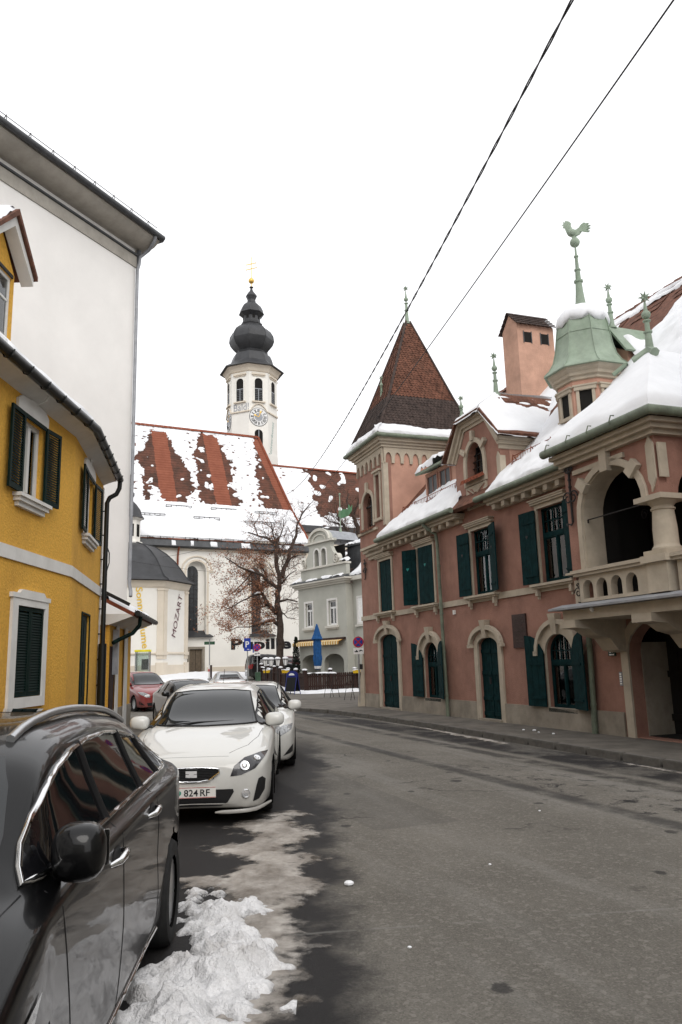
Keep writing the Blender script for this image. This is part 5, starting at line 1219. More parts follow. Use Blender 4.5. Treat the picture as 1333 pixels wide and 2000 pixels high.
    for k in range(48): u = -2.3+k*.485; m.slab([(u,7.8,26.68),(u+.46,7.8,26.68),(u+.46,8.0,26.95),(u,8.0,26.95)], .05)
    m.tube([(21.0,8.0,26.85),(hip(17.3),2.6,17.36),(hip(13.4),-.4,13.42)], .14, 6); m.build('ridge_tiles', 'tile_red', rf)
    # snow on the steep slope: bare stripes where the tiles shed it
    L0, L1 = 4.0, 23.4; Sv = RG[0]-B0[0]; Sz = RG[1]-B0[1]; SL = sqrt(Sv*Sv+Sz*Sz)
    # bare areas read off the photograph, laid back on to the roof plane: (u, height share)
    Mi = (Matrix.Translation((-24.192, 66.552, 0)) @ Matrix.Rotation(atan2(0.45399, 0.89101), 4, 'Z')).inverted()
    def onroof(pts, P0, P1, ox, oy, k):
        o_ = Mi @ Vector((0,0,EYE)); out = []; n_ = Vector((0, P0[1]-P1[1], P1[0]-P0[0]))
        for x, y in pts:
            d = Mi.to_3x3() @ (CAM_R.to_3x3() @ Vector(((ox+x/k-666.5)/FPX, -(oy+y/k-1000)/FPX, -1))); t = (Vector((0,P0[0],P0[1]))-o_).dot(n_)/d.dot(n_); q = o_+d*t; out.append((q.x, (q.z-P0[1])/(P1[1]-P0[1])))
        return out
    def sdist(poly, x, y, sy):
        ins = False; best = 1e9
        for i in range(len(poly)):
            ax, ay = poly[i]; bx, by = poly[i-1]
            if (ay > y) != (by > y) and x < (bx-ax)*(y-ay)/(by-ay)+ax: ins = not ins
            vx, vy = bx-ax, (by-ay)*sy; wx, wy = x-ax, (y-ay)*sy; t = max(0, min(1, (wx*vx+wy*vy)/(vx*vx+vy*vy+1e-9))); best = min(best, (wx-vx*t)**2+(wy-vy*t)**2)
        return sqrt(best)*(1 if ins else -1)
    raw = [[(135,112),(130,150),(110,200),(58,262),(85,290),(110,330),(103,380),(110,430),(122,480),(118,548),(160,560),(215,550),(230,520),(300,520),(345,520),(352,480),(392,440),(385,400),(370,340),(340,290),(300,240),(280,200),(250,160),(238,128)],
           [(415,125),(410,170),(390,220),(383,260),(400,300),(405,360),(412,430),(420,490),(460,525),(530,548),(600,556),(648,540),(640,480),(612,440),(575,412),(604,380),(612,330),(602,290),(560,250),(540,200),(508,165),(498,138)],
           [(712,158),(718,200),(726,280),(718,340),(735,400),(733,470),(760,520),(800,560),(870,606),(960,640),(900,500),(800,250),(745,150)]]
    bare = [onroof(q, B0, RG, 240, 800, 2.777) for q in raw]; isle = [onroof(q, B0, RG, 240, 800, 2.777) for q in ([(140,430),(160,415),(215,445),(218,500),(200,510),(150,505)], [(585,330),(615,325),(618,350),(595,350)], [(458,405),(490,395),(508,420),(470,430)], [(420,205),(435,205),(435,225),(422,225)])]
    def msk(a, b):
        u = L0+a*(L1-L0); z = b; s = 1-b; d = max(sdist(q, u, z, SL) for q in bare)            # > 0 inside a bare area
        d = -d
        for q in isle: d = max(d, sdist(q, u, z, SL))
        d += .42*nz(u*1.1, s*15, 2.0)+.34*nz(u*2.6, s*34, 5.0)+.2*nz(u*6, s*60, 7.0)
        red = abs(u-9.75) < .8 or abs(u-15.35) < .8 or hip(B0[1]+b*Sz)-u < .95
        if not red: d = max(d, (nz(u*1.4, s*14, 21.0)-.42)*1.6)
        else: d = min(d, -.05) if s < .88 and s > .07 else d
        d = min(d, (nz(u*1.9, s*46, 31.0)+.42)*1.2)                                            # tile edges showing through thin snow
        return min(d*.5, hip(B0[1]+b*Sz)-u-.08)
    snow_sheet('snow', (L0,B0[0],B0[1]), (L1-L0,0,0), (0,Sv,Sz), 260, 170, .09, rf, edge=.07, mask=msk, seed=3.3)
    snow_sheet('snow', (0.0,E0[0]+.1,E0[1]+.1), (23.4,0,0), (0,B0[0]-E0[0]+.15,B0[1]-E0[1]+.2), 160, 40, .22, rf, edge=.12, seed=8.8, mask=lambda a, b: min(.5+.5*nz(a*23*1.2, b*6, 3), hip(13.4+b*3.9)-a*23.4-.1))
    for (ua, ub, f) in ((9.3,11.8,.86),(13.8,16.4,.86),(18.4,20.8,.84),(6.6,9.0,.58),(11.8,14.4,.56),(17.0,20.8,.52)):
        v, z = E0[0]+f*(B0[0]-E0[0]), E0[1]+f*(B0[1]-E0[1])
        m = MB()
        for dz in (.22, .42): m.tube([(ua,v,z+dz),(ub,v,z+dz)], .03, 5)
        for k in range(6): u = ua+(ub-ua)*k/5; m.tube([(u,v+.1,z),(u,v,z+.45)], .03, 4)
        m.build('snow_guard', 'iron', rf)
    for (a_, b_) in ((9.2,9.6),(11.0,11.3),(12.9,13.6),(16.0,16.9),(19.9,21.3)):
        snow_sheet('snow', (a_,-.60,12.78), (b_-a_,0,0), (0,.18,.5), 20, 8, .14, R, edge=.10, seed=a_)
    m = MB(); m.add([(17.0,-.55,13.5),(20.6,-.55,13.5),(20.2,.3,13.95),(17.4,.3,13.95),(17.0,-.55,13.36),(20.6,-.55,13.36)], [(0,1,2,3),(0,4,5,1)]); m.build('roof_hatch', 'soffit', rf)
    # choir
    c0, c1, vE = 22.6, 40.0, 2.4
    m = MB(); m.box(c0, c1, vE+.4, vE+1.0, g, 15.3); m.build('choir_wall', 'church_trim', R)
    for k in range(4):
        m = MB(); u = 25.2+k*3.6; m.ext(arch(u, u+1.2, 6, 12.5, .7), vE+.36, vE+.42); m.build('choir_window', 'leaded_glass', R)
    m = MB(); m.ext([(vE+.45,15.2),(vE-.1,15.3),(vE-.15,16.0),(vE+.5,16.05)], c0, c1); m.xf(YZ); m.build('choir_eaves', 'zinc_dark', R)
    m = MB(); zR = 23.75; m.add([(c0-1.6,vE,16.0),(c1,vE,16.0),(c1,8.2,zR),(c0-2.6,8.2,zR),(c1,14,16.0),(c0-1.6,14,16.0)], [(0,1,2,3),(3,2,4,5)]); cr = m.build('choir_roof', 'church_tiles', R)
    m = MB()
    for k in range(42): u = 20.5+k*.47; m.slab([(u,8.0,zR-.08),(u+.44,8.0,zR-.08),(u+.44,8.2,zR+.14),(u,8.2,zR+.14)], .05)
    m.build('ridge_tiles', 'tile_red', cr)
    bare2 = onroof([(232,312),(365,390),(352,500),(405,590),(440,640),(420,770),(505,860),(470,905),(510,1040),(600,1092),(760,1040),(860,1090),(1000,1085),(1200,1110),(2600,1200),(2600,420),(1150,375),(850,345),(640,300),(440,315),(300,300)], (vE,16.0), (8.2,zR), 560, 880, 8.33)
    def msk2(a, b):
        u = 20.6+a*18.4; s = 1-b; d = -sdist(bare2, u, b, 9.6)+.35*nz(u*1.1, s*12, 2.0)+.3*nz(u*2.6, s*26, 5.0)
        d = max(d, (nz(u*1.1, s*8, 14)-.36+max(0, s-.6)*.35)*1.4)
        return min(d, (nz(u*2.0, s*34, 41.0)+.45)*1.2)*.5
    snow_sheet('snow', (20.6,vE,16.0), (18.4,0,0), (0,8.2-vE,zR-16.0), 200, 110, .09, cr, edge=.07, mask=msk2, seed=6.1)
    # lettering on the nave wall: rounded heavy black letters
    lettering('lettering', 'Pupille', R, (15.12,-.012,2.86), (1,0,0), (0,0,1), 6.15, 1.34, 'black_print', bold=.04, spacing=1.03)
    return R
church()

def church_tower():
    R = empty('church_tower', 'white octagonal church tower with clock and dark onion dome above the snowy roof', 'tower', (-10.33, 88.0, 0), 0)
    RR = 3.02; zt = 36.0; ph = -pi/2
    m = MB(); m.lathe([(RR+.03,.2),(RR+.03,25.6),(RR,26.0),(RR,zt)], 8, (0,0,0), ph); m.build('wall', 'church_wall', R)
    m = MB(); m.lathe([(RR+.02,35.5),(RR+.15,35.6),(RR+.30,35.95),(RR+.52,36.2),(RR+.55,36.28)], 8, (0,0,0), ph); m.build('cornice', 'church_trim', R)
    k = .0134; Y0 = 1120
    sil = [(292,1122),(286,1114),(222,1078),(196,1050),(184,1010),(168,975),(142,962),(148,950),(132,940),(160,915),(190,880),(203,845),(196,800),(172,762),(138,735),(100,715),(92,704),(98,694),(98,686),(82,676),(80,660),(80,628),(118,600),(112,594),(102,560),(86,530),(62,510),(42,496),(36,470),(44,452),(52,438),(50,430),(34,408),(22,396),(12,378),(9,362),(20,356),(16,350),(5,345)]
    m = MB(); m.lathe([(r_*k, 36.28+(Y0-y)*.0148) for r_, y in sil], 8, (0,0,0), ph); dome = m.build('onion_dome', 'slate_dome', R, smooth=22)
    for i in range(8):
        a = ph+i*pi/4; m = MB(); m.tube([(r_*k*1.003*cos(a), r_*k*1.003*sin(a), 36.28+(Y0-y)*.0148) for r_, y in sil[7:16]], .035, 5); m.build('rib', 'slate_dome', dome)
    zz = lambda y: 36.28+(Y0-y)*.0148
    for i in range(8):
        a = ph+pi/8+i*pi/4; ap = 80*k*cos(pi/8); m = MB(); c = Vector((ap*cos(a), ap*sin(a), zz(640))); d = Vector((cos(a), sin(a), 0)); t = Vector((-sin(a), cos(a), 0)); m.obox(c, d, t, (0,0,1), .02, .16, .2); m.build('lantern_opening', 'dark_interior', dome)
    m = MB(); m.ball((0,0,zz(295)), .36, 14); m.lathe([(.06,zz(346)),(.06,zz(318))], 8); m.lathe([(.12,zz(272)),(.05,zz(262)),(.05,zz(250))], 8); ball = m.build('gilded_ball', 'gold', R, smooth=40)
    cr = MB(); cr.box(-.045, .045, -.03, .03, zz(252), zz(88))
    ang = radians(-14)
    for y, hw in ((140,.58),(185,.66)):
        cr.obox((0,0,zz(y)), (cos(.35)*1.0,sin(.35)*0+.0,sin(.22)), (0,1,0), (-sin(.22),0,cos(.35)), hw, .03, .045)
        for s in (-1, 1): cr.ball((s*hw*.97, 0, zz(y)+s*hw*.21), .075, 6)
    cr.ball((0,0,zz(84)), .08, 6); cr.build('cross', 'gold', ball)
    def face(i): # outward direction and tangent of face i; faces 0 and 7 look at the street
        a = ph+pi/8+i*pi/4; return Vector((cos(a), sin(a), 0)), Vector((-sin(a), cos(a), 0))
    ap = RR*cos(pi/8)
    def put(m, i, out=0.0):
        d, t = face(i); m.xf(Matrix(((t.x,-d.x,0,d.x*(ap+out)),(t.y,-d.y,0,d.y*(ap+out)),(0,0,1,0),(0,0,0,1)))); return m
    for i in range(8):
        m = MB(); m.ext(arch(-.48, .48, 31.9, 34.25, .46), -.02, -.002); W = put(m, i).build('belfry_window', 'dark_interior', R)
        m = MB(); m.band([(-.62,31.9)]+head(-.62, .62, 34.25, .60)+[(.62,31.9)], [(-.48,31.9)]+head(-.48, .48, 34.25, .46)+[(.48,31.9)], -.10, -.004); put(m, i).build('surround', 'church_wall', W)
        m = MB(); m.box(-.82, .82, -.22, -.004, 35.10, 35.30); m.box(-.7, .7, -.12, -.004, 34.96, 35.098); put(m, i).build('hood', 'church_trim', W)
        m = MB(); m.box(-.78, .78, -.25, -.004, 31.70, 31.86); put(m, i).build('sill', 'church_trim', W)
        m = MB(); m.box(-.04, .04, -.06, -.022, 31.9, 33.4); m.box(-.45, .45, -.06, -.022, 33.35, 33.45); put(m, i).build('mullion', 'zinc', W)
        for q in range(6): m = MB(); m.box(-.46, .46, -.045, -.023, 32.05+q*.22, 32.15+q*.22); put(m, i).build('louvre', 'zinc_dark', W)
    # band that rises over each clock
    for i in range(8):
        m = MB(); up = i % 2 == 0; hw = RR*sin(pi/8)+.02
        pts = [(-hw, 30.55)]+[(x, 30.55+.95*max(0, cos(x/1.02*pi/2))**.8) for x in [-1.0,-.8,-.6,-.4,-.2,0,.2,.4,.6,.8,1.0]]+[(hw, 30.55)] if up else [(-hw, 30.55), (hw, 30.55)]
        m.band([(p[0], p[1]+.15) for p in pts], pts, -.14, -.004); put(m, i).build('string_course', 'church_trim', R)
    for i in (0, 6):
        m = MB(); m.lathe([(1.12,0),(1.12,.03),(1.08,.05),(1.0,.05)], 40); m.xf(Matrix(((1,0,0,0),(0,0,-1,0),(0,1,0,29.95),(0,0,0,1)))); C = put(m, i, .0).build('clock', 'zinc_dark', R)
        m = MB(); m.lathe([(1.06,0),(1.06,.055)], 40); m.xf(Matrix(((1,0,0,0),(0,0,-1,0),(0,1,0,29.95),(0,0,0,1)))); put(m, i).build('dial', 'white_paint', C)
        m = MB(); m.lathe([(.48,.04),(.48,.075)], 30); m.xf(Matrix(((1,0,0,0),(0,0,-1,0),(0,1,0,29.95),(0,0,0,1)))); put(m, i).build('dial_centre', 'zinc', C)
        nums = ['XII','I','II','III','IIII','V','VI','VII','VIII','IX','X','XI']
        for h in range(12):
            a = pi/2-h*pi/6; c = Vector((cos(a)*.77, -.065, 29.95+sin(a)*.77)); rt = Vector((sin(a), 0, -cos(a))); up = Vector((cos(a), 0, sin(a))); m = MB(); x = -.055*(len(nums[h])-1)
            for ch in nums[h]:
                if ch == 'I': m.obox(c+rt*x, rt, (0,1,0), up, .022, .008, .2)
                elif ch == 'V':
                    for s in (-1, 1): q = (up+rt*s*.22).normalized(); m.obox(c+rt*(x+s*.035), q.cross(Vector((0,1,0))), (0,1,0), q, .022, .008, .2)
                else:
                    for s in (-1, 1): q = (up+rt*s*.4).normalized(); m.obox(c+rt*x, q.cross(Vector((0,1,0))), (0,1,0), q, .022, .008, .2)
                x += .11
            put(m, i).build('numeral', 'black_print', C)
        for ang, ln in ((pi/2-radians(20), .85), (pi/2+radians(68), .62)):
            q = Vector((cos(ang), 0, sin(ang))); m = MB(); m.obox(Vector((0,-.09,29.95))+q*ln*.5, q.cross(Vector((0,1,0))), (0,1,0), q, .035, .01, ln*.5); m.ball(Vector((0,-.09,29.95))+q*ln*.75, .12, 8, (1,.15,1)); put(m, i).build('hand', 'gold', C)
    m = MB(); m.ext(arch(-.48, .48, 24.6, 28.0, .46), -.02, -.002); w = put(m, 0).build('stair_window', 'dark_interior', R)
    m = MB(); m.box(-.04,.04,-.06,-.022,24.6,28.4); put(m, 0).build('mullion', 'zinc', w)
    mat('grey_print', (.32,.33,.36), rough=.9, var=.03); mat('green_print', (.05,.26,.18), rough=.9, var=.05); mat('pale_print', (.35,.47,.44), rough=.9, var=.05)
    def word(txt, i, x0, z0, right, up, ln, h, mt, bold=0.0, shear=0.0):
        d, t = face(i); B = Matrix(((t.x,0,d.x),(t.y,0,d.y),(0,1,0))); cv = lambda p: t*p[0]+Vector((0,0,p[1]))
        return lettering('lettering', txt, R, d*(ap+.012)+t*x0+Vector((0,0,z0)), cv(right), cv(up), ln, h, mt, bold=bold, shear=shear)
    word('Bald!', 7, -.86, 30.78, (1,0), (0,1), 2.0, .82, 'grey_print'); word('M', 1, -.62, 24.9, (.2,.98), (-.98,.2), .75, .62, 'green_print', .02); word('eisterkunst', 1, -.42, 25.75, (.17,.985), (-.985,.17), 4.1, .5, 'pale_print', shear=.25)
    return R
church_tower()

def chapel():
    R = empty('chapel', 'white polygonal side chapel with dark grey dome in front of the church', 'chapel', (-18.9, 67.4, 0), 0)
    Rr = 5.2; ph = radians(4.4)                     # a vertex points at V2
    g = .3
    m = MB(); m.lathe([(Rr,g),(Rr,8.75)], 8, (0,0,0), ph); m.build('wall', 'church_wall', R)
    m = MB(); m.lathe([(Rr+.10,g),(Rr+.10,1.9)], 8, (0,0,0), ph); m.build('plinth', 'church_trim', R)
    m = MB(); m.lathe([(Rr+.05,2.75),(Rr+.12,2.8),(Rr+.12,2.9),(Rr+.02,2.95)], 8, (0,0,0), ph); m.build('string_course', 'church_trim', R)
    m = MB(); m.lathe([(Rr+.02,8.2),(Rr+.12,8.35),(Rr+.22,8.6),(Rr+.32,8.8)], 8, (0,0,0), ph); m.build('cornice', 'church_trim', R)
    for i in range(8):
        a = ph+i*pi/4
        for s in (-1, 1):
            am = a+s*pi/8; d = Vector((cos(am), sin(am), 0)); t = Vector((-sin(am), cos(am), 0)); c = Vector((Rr*cos(a), Rr*sin(a), 0))+(-t*s*-.24 if False else t*(s*.26))
            m = MB(); m.obox(c+d*.0+Vector((0,0,5.3)), d, t, (0,0,1), .07, .26, 2.9); m.obox(c+Vector((0,0,8.1)), d, t, (0,0,1), .12, .30, .10); m.obox(c+Vector((0,0,2.85)), d, t, (0,0,1), .15, .32, .14); m.obox(c+Vector((0,0,1.4)), d, t, (0,0,1), .14, .32, .7); m.build('pilaster', 'church_trim', R)
    prof = [(5.85,8.85),(5.75,8.95),(5.35,9.15),(5.02,9.5),(4.62,10.1),(4.05,10.85),(3.3,11.55),(2.4,12.15),(1.4,12.5),(.9,12.6)]
    m = MB(); m.lathe(prof, 8, (0,0,0), ph); dm = m.build('dome', 'slate_dome', R, smooth=25)
    for i in range(8): a = ph+i*pi/4; m = MB(); m.tube([(r_*cos(a), r_*sin(a), z+.02) for r_, z in prof], .05, 5); m.build('rib', 'slate_dome', dm)
    m = MB(); m.lathe([(1.15,12.5),(1.15,12.7),(.95,12.75),(.95,14.6),(1.1,14.7),(1.2,14.85)], 8, (0,0,0), ph); ln = m.build('lantern', 'church_wall', R)
    for i in range(8): a = ph+pi/8+i*pi/4; d = Vector((cos(a), sin(a), 0)); t = Vector((-sin(a), cos(a), 0)); m = MB(); m.obox(d*.88+Vector((0,0,13.7)), d, t, (0,0,1), .02, .2, .55); m.build('opening', 'dark_interior', ln)
    m = MB(); m.lathe([(1.3,14.84),(1.1,15.1),(.95,15.6),(.6,16.1),(.3,16.4),(.22,16.7),(.38,16.95),(.38,17.15),(.16,17.4),(.14,17.7),(.30,17.95),(.3,18.1),(.08,18.4),(.06,18.9)], 12); m.build('lantern_roof', 'slate_dome', R, smooth=30)
    # lettering on the two faces turned to the street
    mat('yellow_print', (.75,.50,.06), rough=.9, var=.05); mat('maroon_print', (.10,.02,.035), rough=.9, var=.05)
    def word(txt, i, x0, z0, right, up, lnn, h, mt, bold, shear=0.0):
        a = ph+pi/8+i*pi/4; d = Vector((cos(a), sin(a), 0)); t = Vector((-sin(a), cos(a), 0)); ap = Rr*cos(pi/8); cv = lambda p: t*p[0]+Vector((0,0,p[1]))
        return lettering('lettering', txt, R, d*(ap+.03)+t*x0+Vector((0,0,z0)), cv(right), cv(up), lnn, h, mt, bold, shear)
    word('Sonnenblume', 6, -.35, 8.2, (.13,-.99), (.99,.13), 5.0, .56, 'yellow_print', .012)
    word('MOZART', 7, -.1, 4.15, (.30,.95), (-.95,.30), 3.75, .62, 'maroon_print', -.004)
    return R
chapel()

def grey_house():
    R = empty('grey_house', 'pale grey house with curved gable, two white windows and striped awning', 'house', (-3.3605, 52.7921, 0), atan2(-0.79868, 0.60176))
    a0, a1 = .50, 5.85
    wins = [(1.36,2.16,4.06,5.62),(3.98,4.82,4.08,5.62)]; arcs = [(.85,2.95,-.2,1.75,.5),(3.38,5.46,-.2,1.75,.52)]
    m = MB(); m.ext(rect(a0, a1, -.3, 6.62), 0, .35, [rect(*w) for w in wins]+[arch(*c) for c in arcs]); m.box(a1-.35, a1, .352, 8, -.3, 6.6); m.box(a0, a0+.35, .352, 8, -.3, 6.6); m.build('wall', 'grey_plaster', R)
    m = MB(); m.box(a0+.36, a1-.36, 1.6, 1.7, -.3, 3.0); m.build('arcade_wall', 'grey_plaster', R)
    m = MB(); m.box(a0+.36, a1-.36, 1.0, 1.1, 3.0, 6.5); m.build('room', 'dark_interior', R)
    m = MB(); m.box(4.75, 5.30, 1.55, 1.598, -.2, 2.0); m.build('door', 'dark_interior', R)
    for (a, b, z0, z1) in wins:
        m = MB(); m.band(rect(a-.16, b+.12, z0-.05, z1+.13), rect(a, b, z0, z1), -.04, -.001, closed=True); W = m.build('window', 'white_trim', R)
        m = MB(); c = (a+b)/2; zt = z0+1.02; m.band(rect(a, b, z0, z1), rect(a+.09, b-.09, z0+.09, z1-.09), .10, .17, closed=True); m.box(a+.09, b-.09, .09, .16, zt, zt+.12); m.box(c-.05, c+.05, .09, .16, z0+.09, zt); m.build('casement_frame', 'white_paint', W)
        for p, q, s, t in ((a+.09,c-.05,z0+.09,zt),(c+.05,b-.09,z0+.09,zt),(a+.09,b-.09,zt+.12,z1-.09)): m = MB(); m.box(p, q, .12, .126, s, t); m.build('pane', 'window_glass', W)
        m = MB(); m.box(a-.25, b+.22, -.18, -.001, z0-.20, z0-.06); m.box(a-.18, b+.15, -.1, -.001, z0-.28, z0-.202); m.build('sill', 'grey_pale', W)
        m = MB(); m.box(a+.1, c-.08, .22, .23, z0, zt); m.box(c+.16, b-.1, .22, .23, z0, zt); m.build('curtain', 'curtain', W)
    m = MB()
    for o_, z0, z1 in ((.12,6.62,6.74),(.26,6.742,6.86),(.40,6.862,6.96)): m.box(a0-.1-o_, a1+o_, -o_, .3, z0, z1)
    m.build('cornice', 'grey_pale', R)
    m = MB(); m.ext([(-.42,6.962),(-.40,7.02),(-.02,7.16),(-.02,6.962)], a0-.4, a1+.4); m.xf(YZ); m.build('cornice_flashing', 'zinc_dark', R)
    m = MB(); m.box(.85, 5.95, .0, .3, 6.962, 7.84); At = m.build('attic', 'grey_plaster', R)
    m = MB(); m.box(.78, 6.02, -.10, .36, 7.842, 7.96); m.build('attic_coping', 'grey_pale', At)
    # curved gable
    pts = [(1.55,7.96),(4.66,7.96),(4.66,8.2),(4.72,8.62),(4.50,8.85),(4.32,9.15),(4.36,9.4),(4.62,9.52),(4.62,9.66),(4.25,9.72),(4.12,10.0),(3.85,10.25),(3.45,10.42),(3.05,10.47),(2.65,10.42),(2.28,10.25),(2.02,9.98),(1.90,9.72),(1.50,9.66),(1.50,9.52),(1.82,9.4),(1.88,9.15),(1.70,8.85),(1.48,8.62),(1.55,8.2)]
    gw = [(2.50,3.04,7.98,8.80,.30),(3.30,3.84,7.98,8.80,.30)]
    m = MB(); m.ext(pts, .02, .30, [arch(w[0], w[1], w[2]+.02, w[3], w[4]) for w in gw]); Gb = m.build('gable', 'grey_plaster', R)
    for w in gw:
        m = MB(); m.band([(w[0]-.1,7.97)]+head(w[0], w[1], w[3], w[4], ext=.10)+[(w[1]+.1,7.97)], [(w[0],7.97)]+head(w[0], w[1], w[3], w[4])+[(w[1],7.97)], -.04, .018); m.build('window_surround', 'white_trim', Gb)
    m = MB(); m.box(1.6, 4.6, .9, 1.0, 7.9, 9.3); m.build('gable_room', 'dark_interior', Gb)
    m = MB(); m.band(head(2.0, 4.14, 9.66, .70, ext=.14), head(2.0, 4.14, 9.66, .66), -.10, .018); m.box(1.46, 4.68, -.12, .018, 9.5, 9.62); m.band(head(2.4, 3.76, 9.66, .38, ext=.07), head(2.4, 3.76, 9.66, .38), -.05, .018); m.build('pediment_mould', 'grey_pale', Gb)
    for c, s in ((1.28,-1),(4.92,1)):
        m = MB(); m.tube([(c+s*(.28*(1-k/26))*cos(k*.5), -.02, 8.28+(.36*(1-k/26))*sin(k*.5)) for k in range(26)], .055, 6); m.lathe([(.30,-.12),(.30,.12)], 20); k0 = len(m.v)-40; m.xf(Matrix(((1,0,0,c),(0,0,1,.16),(0,1.15,0,8.28),(0,0,0,1))), k0); m.build('volute', 'grey_pale', Gb, smooth=40)
    m = MB(); m.ext([(2.0,9.7),(2.4,10.25),(3.05,10.45),(3.7,10.25),(4.1,9.7)], .302, 2.6); m.build('gable_roof', 'zinc', R)
    snow_sheet('snow', (2.3,.0,10.38), (1.5,0,0), (0,.4,.02), 20, 6, .12, Gb, edge=.1, seed=2)
    for p in ((.72,-.1,7.0,.5),(1.9,-.36,7.05,1.0),(3.7,-.36,7.05,.9),(4.9,-.36,7.05,.9),(5.3,-.02,7.98,.75)): snow_sheet('snow', (p[0],p[1],p[2]), (p[3],0,0), (0,.34,.08), 16, 6, .16 if p[2] < 7.5 else .26, R, edge=.08, seed=p[0])
    snow_sheet('snow', (.35,-.4,7.0), (.6,0,0), (0,.8,.45), 12, 12, .2, R, edge=.1, seed=12)
    # roof and dark dormer of the wing, wing wall
    m = MB(); m.slab([(a0-.2,.3,6.98),(4.9,.3,6.98),(4.9,5,10.2),(a0-.2,5,10.2)], -.1); m.slab([(a0-.2,5,10.2),(9.4,5,10.2),(9.4,9,7.0),(a0-.2,9,7.0)], -.1); rf = m.build('roof', 'tile_dark', R)
    snow_sheet('snow', (.5,.35,7.02), (1.0,0,0), (0,3.5,2.35), 16, 30, .2, rf, edge=.12, seed=31)
    m = MB(); m.box(5.855, 9.4, .55, .9, -.3, 6.75); m.build('wing_wall', 'grey_plaster', R)
    m = MB(); m.band(rect(6.25, 7.2, 4.0, 5.75), rect(6.38, 7.07, 4.12, 5.62), .50, .548, closed=True); W = m.build('window', 'white_trim', R); m = MB(); m.box(6.38, 7.07, .53, .546, 4.12, 5.62); m.build('pane', 'curtain', W); m = MB(); m.box(6.15, 7.3, .42, .548, 3.86, 3.98); m.build('sill', 'grey_pale', W)
    m = MB(); m.box(5.95, 9.4, .2, .54, 6.752, 7.0); m.build('cornice', 'grey_pale', R)
    m = MB(); m.slab([(5.95,.2,7.02),(9.4,.2,7.02),(9.4,3.6,9.6),(5.95,3.6,9.6)], -.1); m.build('wing_roof', 'zinc_dark', R)
    snow_sheet('snow', (5.98,.22,7.05), (3.4,0,0), (0,3.2,2.45), 40, 40, .22, R, edge=.12, seed=14)
    m = MB(); m.box(4.3, 6.6, 1.4, 4.5, 7.2, 9.15); Dm = m.build('dormer', 'zinc_dark', R)
    for k in range(5): m = MB(); m.box(4.4+k*.5, 4.42+k*.5, 1.385, 1.399, 7.3, 9.1); m.build('seam', 'zinc_dark', Dm)
    m = MB(); m.box(4.15, 6.75, 1.25, 4.6, 9.152, 9.26); m.build('dormer_roof', 'zinc_dark', Dm)
    snow_sheet('snow', (4.18,1.25,9.27), (2.5,0,0), (0,2.4,.35), 30, 24, .30, Dm, edge=.14, seed=9)
    # awning
    m = bpy.data.materials.new('awning_stripes'); m.use_nodes = True; nt = m.node_tree; b = nt.nodes['Principled BSDF']; b.inputs['Roughness'].default_value = .9
    tcn = nt.nodes.new('ShaderNodeTexCoord'); wv = nt.nodes.new('ShaderNodeTexWave'); wv.bands_direction = 'X'; wv.inputs['Scale'].default_value = 1.2; rp = nt.nodes.new('ShaderNodeValToRGB'); rp.color_ramp.interpolation = 'CONSTANT'
    rp.color_ramp.elements[0].color = (.55,.28,.05,1); rp.color_ramp.elements[1].color = (.75,.66,.42,1); rp.color_ramp.elements[1].position = .5
    nt.links.new(tcn.outputs['Object'], wv.inputs['Vector']); nt.links.new(wv.outputs['Fac'], rp.inputs[0]); nt.links.new(rp.outputs[0], b.inputs['Base Color']); MATS['awning_stripes'] = m
    q = MB(); q.slab([(.35,-.02,3.14),(5.55,-.02,3.14),(5.55,-.45,3.0),(.35,-.45,3.0)], -.03); n = 20; w = 5.2/n
    for k in range(n): u = .35+k*w; q.ext([(u,3.0),(u+w,3.0)]+[(u+w*(1-t/6), 2.86-.06*sin(pi*t/6)) for t in range(7)], -.47, -.455)
    Aw = q.build('awning', 'awning_stripes', R)
    q = MB(); q.box(.25, 5.72, -.16, -.002, 3.12, 3.26); q.build('awning_box', 'brown_wood', Aw)
    # weather vane: green fish-shaped flag on a pole behind the gable
    q = MB(); q.tube([(3.35,1.6,9.6),(3.35,1.6,12.9)], .035, 6); q.ball((3.35,1.6,12.95), .08, 8); q.lathe([(.5,0),(.1,.2),(.06,.5)], 6, (3.35,1.6,10.1)); V = q.build('weather_vane', 'copper_green', R)
    q = MB(); q.ext([(3.15,11.45),(3.5,11.25),(4.3,11.3),(4.65,11.6),(4.7,11.95),(4.5,11.8),(4.35,12.05),(4.2,11.75),(3.7,11.85),(3.4,11.75),(3.25,11.85)], 1.58, 1.62); q.build('flag', 'green_flag' if 'green_flag' in MATS else mat('green_flag', (.10,.22,.115), rough=.8).name, V)
    return R
grey_house()

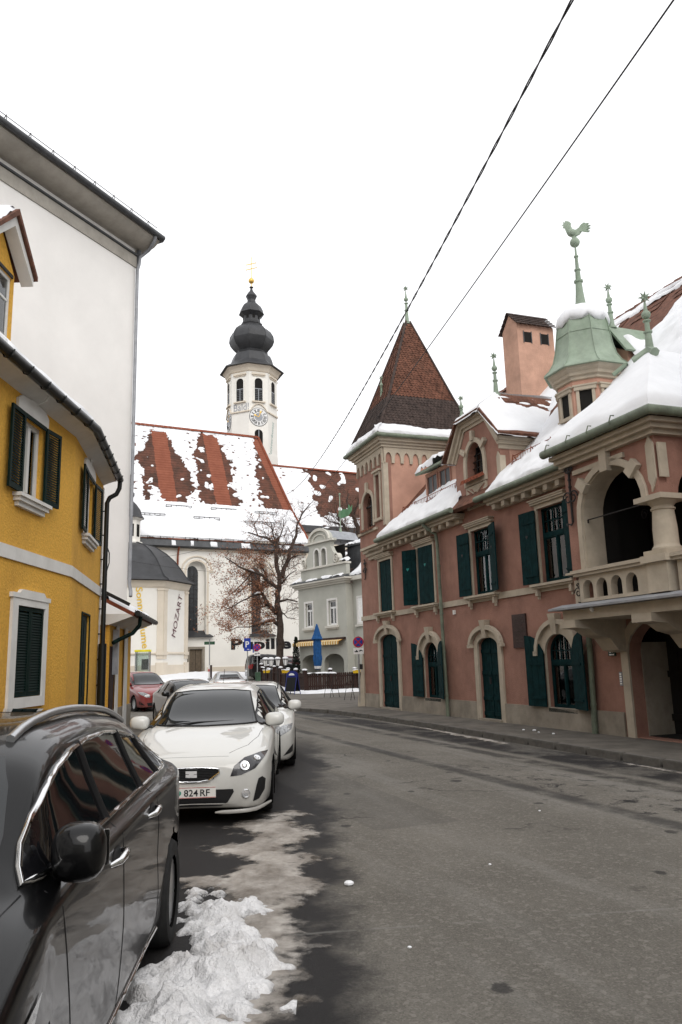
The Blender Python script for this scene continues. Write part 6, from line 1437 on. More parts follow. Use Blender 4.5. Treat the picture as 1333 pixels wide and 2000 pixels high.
# ================================================================== trees, street furniture, wires
def pix(x, y, Y):
    """point at distance Y along the street that shows at (x, y) of a 1333 x 2000 picture: used to read sizes off the photograph"""
    d = CAM_R.to_3x3() @ Vector(((x-666.5)/FPX, -(y-1000)/FPX, -1)); return Vector((0,0,EYE))+d*(Y/d.y)
def make_tree(name, label, base, limbs, seed, leafy=None, twig_n=9, twig_len=1.6, droop=.25, levels=2, leaves=0, trunk_mat='bark', up=.35):
    """limbs: list of (points, radii). Twigs grow from them; leafy(p) says how likely a twig end keeps dead leaves"""
    rg = random.Random(seed); R = empty(name, label, 'tree', base); B = Vector(base)
    m = MB(); segs = []
    for pts, rad in limbs:
        P = [Vector(p)-B for p in pts]; Q = []; rr = []
        n = len(P)
        for i in range(n-1):
            for k in range(4):
                f = k/4; q = P[i].lerp(P[i+1], f); Q.append(q+Vector((rg.uniform(-1,1), rg.uniform(-1,1), rg.uniform(-1,1)))*rad[i]*.35*(0 if i+k == 0 else 1)); rr.append(rad[i]+(rad[i+1]-rad[i])*f)
        Q.append(P[-1]); rr.append(rad[-1]); m.tube(Q, rr, 8); segs += [(Q[i], Q[i+1], rr[i]) for i in range(len(Q)-1) if rr[i] < .24]
    m.build('trunk', trunk_mat, R, smooth=60)
    t = MB(); ends = []
    def twig(p, d, ln, r, lev):
        n = 5; pts = [p.copy()]; q = p.copy(); d = d.normalized()
        for k in range(n):
            d = (d+Vector((rg.uniform(-.35,.35), rg.uniform(-.35,.35), rg.uniform(-.25,.30)-droop*.3*(k/n)))).normalized(); q = q+d*ln/n; pts.append(q.copy())
            if lev > 0 and k > 0:
                for _ in range(2 if lev > 1 else 1):
                    dd = (d+Vector((rg.uniform(-1,1), rg.uniform(-1,1), rg.uniform(-.8,.9)))).normalized(); twig(q, dd, ln*rg.uniform(.35,.62), r*.55, lev-1)
        t.tube(pts, [r*(1-.75*i/n) for i in range(n+1)], 3, cap=False); ends.extend(pts[2:])
    for a, b, r in segs:
        L_ = (b-a).length; k = L_*twig_n*.5
        for _ in range(int(k)+(1 if rg.random() < k-int(k) else 0)):
            p = a.lerp(b, rg.random()); ax = (b-a).normalized(); d = (Vector((rg.uniform(-1,1), rg.uniform(-1,1), rg.uniform(-.6,1)*1.0+up))+ax*.5).normalized(); twig(p, d, twig_len*rg.uniform(.5,1.15), max(.012, min(.035, r*.3)), levels)
    tw = t.build('twigs', 'twig', R, fix=False)
    if leaves:
        c = MB(); w = [(e, max(0.0, leafy(e+B))) for e in ends]; tot = sum(x for _, x in w); 
        for e, x in w:
            k = leaves*x/tot; k = int(k)+(1 if rg.random() < k-int(k) else 0)
            for _ in range(k):
                p = e+Vector((rg.gauss(0,.14), rg.gauss(0,.14), rg.gauss(-.04,.13))); a = Vector((rg.uniform(-1,1), rg.uniform(-1,1), rg.uniform(-1,1))).normalized(); b = a.orthogonal().normalized(); s = rg.uniform(.045,.085)
                c.add([p-a*s, p+b*s*.5, p+a*s, p-b*s*.5], [(0,1,2,3)])
        c.build('crown', 'dead_leaf', R, fix=False)
    return R, ends
def k6p(x, y, Y): return pix(400+x/5.555, 960+y/5.555, Y)
Yt = 56.0
tb = k6p(822, 1990, Yt); tb.z = ground_z(tb.x, Yt)
L_ = lambda pts, r0, r1, dy=0.0: ([k6p(x, y, Yt+dy*i/max(1, len(pts)-1)) for i, (x, y) in enumerate(pts)], [r0+(r1-r0)*i/(len(pts)-1) for i in range(len(pts))])
trunk = [tb]+[k6p(x, y, Yt) for x, y in ((828,1800),(832,1500),(800,1320),(788,1150),(815,950))]
limbs = [(trunk, [.31,.27,.24,.22,.19,.16]), L_([(815,950),(780,750),(770,580),(700,510),(580,480),(470,440)], .17, .04, -1.2), L_([(770,580),(805,490)], .15, .10), L_([(840,930),(890,780),(940,600),(990,490),(1000,370),(1060,240),(1150,130)], .18, .03, 1.5),
         L_([(790,1040),(690,980),(620,900),(520,870),(400,830),(310,770),(220,710)], .15, .03, -1.5), L_([(780,1320),(680,1220),(620,1110),(560,1000),(480,960)], .19, .05, 1.0), L_([(800,1450),(740,1400),(680,1410),(590,1445),(500,1430)], .14, .05, -1.0), L_([(810,1190),(900,1170),(1010,1195)], .09, .04, -.5),
         L_([(620,1110),(520,1130),(420,1180),(300,1250),(200,1290)], .08, .02, -.8), L_([(680,1220),(560,1290),(430,1330),(280,1400)], .08, .02, 1.2), L_([(590,1445),(480,1470),(360,1470),(260,1520)], .05, .02, -1.6), L_([(520,870),(450,960),(350,1060),(240,1150)], .07, .02, 1.0), L_([(560,1000),(470,1010),(380,1090),(300,1130)], .07, .02, -1.5), L_([(690,980),(640,850),(580,760),(500,700)], .08, .02, 1.2), L_([(770,650),(690,680),(600,640),(520,560)], .07, .02, .8), L_([(900,760),(970,700),(1060,690)], .06, .02, -.6), L_([(830,1300),(900,1370),(980,1380)], .05, .015, .8), L_([(840,1000),(920,900),(1000,850)], .06, .02, -.9), L_([(770,590),(740,450),(720,330)], .07, .02, -.8), L_([(580,480),(540,360),(600,260)], .05, .015, 1.0), L_([(790,560),(850,400),(860,300)], .06, .02, .8)]
def leafy(p):
    """brown leaves hang on the left and lower half of the crown"""
    c = pix_of(p); x, y = (c[0]-400)*5.555, (c[1]-960)*5.555
    v = 1.0 if x < 790 else .16
    if y < 620: v *= .30 if x > 450 else .12
    if 640 < y < 1600 and x < 760: v *= 1.7
    return v
def pix_of(p):
    q = CAM_R.to_3x3().transposed() @ (p-Vector((0,0,EYE))); return 666.5+FPX*q.x/-q.z, 1000-FPX*q.y/-q.z
T1, ends = make_tree('broadleaf_tree', 'half bare tree with clinging rust brown leaves before the white church wall', tuple(tb), limbs, 11, leafy, twig_n=6.0, twig_len=1.5, leaves=8500, levels=2, up=.15)
for (a, b, w) in ((k6p(745,1392,Yt-.3), k6p(600,1430,Yt-.9), .11), (k6p(605,1112,Yt-.2), k6p(545,1122,Yt-.5), .08), (k6p(480,858,Yt-1), k6p(540,880,Yt-.9), .07)):
    m = MB(); B = Vector(tb); m.tube([a-B+Vector((0,0,.10)), (a+b)/2-B+Vector((0,0,.14)), b-B+Vector((0,0,.08))], [w*.6,w,w*.4], 7); m.build('snow', 'snow', T1, smooth=True)

Yb = 61.0
def kRp(x, y, dy=0.0): return pix(560+x/8.33, 880+y/8.33, Yb+dy)
bb = kRp(1060, 2600); bb.z = ground_z(bb.x, Yb)
lb = lambda pts, r0, r1, dy=0.0: ([kRp(x, y, dy*i/max(1, len(pts)-1)) for i, (x, y) in enumerate(pts)], [r0+(r1-r0)*i/(len(pts)-1) for i in range(len(pts))])
make_tree('bare_tree', 'bare dark winter tree between the grey house and the pink tower', tuple(bb), [([bb]+[kRp(1075, 1900), kRp(1060,1600)], [.34,.28,.24]), lb([(1060,1600),(1040,1440),(1000,1300),(940,1220),(870,1150),(830,1060),(790,960)], .20, .04, -1), lb([(1060,1600),(1190,1350),(1130,1180),(1080,1060),(1020,950),(980,820),(1010,700)], .22, .04, 1), lb([(940,1220),(820,1190),(700,1150),(620,1080)], .09, .02, -.8), lb([(1000,1400),(900,1380),(760,1330),(650,1270)], .12, .03, 1), lb([(1080,1060),(1150,900),(1180,760)], .10, .03, -.7), lb([(870,1150),(880,1050),(930,940),(960,860)], .07, .02, .9), lb([(1190,1350),(1280,1200),(1330,1000),(1380,850)], .15, .04, .5), lb([(1040,1440),(960,1500),(840,1440)], .06, .02, -.5)],
          5, twig_n=6.5, twig_len=1.5, levels=2, droop=-.1, up=.6)

# ---- overhead wires
def wire(name, label, a, b, sag, r, twist=False, n=90, beyond=.25):
    A, B_ = Vector(a), Vector(b); A2 = A+(A-B_)*beyond; pts = []
    for k in range(n+1):
        t = k/n; p = A2.lerp(B_, t); f = (t*(1+beyond)-beyond); p.z -= 4*sag*max(f, 0)*(1-max(f, 0)) if f > 0 else 0; pts.append(p)
    m = MB()
    if not twist: m.tube(pts, r, 6)
    else:
        dense = []
        L_ = (B_-A2).length; N = int(L_/.10)
        for k in range(N+1):
            t = k/N*n; i = min(n-1, int(t)); dense.append(pts[i].lerp(pts[i+1], t-i))
        for s in range(2):
            q = []
            for k, p in enumerate(dense):
                a_ = k*.10/1.5*2*pi+s*pi; q.append(p+Vector((cos(a_)*r, 0, sin(a_)*r)))
            m.tube(q, r*.95, 5)
    o = m.build(name, 'iron', None, smooth=60); tag(o, label, 'cable'); return o
def wire_px(name, label, near, far, sag, r, twist): wire(name, label, pix(*near), pix(*far), sag, r, twist)
wire_px('power_cable', 'thick twisted overhead cable crossing the sky towards the church', (1118,0,8.0), (560,965,75.6), 1.25, .0125, True)
wire_px('telephone_wire', 'thin overhead wire running beside the twisted cable, right of it', (1316,0,8.5), (566,1025,76.2), .6, .014, False)
for i, (a, b) in enumerate((((262,1095,66),(395,1073,66.6)), ((258,1096,62),(440,1118,63)))):
    o = wire('thin_wire', ['thin wire rising across the chapel dome', 'thin wire sagging across the chapel dome'][i], pix(*a), pix(*b), .12, .012, False, n=20, beyond=0.0)

# ---- brown garden fence with snow caps: posts and single planks
def fence(name, label, p0, p1, seg, flip=0):
    A, B_ = Vector((*p0, 0)), Vector((*p1, 0)); L = (B_-A).length; d = (B_-A).normalized(); R = empty(name, label, 'fence', (A.x, A.y, 0), atan2(d.y, d.x), 'brown plank fence round the beer garden')
    gz = lambda u: ground_z(A.x+d.x*u, A.y+d.y*u)+.02
    pm = MB(); pm.box(-.055, .055, -.012, .012, 0, 1.0); pm.add([(-.055,-.012,1.0),(.055,-.012,1.0),(.055,.012,1.0),(-.055,.012,1.0),(0,-.012,1.04),(0,.012,1.04)], [(0,1,4),(2,3,5),(1,2,5,4),(3,0,4,5)]); pme = pm.mesh('plank', 'brown_wood')
    po = MB(); po.box(-.09, .09, -.09, .09, 0, 1.22); po.box(-.11, .11, -.11, .11, 1.222, 1.27); pome = po.mesh('post', 'brown_wood')
    sm = MB(); sm.ball((0,0,0), .15, 10, (.95,.95,.5)); sme = sm.mesh('snow_cap', 'snow', smooth=True)
    n = max(1, round(L/seg))
    for k in range(n+1):
        u = L*k/n; o = link(bpy.data.objects.new('post', pome), R); o.location = (u, 0, gz(u)); 
        s = link(bpy.data.objects.new('snow_cap', sme), o); s.location = (0, 0, 1.30); s.scale = (1, 1, rnd.uniform(.8,1.2))
    w = .128
    for k in range(n):
        u0, u1 = L*k/n+.11, L*(k+1)/n-.11; q = int((u1-u0)/w)
        for j in range(q):
            u = u0+(j+.5)*(u1-u0)/q; o = link(bpy.data.objects.new('plank', pme), R); o.location = (u, .02*(flip*2-1), gz(u)+.06+rnd.uniform(-.006,.006)); o.rotation_euler = (0, rnd.uniform(-.008,.008), 0)
        for z in (.30, .86): m = MB(); m.add([(u0-.02,-.005,gz(u0)+z),(u1+.02,-.005,gz(u1)+z),(u1+.02,-.005,gz(u1)+z+.09),(u0-.02,-.005,gz(u0)+z+.09),(u0-.02,.04,gz(u0)+z),(u1+.02,.04,gz(u1)+z),(u1+.02,.04,gz(u1)+z+.09),(u0-.02,.04,gz(u0)+z+.09)], [(0,1,2,3),(7,6,5,4),(0,4,5,1),(3,2,6,7)]); m.build('rail', 'brown_wood', R)
        if rnd.random() < .65:
            za, zb = gz(u0)+1.08, gz(u1)+1.08; snow_sheet('snow', (u0,-.10,za), (u1-u0,0,zb-za), (0,.2,0), 24, 6, .08, R, edge=.06, seed=k*3.3)
    return R
fence('garden_fence', 'brown plank fence on the church side of the blue sandwich board', (-2.42,46.0), (-6.0,56.0), 1.7, 0)
fence('garden_fence', 'brown plank fence running from the corner to the pink house', (-2.36,45.86), (2.0,47.3), 1.5, 1)
def ground_snow(name, label, poly, th, seed, mt='snow', n=50, edge=.25, rough=.35):
    """heaped snow on the ground inside an outline; height grows from the rim"""
    xs = [p[0] for p in poly]; ys = [p[1] for p in poly]; x0, x1, y0, y1 = min(xs)-.1, max(xs)+.1, min(ys)-.1, max(ys)+.1; N = len(poly)
    def dist(x, y):
        ins = False; best = 1e9
        for i in range(N):
            ax, ay = poly[i]; bx, by = poly[i-1]
            if (ay > y) != (by > y) and x < (bx-ax)*(y-ay)/(by-ay)+ax: ins = not ins
            vx, vy = bx-ax, by-ay; t = max(0, min(1, ((x-ax)*vx+(y-ay)*vy)/(vx*vx+vy*vy+1e-9))); best = min(best, (x-ax-vx*t)**2+(y-ay-vy*t)**2)
        return sqrt(best)*(1 if ins else -1)
    nx = n; ny = max(4, int(n*(y1-y0)/(x1-x0))); ny = min(ny, 5*n); vs = []; D = []
    for j in range(ny+1):
        for i in range(nx+1):
            x, y = x0+(x1-x0)*i/nx, y0+(y1-y0)*j/ny; d = dist(x, y)+edge*(.5*nz(x*2.3, y*2.3, seed)+.35*nz(x*6, y*6, seed+3)+.2*nz(x*14, y*14, seed+9)); D.append(d); t = max(0, min(1, d/edge))
            bl = max(0.0, nz(x*4.3, y*4.3, seed+1))**1.2*.55+max(0.0, nz(x*11, y*11, seed+5))**1.2*.7+max(0.0, nz(x*25, y*25, seed+6))**1.1*.55+max(0.0, nz(x*55, y*55, seed+8))*.22
            h = th*(t**.9)*(1+rough*(bl-.3)+rough*.5*nz(x*1.3, y*1.3, seed+2)) if d > 0 else max(-.03, d*.3)
            vs.append((x, y, ground_z(x, y)+.004+h))
    fs = []
    for j in range(ny):
        for i in range(nx):
            q = (j*(nx+1)+i, j*(nx+1)+i+1, (j+1)*(nx+1)+i+1, (j+1)*(nx+1)+i)
            if max(D[k] for k in q) > 0: fs.append(q)
    m = MB(); m.add(vs, fs); o = m.build(name, mt, None, smooth=True, fix=False); tag(o, label, 'snow', kind='stuff')
    at = o.data.attributes.new('rim', 'FLOAT', 'POINT'); at.data.foreach_set('value', [max(0.0, min(1.0, d/edge)) for d in D]); return o
ground_snow('snow_bank', 'white snow ridge along the foot of the garden fence', [(-6.3,55.5),(-2.85,45.6),(-2.3,44.8),(-1.2,45.1),(1.2,45.9),(2.4,46.5),(2.4,47.6),(-2.3,46.2),(-5.8,56.2)], .16, 3, n=70, edge=.3)
ground_snow('snow_bank', 'snow field in front of the church door', [(-15.5,60),(-11.5,57.5),(-7.6,58.5),(-8.0,66),(-12.5,69),(-16,66)], .22, 5, n=40, edge=.8)
ground_snow('snow_patch', 'thin snow patch beside the pink house corner', [(-.6,38.6),(.5,35.6),(1.2,34.2),(1.6,35.2),(.8,37.4),(-.2,39.4)], .03, 8, n=40)

# ---- closed blue parasol
def parasol():
    b = Vector((-1.66,46.9,ground_z(-1.66,46.9))); R = empty('parasol', 'closed blue parasol standing in the beer garden', 'parasol', tuple(b)); mat('blue_canvas', (.012,.075,.22), rough=.85, var=.2, scale=6, bump=.2, bscale=12)
    m = MB(); m.tube([(0,0,0),(0,0,3.9)], .03, 8); m.build('pole', 'galvanised', R); m = MB(); m.box(-.3,.3,-.3,.3,0,.08); m.build('base', 'plinth_render', R)
    def fold(prof, n=48, amp=.12, fr=8):
        m = MB(); vs = []
        for r_, z in prof:
            for k in range(n): a = 2*pi*k/n; q = r_*(1+amp*sin(fr*a+z*.7)); vs.append((q*cos(a), q*sin(a), z))
        m.add(vs, [(i*n+k, i*n+(k+1) % n, (i+1)*n+(k+1) % n, (i+1)*n+k) for i in range(len(prof)-1) for k in range(n)]); return m
    fold([(.03,4.0),(.08,3.85),(.20,3.4),(.31,3.12),(.33,3.08),(.20,3.05)], amp=.10).build('canopy_top', 'blue_canvas', R, smooth=True)
    o = fold([(.20,3.12),(.23,2.7),(.22,2.2),(.26,1.95),(.20,1.5),(.15,1.3),(.02,1.28)], amp=.14, fr=7).build('canopy', 'blue_canvas', R, smooth=True)
    fold([(.205,1.50),(.165,1.34)], amp=.14, fr=7).build('hem_print', 'white_paint', o)
parasol()
def cypress():
    b = Vector((-3.25,52.0,ground_z(-3.25,52))); R = empty('cypress', 'slim dark potted cypress left of the grey house arcade', 'plant', tuple(b)); mat('cypress_leaf', (.010,.018,.010), rough=.9, var=.5, scale=9); rg = random.Random(3)
    m = MB(); m.lathe([(.22,0),(.3,.5),(.32,.5),(.28,.44)], 12); m.build('pot', 'tile_brown', R); m = MB(); m.tube([(0,0,.4),(0,0,1.2)], .04, 6); m.build('trunk', 'bark', R)
    m = MB()
    for k in range(1600):
        z = rg.random()**.8*2.6; r_ = .34*(1-z/2.75)**.6*sqrt(rg.random()); a = rg.random()*2*pi; p = Vector((r_*cos(a), r_*sin(a), .6+z)); d = Vector((cos(a)*.4, sin(a)*.4, 1)).normalized(); s = rg.uniform(.05,.11); t = d.orthogonal().normalized(); m.add([p, p+t*s*.35+d*s*.5, p+d*s, p-t*s*.35+d*s*.5], [(0,1,2,3)])
    m.build('crown', 'cypress_leaf', R, fix=False)
cypress()
# ---- lanterns in the garden
def lantern_mesh(R):
    m = MB(); m.lathe([(.035,0),(.03,1.45),(.05,1.47),(.02,1.52)], 8); m.build('pole', 'iron', R)
    m = MB(); m.lathe([(.09,1.55),(.16,1.90),(.17,1.91)], 6); m.build('glass', 'curtain', R)
    m = MB()
    for k in range(6): a = k*pi/3; m.tube([(.092*cos(a), .092*sin(a), 1.54), (.165*cos(a), .165*sin(a), 1.91)], .010, 4)
    m.lathe([(.05,1.52),(.10,1.54),(.10,1.56)], 6); m.lathe([(.19,1.91),(.19,1.93),(.10,2.02),(.03,2.06)], 6); m.build('frame', 'iron', R)
    m = MB(); m.ball((0,0,1.99), .19, 10, (1,1,.55)); m.build('snow_cap', 'snow', R, smooth=True)
for i, (px, Y, lb_) in enumerate(((519,47.6,'leftmost of the four snow capped garden lanterns'),(530,47.3,'second from left of the four snow capped garden lanterns'),(543,47.8,'third from left of the four snow capped garden lanterns'),(558,48.4,'rightmost of the four snow capped garden lanterns'))):
    p = pix(px, 1300, Y); R = empty('garden_lantern', lb_, 'lantern', (p.x, p.y, ground_z(p.x, p.y)), rnd.random(), 'lanterns in the beer garden'); lantern_mesh(R)
# ---- flower boxes hung on the fence
mat('yellow_plastic', (.62,.40,.02), rough=.5)
for (px, Y, lb_) in ((521,52.4,'yellow flower box at the far end of the fence'),(558,48.2,'yellow flower box above the blue sandwich board'),(697,47.15,'yellow flower box beside the no parking sign at the pink corner')):
    p = pix(px, 1311, Y-.45); R = empty('flower_box', lb_, 'flower box', tuple(p), 0, 'flower boxes on the fence'); m = MB(); m.add([(-.2,-.08,-.11),(.2,-.08,-.11),(.2,.08,-.11),(-.2,.08,-.11),(-.24,-.11,.07),(.24,-.11,.07),(.24,.11,.07),(-.24,.11,.07)], [(3,2,1,0),(0,1,5,4),(1,2,6,5),(2,3,7,6),(3,0,4,7),(4,5,6,7)]); m.build('trough', 'yellow_plastic', R); snow_sheet('snow', (-.26,-.13,.065), (.52,0,0), (0,.26,0), 16, 8, .09, R, edge=.06, seed=px)
# ---- sandwich boards
def a_board(name, label, p, rz, w, h, mt, face, top=False):
    R = empty(name, label, 'signboard', (p[0], p[1], ground_z(p[0], p[1])), rz)
    for s in (-1, 1):
        m = MB(); t = .16
        for u in (-w/2+.03, w/2-.03): m.tube([(u, s*.30, 0), (u, s*.03, h)], .022 if face else .013, 6)
        m.tube([(-w/2+.03, s*.05, h), (w/2-.03, s*.05, h)], .022 if face else .013, 6); F = m.build('frame', mt, R)
        if face: 
            q = MB(); q.add([(-w/2+.06, s*.262, .16), (w/2-.06, s*.262, .16), (w/2-.06, s*.075, h-.10), (-w/2+.06, s*.075, h-.10)], [(0,1,2,3)]); q.build('panel', face, F)
            if top:
                q = MB(); q.ext([(-w/2,h-.12)]+[(-w/2*cos(pi*k/12), h+.0+.26*sin(pi*k/12)) for k in range(13)]+[(w/2,h-.12)], s*.05-.012, s*.05+.012); q.build('header', mt, F)
    return R
mat('blue_enamel', (.010,.018,.16), rough=.4, var=.1); mat('chalkboard', (.008,.009,.010), rough=.8)
R = a_board('sandwich_board', 'blue sandwich board with rounded head in front of the fence', (-3.05,44.9), .55*-1, .74, 1.05, 'blue_enamel', 'chalkboard', True)
m = MB(); m.ext([(-.20+.0+.20*(1-cos(pi*k/10))*1.0, 1.06+.12*sin(pi*k/10)) for k in range(11)], -.068, -.064); m.build('header_emblem', 'white_paint', R)
R = a_board('metal_stand', 'thin legged metal stand with snow on top before the right fence', (-.72,39.7), -.95, .60, 1.25, 'iron', None); snow_sheet('snow', (-.34,-.12,1.24), (.68,0,0), (0,.24,0), 16, 8, .10, R, edge=.06, seed=2)
a_board('metal_stand', 'thin legged metal stand half hidden by the no parking sign', (.30,36.3), -1.0, .60, 1.2, 'iron', None)
# ---- traffic signs
mat('sign_red', (.45,.012,.02), rough=.4); mat('sign_blue', (.012,.04,.30), rough=.4); mat('sign_green', (.015,.07,.035), rough=.4)
def post_sign(name, label, p, gz, faces):
    R = empty(name, label, 'sign', (p[0], p[1], gz), 0); m = MB(); m.tube([(0,0,0),(0,0,faces[0])], .032, 8); m.build('pole', 'galvanised', R); return R
def disc(R, z, r, y=-.045):
    def d(r0, yy, mt, nm, par):
        m = MB(); m.lathe([(r0,0),(r0,.012)], 28); m.xf(Matrix.Translation((0,yy,z)) @ Matrix.Rotation(pi/2, 4, 'X')); return m.build(nm, mt, par)
    D = d(r, y, 'sign_red', 'sign_face', R); d(r*.80, y-.004, 'sign_blue', 'sign_field', D)
    for an in (pi/4, -pi/4) if False else (pi/4,):
        m = MB(); m.obox((0,y-.020,z), (cos(-an),0,sin(-an)), (0,1,0), (-sin(-an),0,cos(-an)), r*.80, .002, r*.10); m.build('sign_bar', 'sign_red', D)
    m = MB(); m.obox((0,y-.023,z), (cos(an),0,sin(an)), (0,1,0), (-sin(an),0,cos(an)), r*.80, .002, r*.10); m.build('sign_bar', 'sign_red', D)
    return D
def tow_plate(R, z, w, h, y=-.045):
    m = MB(); m.box(-w/2, w/2, y-.012, y, z-h/2, z+h/2); P = m.build('tow_plate', 'white_paint', R)
    q = MB(); q.ext([(x*w/2, z+zz*h/2) for x, zz in ((-.8,-.35),(-.1,-.35),(-.1,.0),(-.25,.05),(-.3,.35),(-.5,.35),(-.5,0),(-.8,-.05))], y-.016, y-.0125); q.build('tow_truck', 'black_print', P)
    q = MB(); q.ext([(x*w/2, z+zz*h/2) for x, zz in ((.05,.0),(.3,.35),(.6,.4),(.85,.05),(.85,-.2),(.6,.05),(.35,-.1),(.1,-.15))], y-.016, y-.0125); q.build('tow_car', 'black_print', P)
R = post_sign('no_parking_sign', 'no parking sign with tow plate at the corner of the pink house', (.54,30.95), 0.0, (2.72,)); disc(R, 2.48, .215); tow_plate(R, 2.13, .40, .24)
m = MB(); m.box(-.03,.15,-.02,.10,1.42,1.62); m.build('small_lamp', 'iron', R)
p = pix(502.9, 1264.5, 46); R = post_sign('no_parking_sign', 'no parking sign with tow plate in front of the black wall lettering', (p.x, 46), ground_z(p.x, 46), (2.95,)); g = ground_z(p.x, 46); disc(R, p.z-g, .205); tow_plate(R, p.z-g-.36, .36, .24)
m = MB(); m.box(-.27,-.20,.0,.02,p.z-g-.30,p.z-g+.2); m.build('side_plate', 'sign_blue', R)
m = MB(); m.lathe([(.16,0),(.18,.48),(.19,.5),(.1,.52)], 12, (.03,.05,.75)); mat('bin_green', (.06,.11,.07), rough=.6, var=.2); m.build('litter_bin', 'bin_green', R, smooth=40)
p = pix(483.8, 1259, 47); R = post_sign('parking_sign', 'blue parking sign with white letter P beside the black wall lettering', (p.x, 47), ground_z(p.x, 47), (3.0,)); g = ground_z(p.x, 47); m = MB(); m.box(-.20,.20,-.06,-.045,p.z-g-.38,p.z-g+.38); F = m.build('sign_face', 'sign_blue', R)
lettering('letter', 'P', F, (-.11,-.061,p.z-g-.16), (1,0,0), (0,0,1), .22, .36, 'white_paint', bold=.02); m = MB(); m.box(-.02,.12,-.065,-.0605,p.z-g-.30,p.z-g-.27); m.build('dash', 'white_paint', F)
p = pix(409.8, 1256, 46); R = post_sign('street_name_sign', 'green street name sign on a thin pole beside the church door', (p.x, 46), ground_z(p.x, 46), (3.25,)); g = ground_z(p.x, 46); m = MB(); m.box(-.31,.31,-.02,.02,p.z-g-.09,p.z-g+.09); F = m.build('sign_face', 'sign_green', R); m = MB(); m.box(-.22,.22,-.024,-.0205,p.z-g-.03,p.z-g+.03); m.build('name_line', 'bin_green', F)
m = MB(); m.box(-.06,.02,-.05,-.03,1.05,1.75); m.build('narrow_plate', 'white_paint', R); m = MB(); m.lathe([(.09,0),(.09,.01)], 18); m.xf(Matrix.Translation((-.02,-.055,1.45)) @ Matrix.Rotation(pi/2, 4, 'X') @ Matrix.Scale(.45, 4, (1,0,0))); m.build('small_disc', 'sign_red', R)
m = MB(); m.box(.05,.15,-.04,.04,.95,1.75); m.build('meter_box', 'brown_wood', R)
# ---- phone booth
def phone_booth():
    p = pix(279, 1315, 60); R = empty('phone_booth', 'glazed phone booth with yellow roof beside the chapel', 'phone booth', (p.x, 60, ground_z(p.x, 60)), .15); mat('yellow_roof', (.80,.72,.02), rough=.5)
    for x in (-.5, .5):
        for y in (-.5, .5): m = MB(); m.box(x-.035, x+.035, y-.035, y+.035, 0, 2.25); m.build('post', 'galvanised', R)
    for (a, b, c, d) in ((-.46,.46,-.505,-.495),(-.46,.46,.495,.505),(-.505,-.495,-.46,.46),(.495,.505,-.46,.46)): m = MB(); m.box(a, b, c, d, .15, 2.2); m.build('pane', 'clear_glass', R)
    m = MB(); m.box(-.58,.58,-.58,.58,2.252,2.40); m.build('roof', 'yellow_roof', R); m = MB(); m.box(-.12,.38,.2,.42,.9,1.7); m.build('telephone', 'zinc_dark', R)
    m = MB(); m.box(-.5,.5,-.5,.5,.0,.05); m.build('floor', 'plinth_render', R)
phone_booth()

# ---- snow by the parked cars
def near_snow():
    heap = [(-1.35,3.3),(-.95,3.05),(-.62,3.35),(-.50,3.75),(-.44,4.2),(-.40,4.65),(-.47,5.1),(-.60,5.6),(-.78,6.1),(-1.02,6.55),(-1.25,6.6),(-1.3,6.1),(-1.12,5.85),(-.98,5.55),(-1.02,5.15),(-1.20,4.98),(-1.35,4.6),(-1.12,4.45),(-1.16,4.05),(-1.5,3.8)]
    ground_snow('snow_heap', 'lumpy white snow heap beside the black station wagon', heap, .19, 21, 'heap_snow', n=185, edge=.55, rough=.48)
    slush = [(-.95,3.1),(-.45,3.2),(-.34,3.9),(-.26,4.5),(-.30,5.1),(-.22,5.6),(-.34,6.0),(-.20,6.45),(-.30,7.1),(-.25,7.6),(-.48,7.9),(-.26,8.4),(-.36,8.9),(-.55,9.2),(-.42,9.8),(-.72,10.2),(-.95,9.7),(-1.5,9.0),(-1.0,8.4),(-1.5,7.9),(-.98,7.3),(-1.5,6.9),(-1.2,6.4),(-.9,5.6),(-.8,4.6),(-.9,3.8)]
    ground_snow('slush', 'grey trodden slush along the parked cars', slush, .024, 31, 'thin_slush', n=150, edge=.40, rough=1.0)
near_snow()
def pv(u, v): p = pinkw(u, v); return (p.x, p.y)
ground_snow('snow_strip', 'thin dirty snow strip along the kerb of the pink house', [pv(8.6,-1.9),(pv(11,-2.15)),pv(13,-2.30),pv(14.6,-2.35),pv(14.6,-2.12),pv(13,-2.03),pv(10.6,-1.88)], .03, 41, 'thin_slush', n=60, edge=.12, rough=.6)
ground_snow('snow_strip', 'bright snow remnant by the kerb at the right edge', [pv(17.9,-2.22),pv(18.7,-2.32),pv(19.8,-2.35),pv(19.8,-2.20),pv(18.5,-2.14)], .03, 43, 'thin_slush', n=60, edge=.14)
# crumbs of ice and paper on road and pavement
LUMPS = ['white ice lump lying on the road just right of the slush', 'tiny white crumb on the road nearest the camera', 'leftmost white scrap on the pavement under the arched window', 'largest white scrap on the pavement under the arched window', 'third white scrap on the pavement right of the arched window', 'rightmost white scrap on the pavement near the downpipe foot', 'tiny white crumb in the middle of the near carriageway', 'tiny white crumb in the carriageway level with the white hatchback']
for (x, y, z, s) in ((-.02,6.6,ROAD_Z,.035),(.35,5.2,ROAD_Z,.012),(*pv(13.2,-.9),0,.03),(*pv(13.5,-.8),0,.04),(*pv(13.9,-.95),0,.025),(*pv(14.4,-.9),0,.03),(1.2,7.1,ROAD_Z,.012),(2.2,9.4,ROAD_Z,.012)):
    m = MB(); m.ball((0,0,s*.5), s, 7, (1.2,1,.6)); o = m.build('ice_lump', 'snow'); o.location = (x, y, z); tag(o, LUMPS.pop(0), 'ice lump', 'ice lumps on the ground')
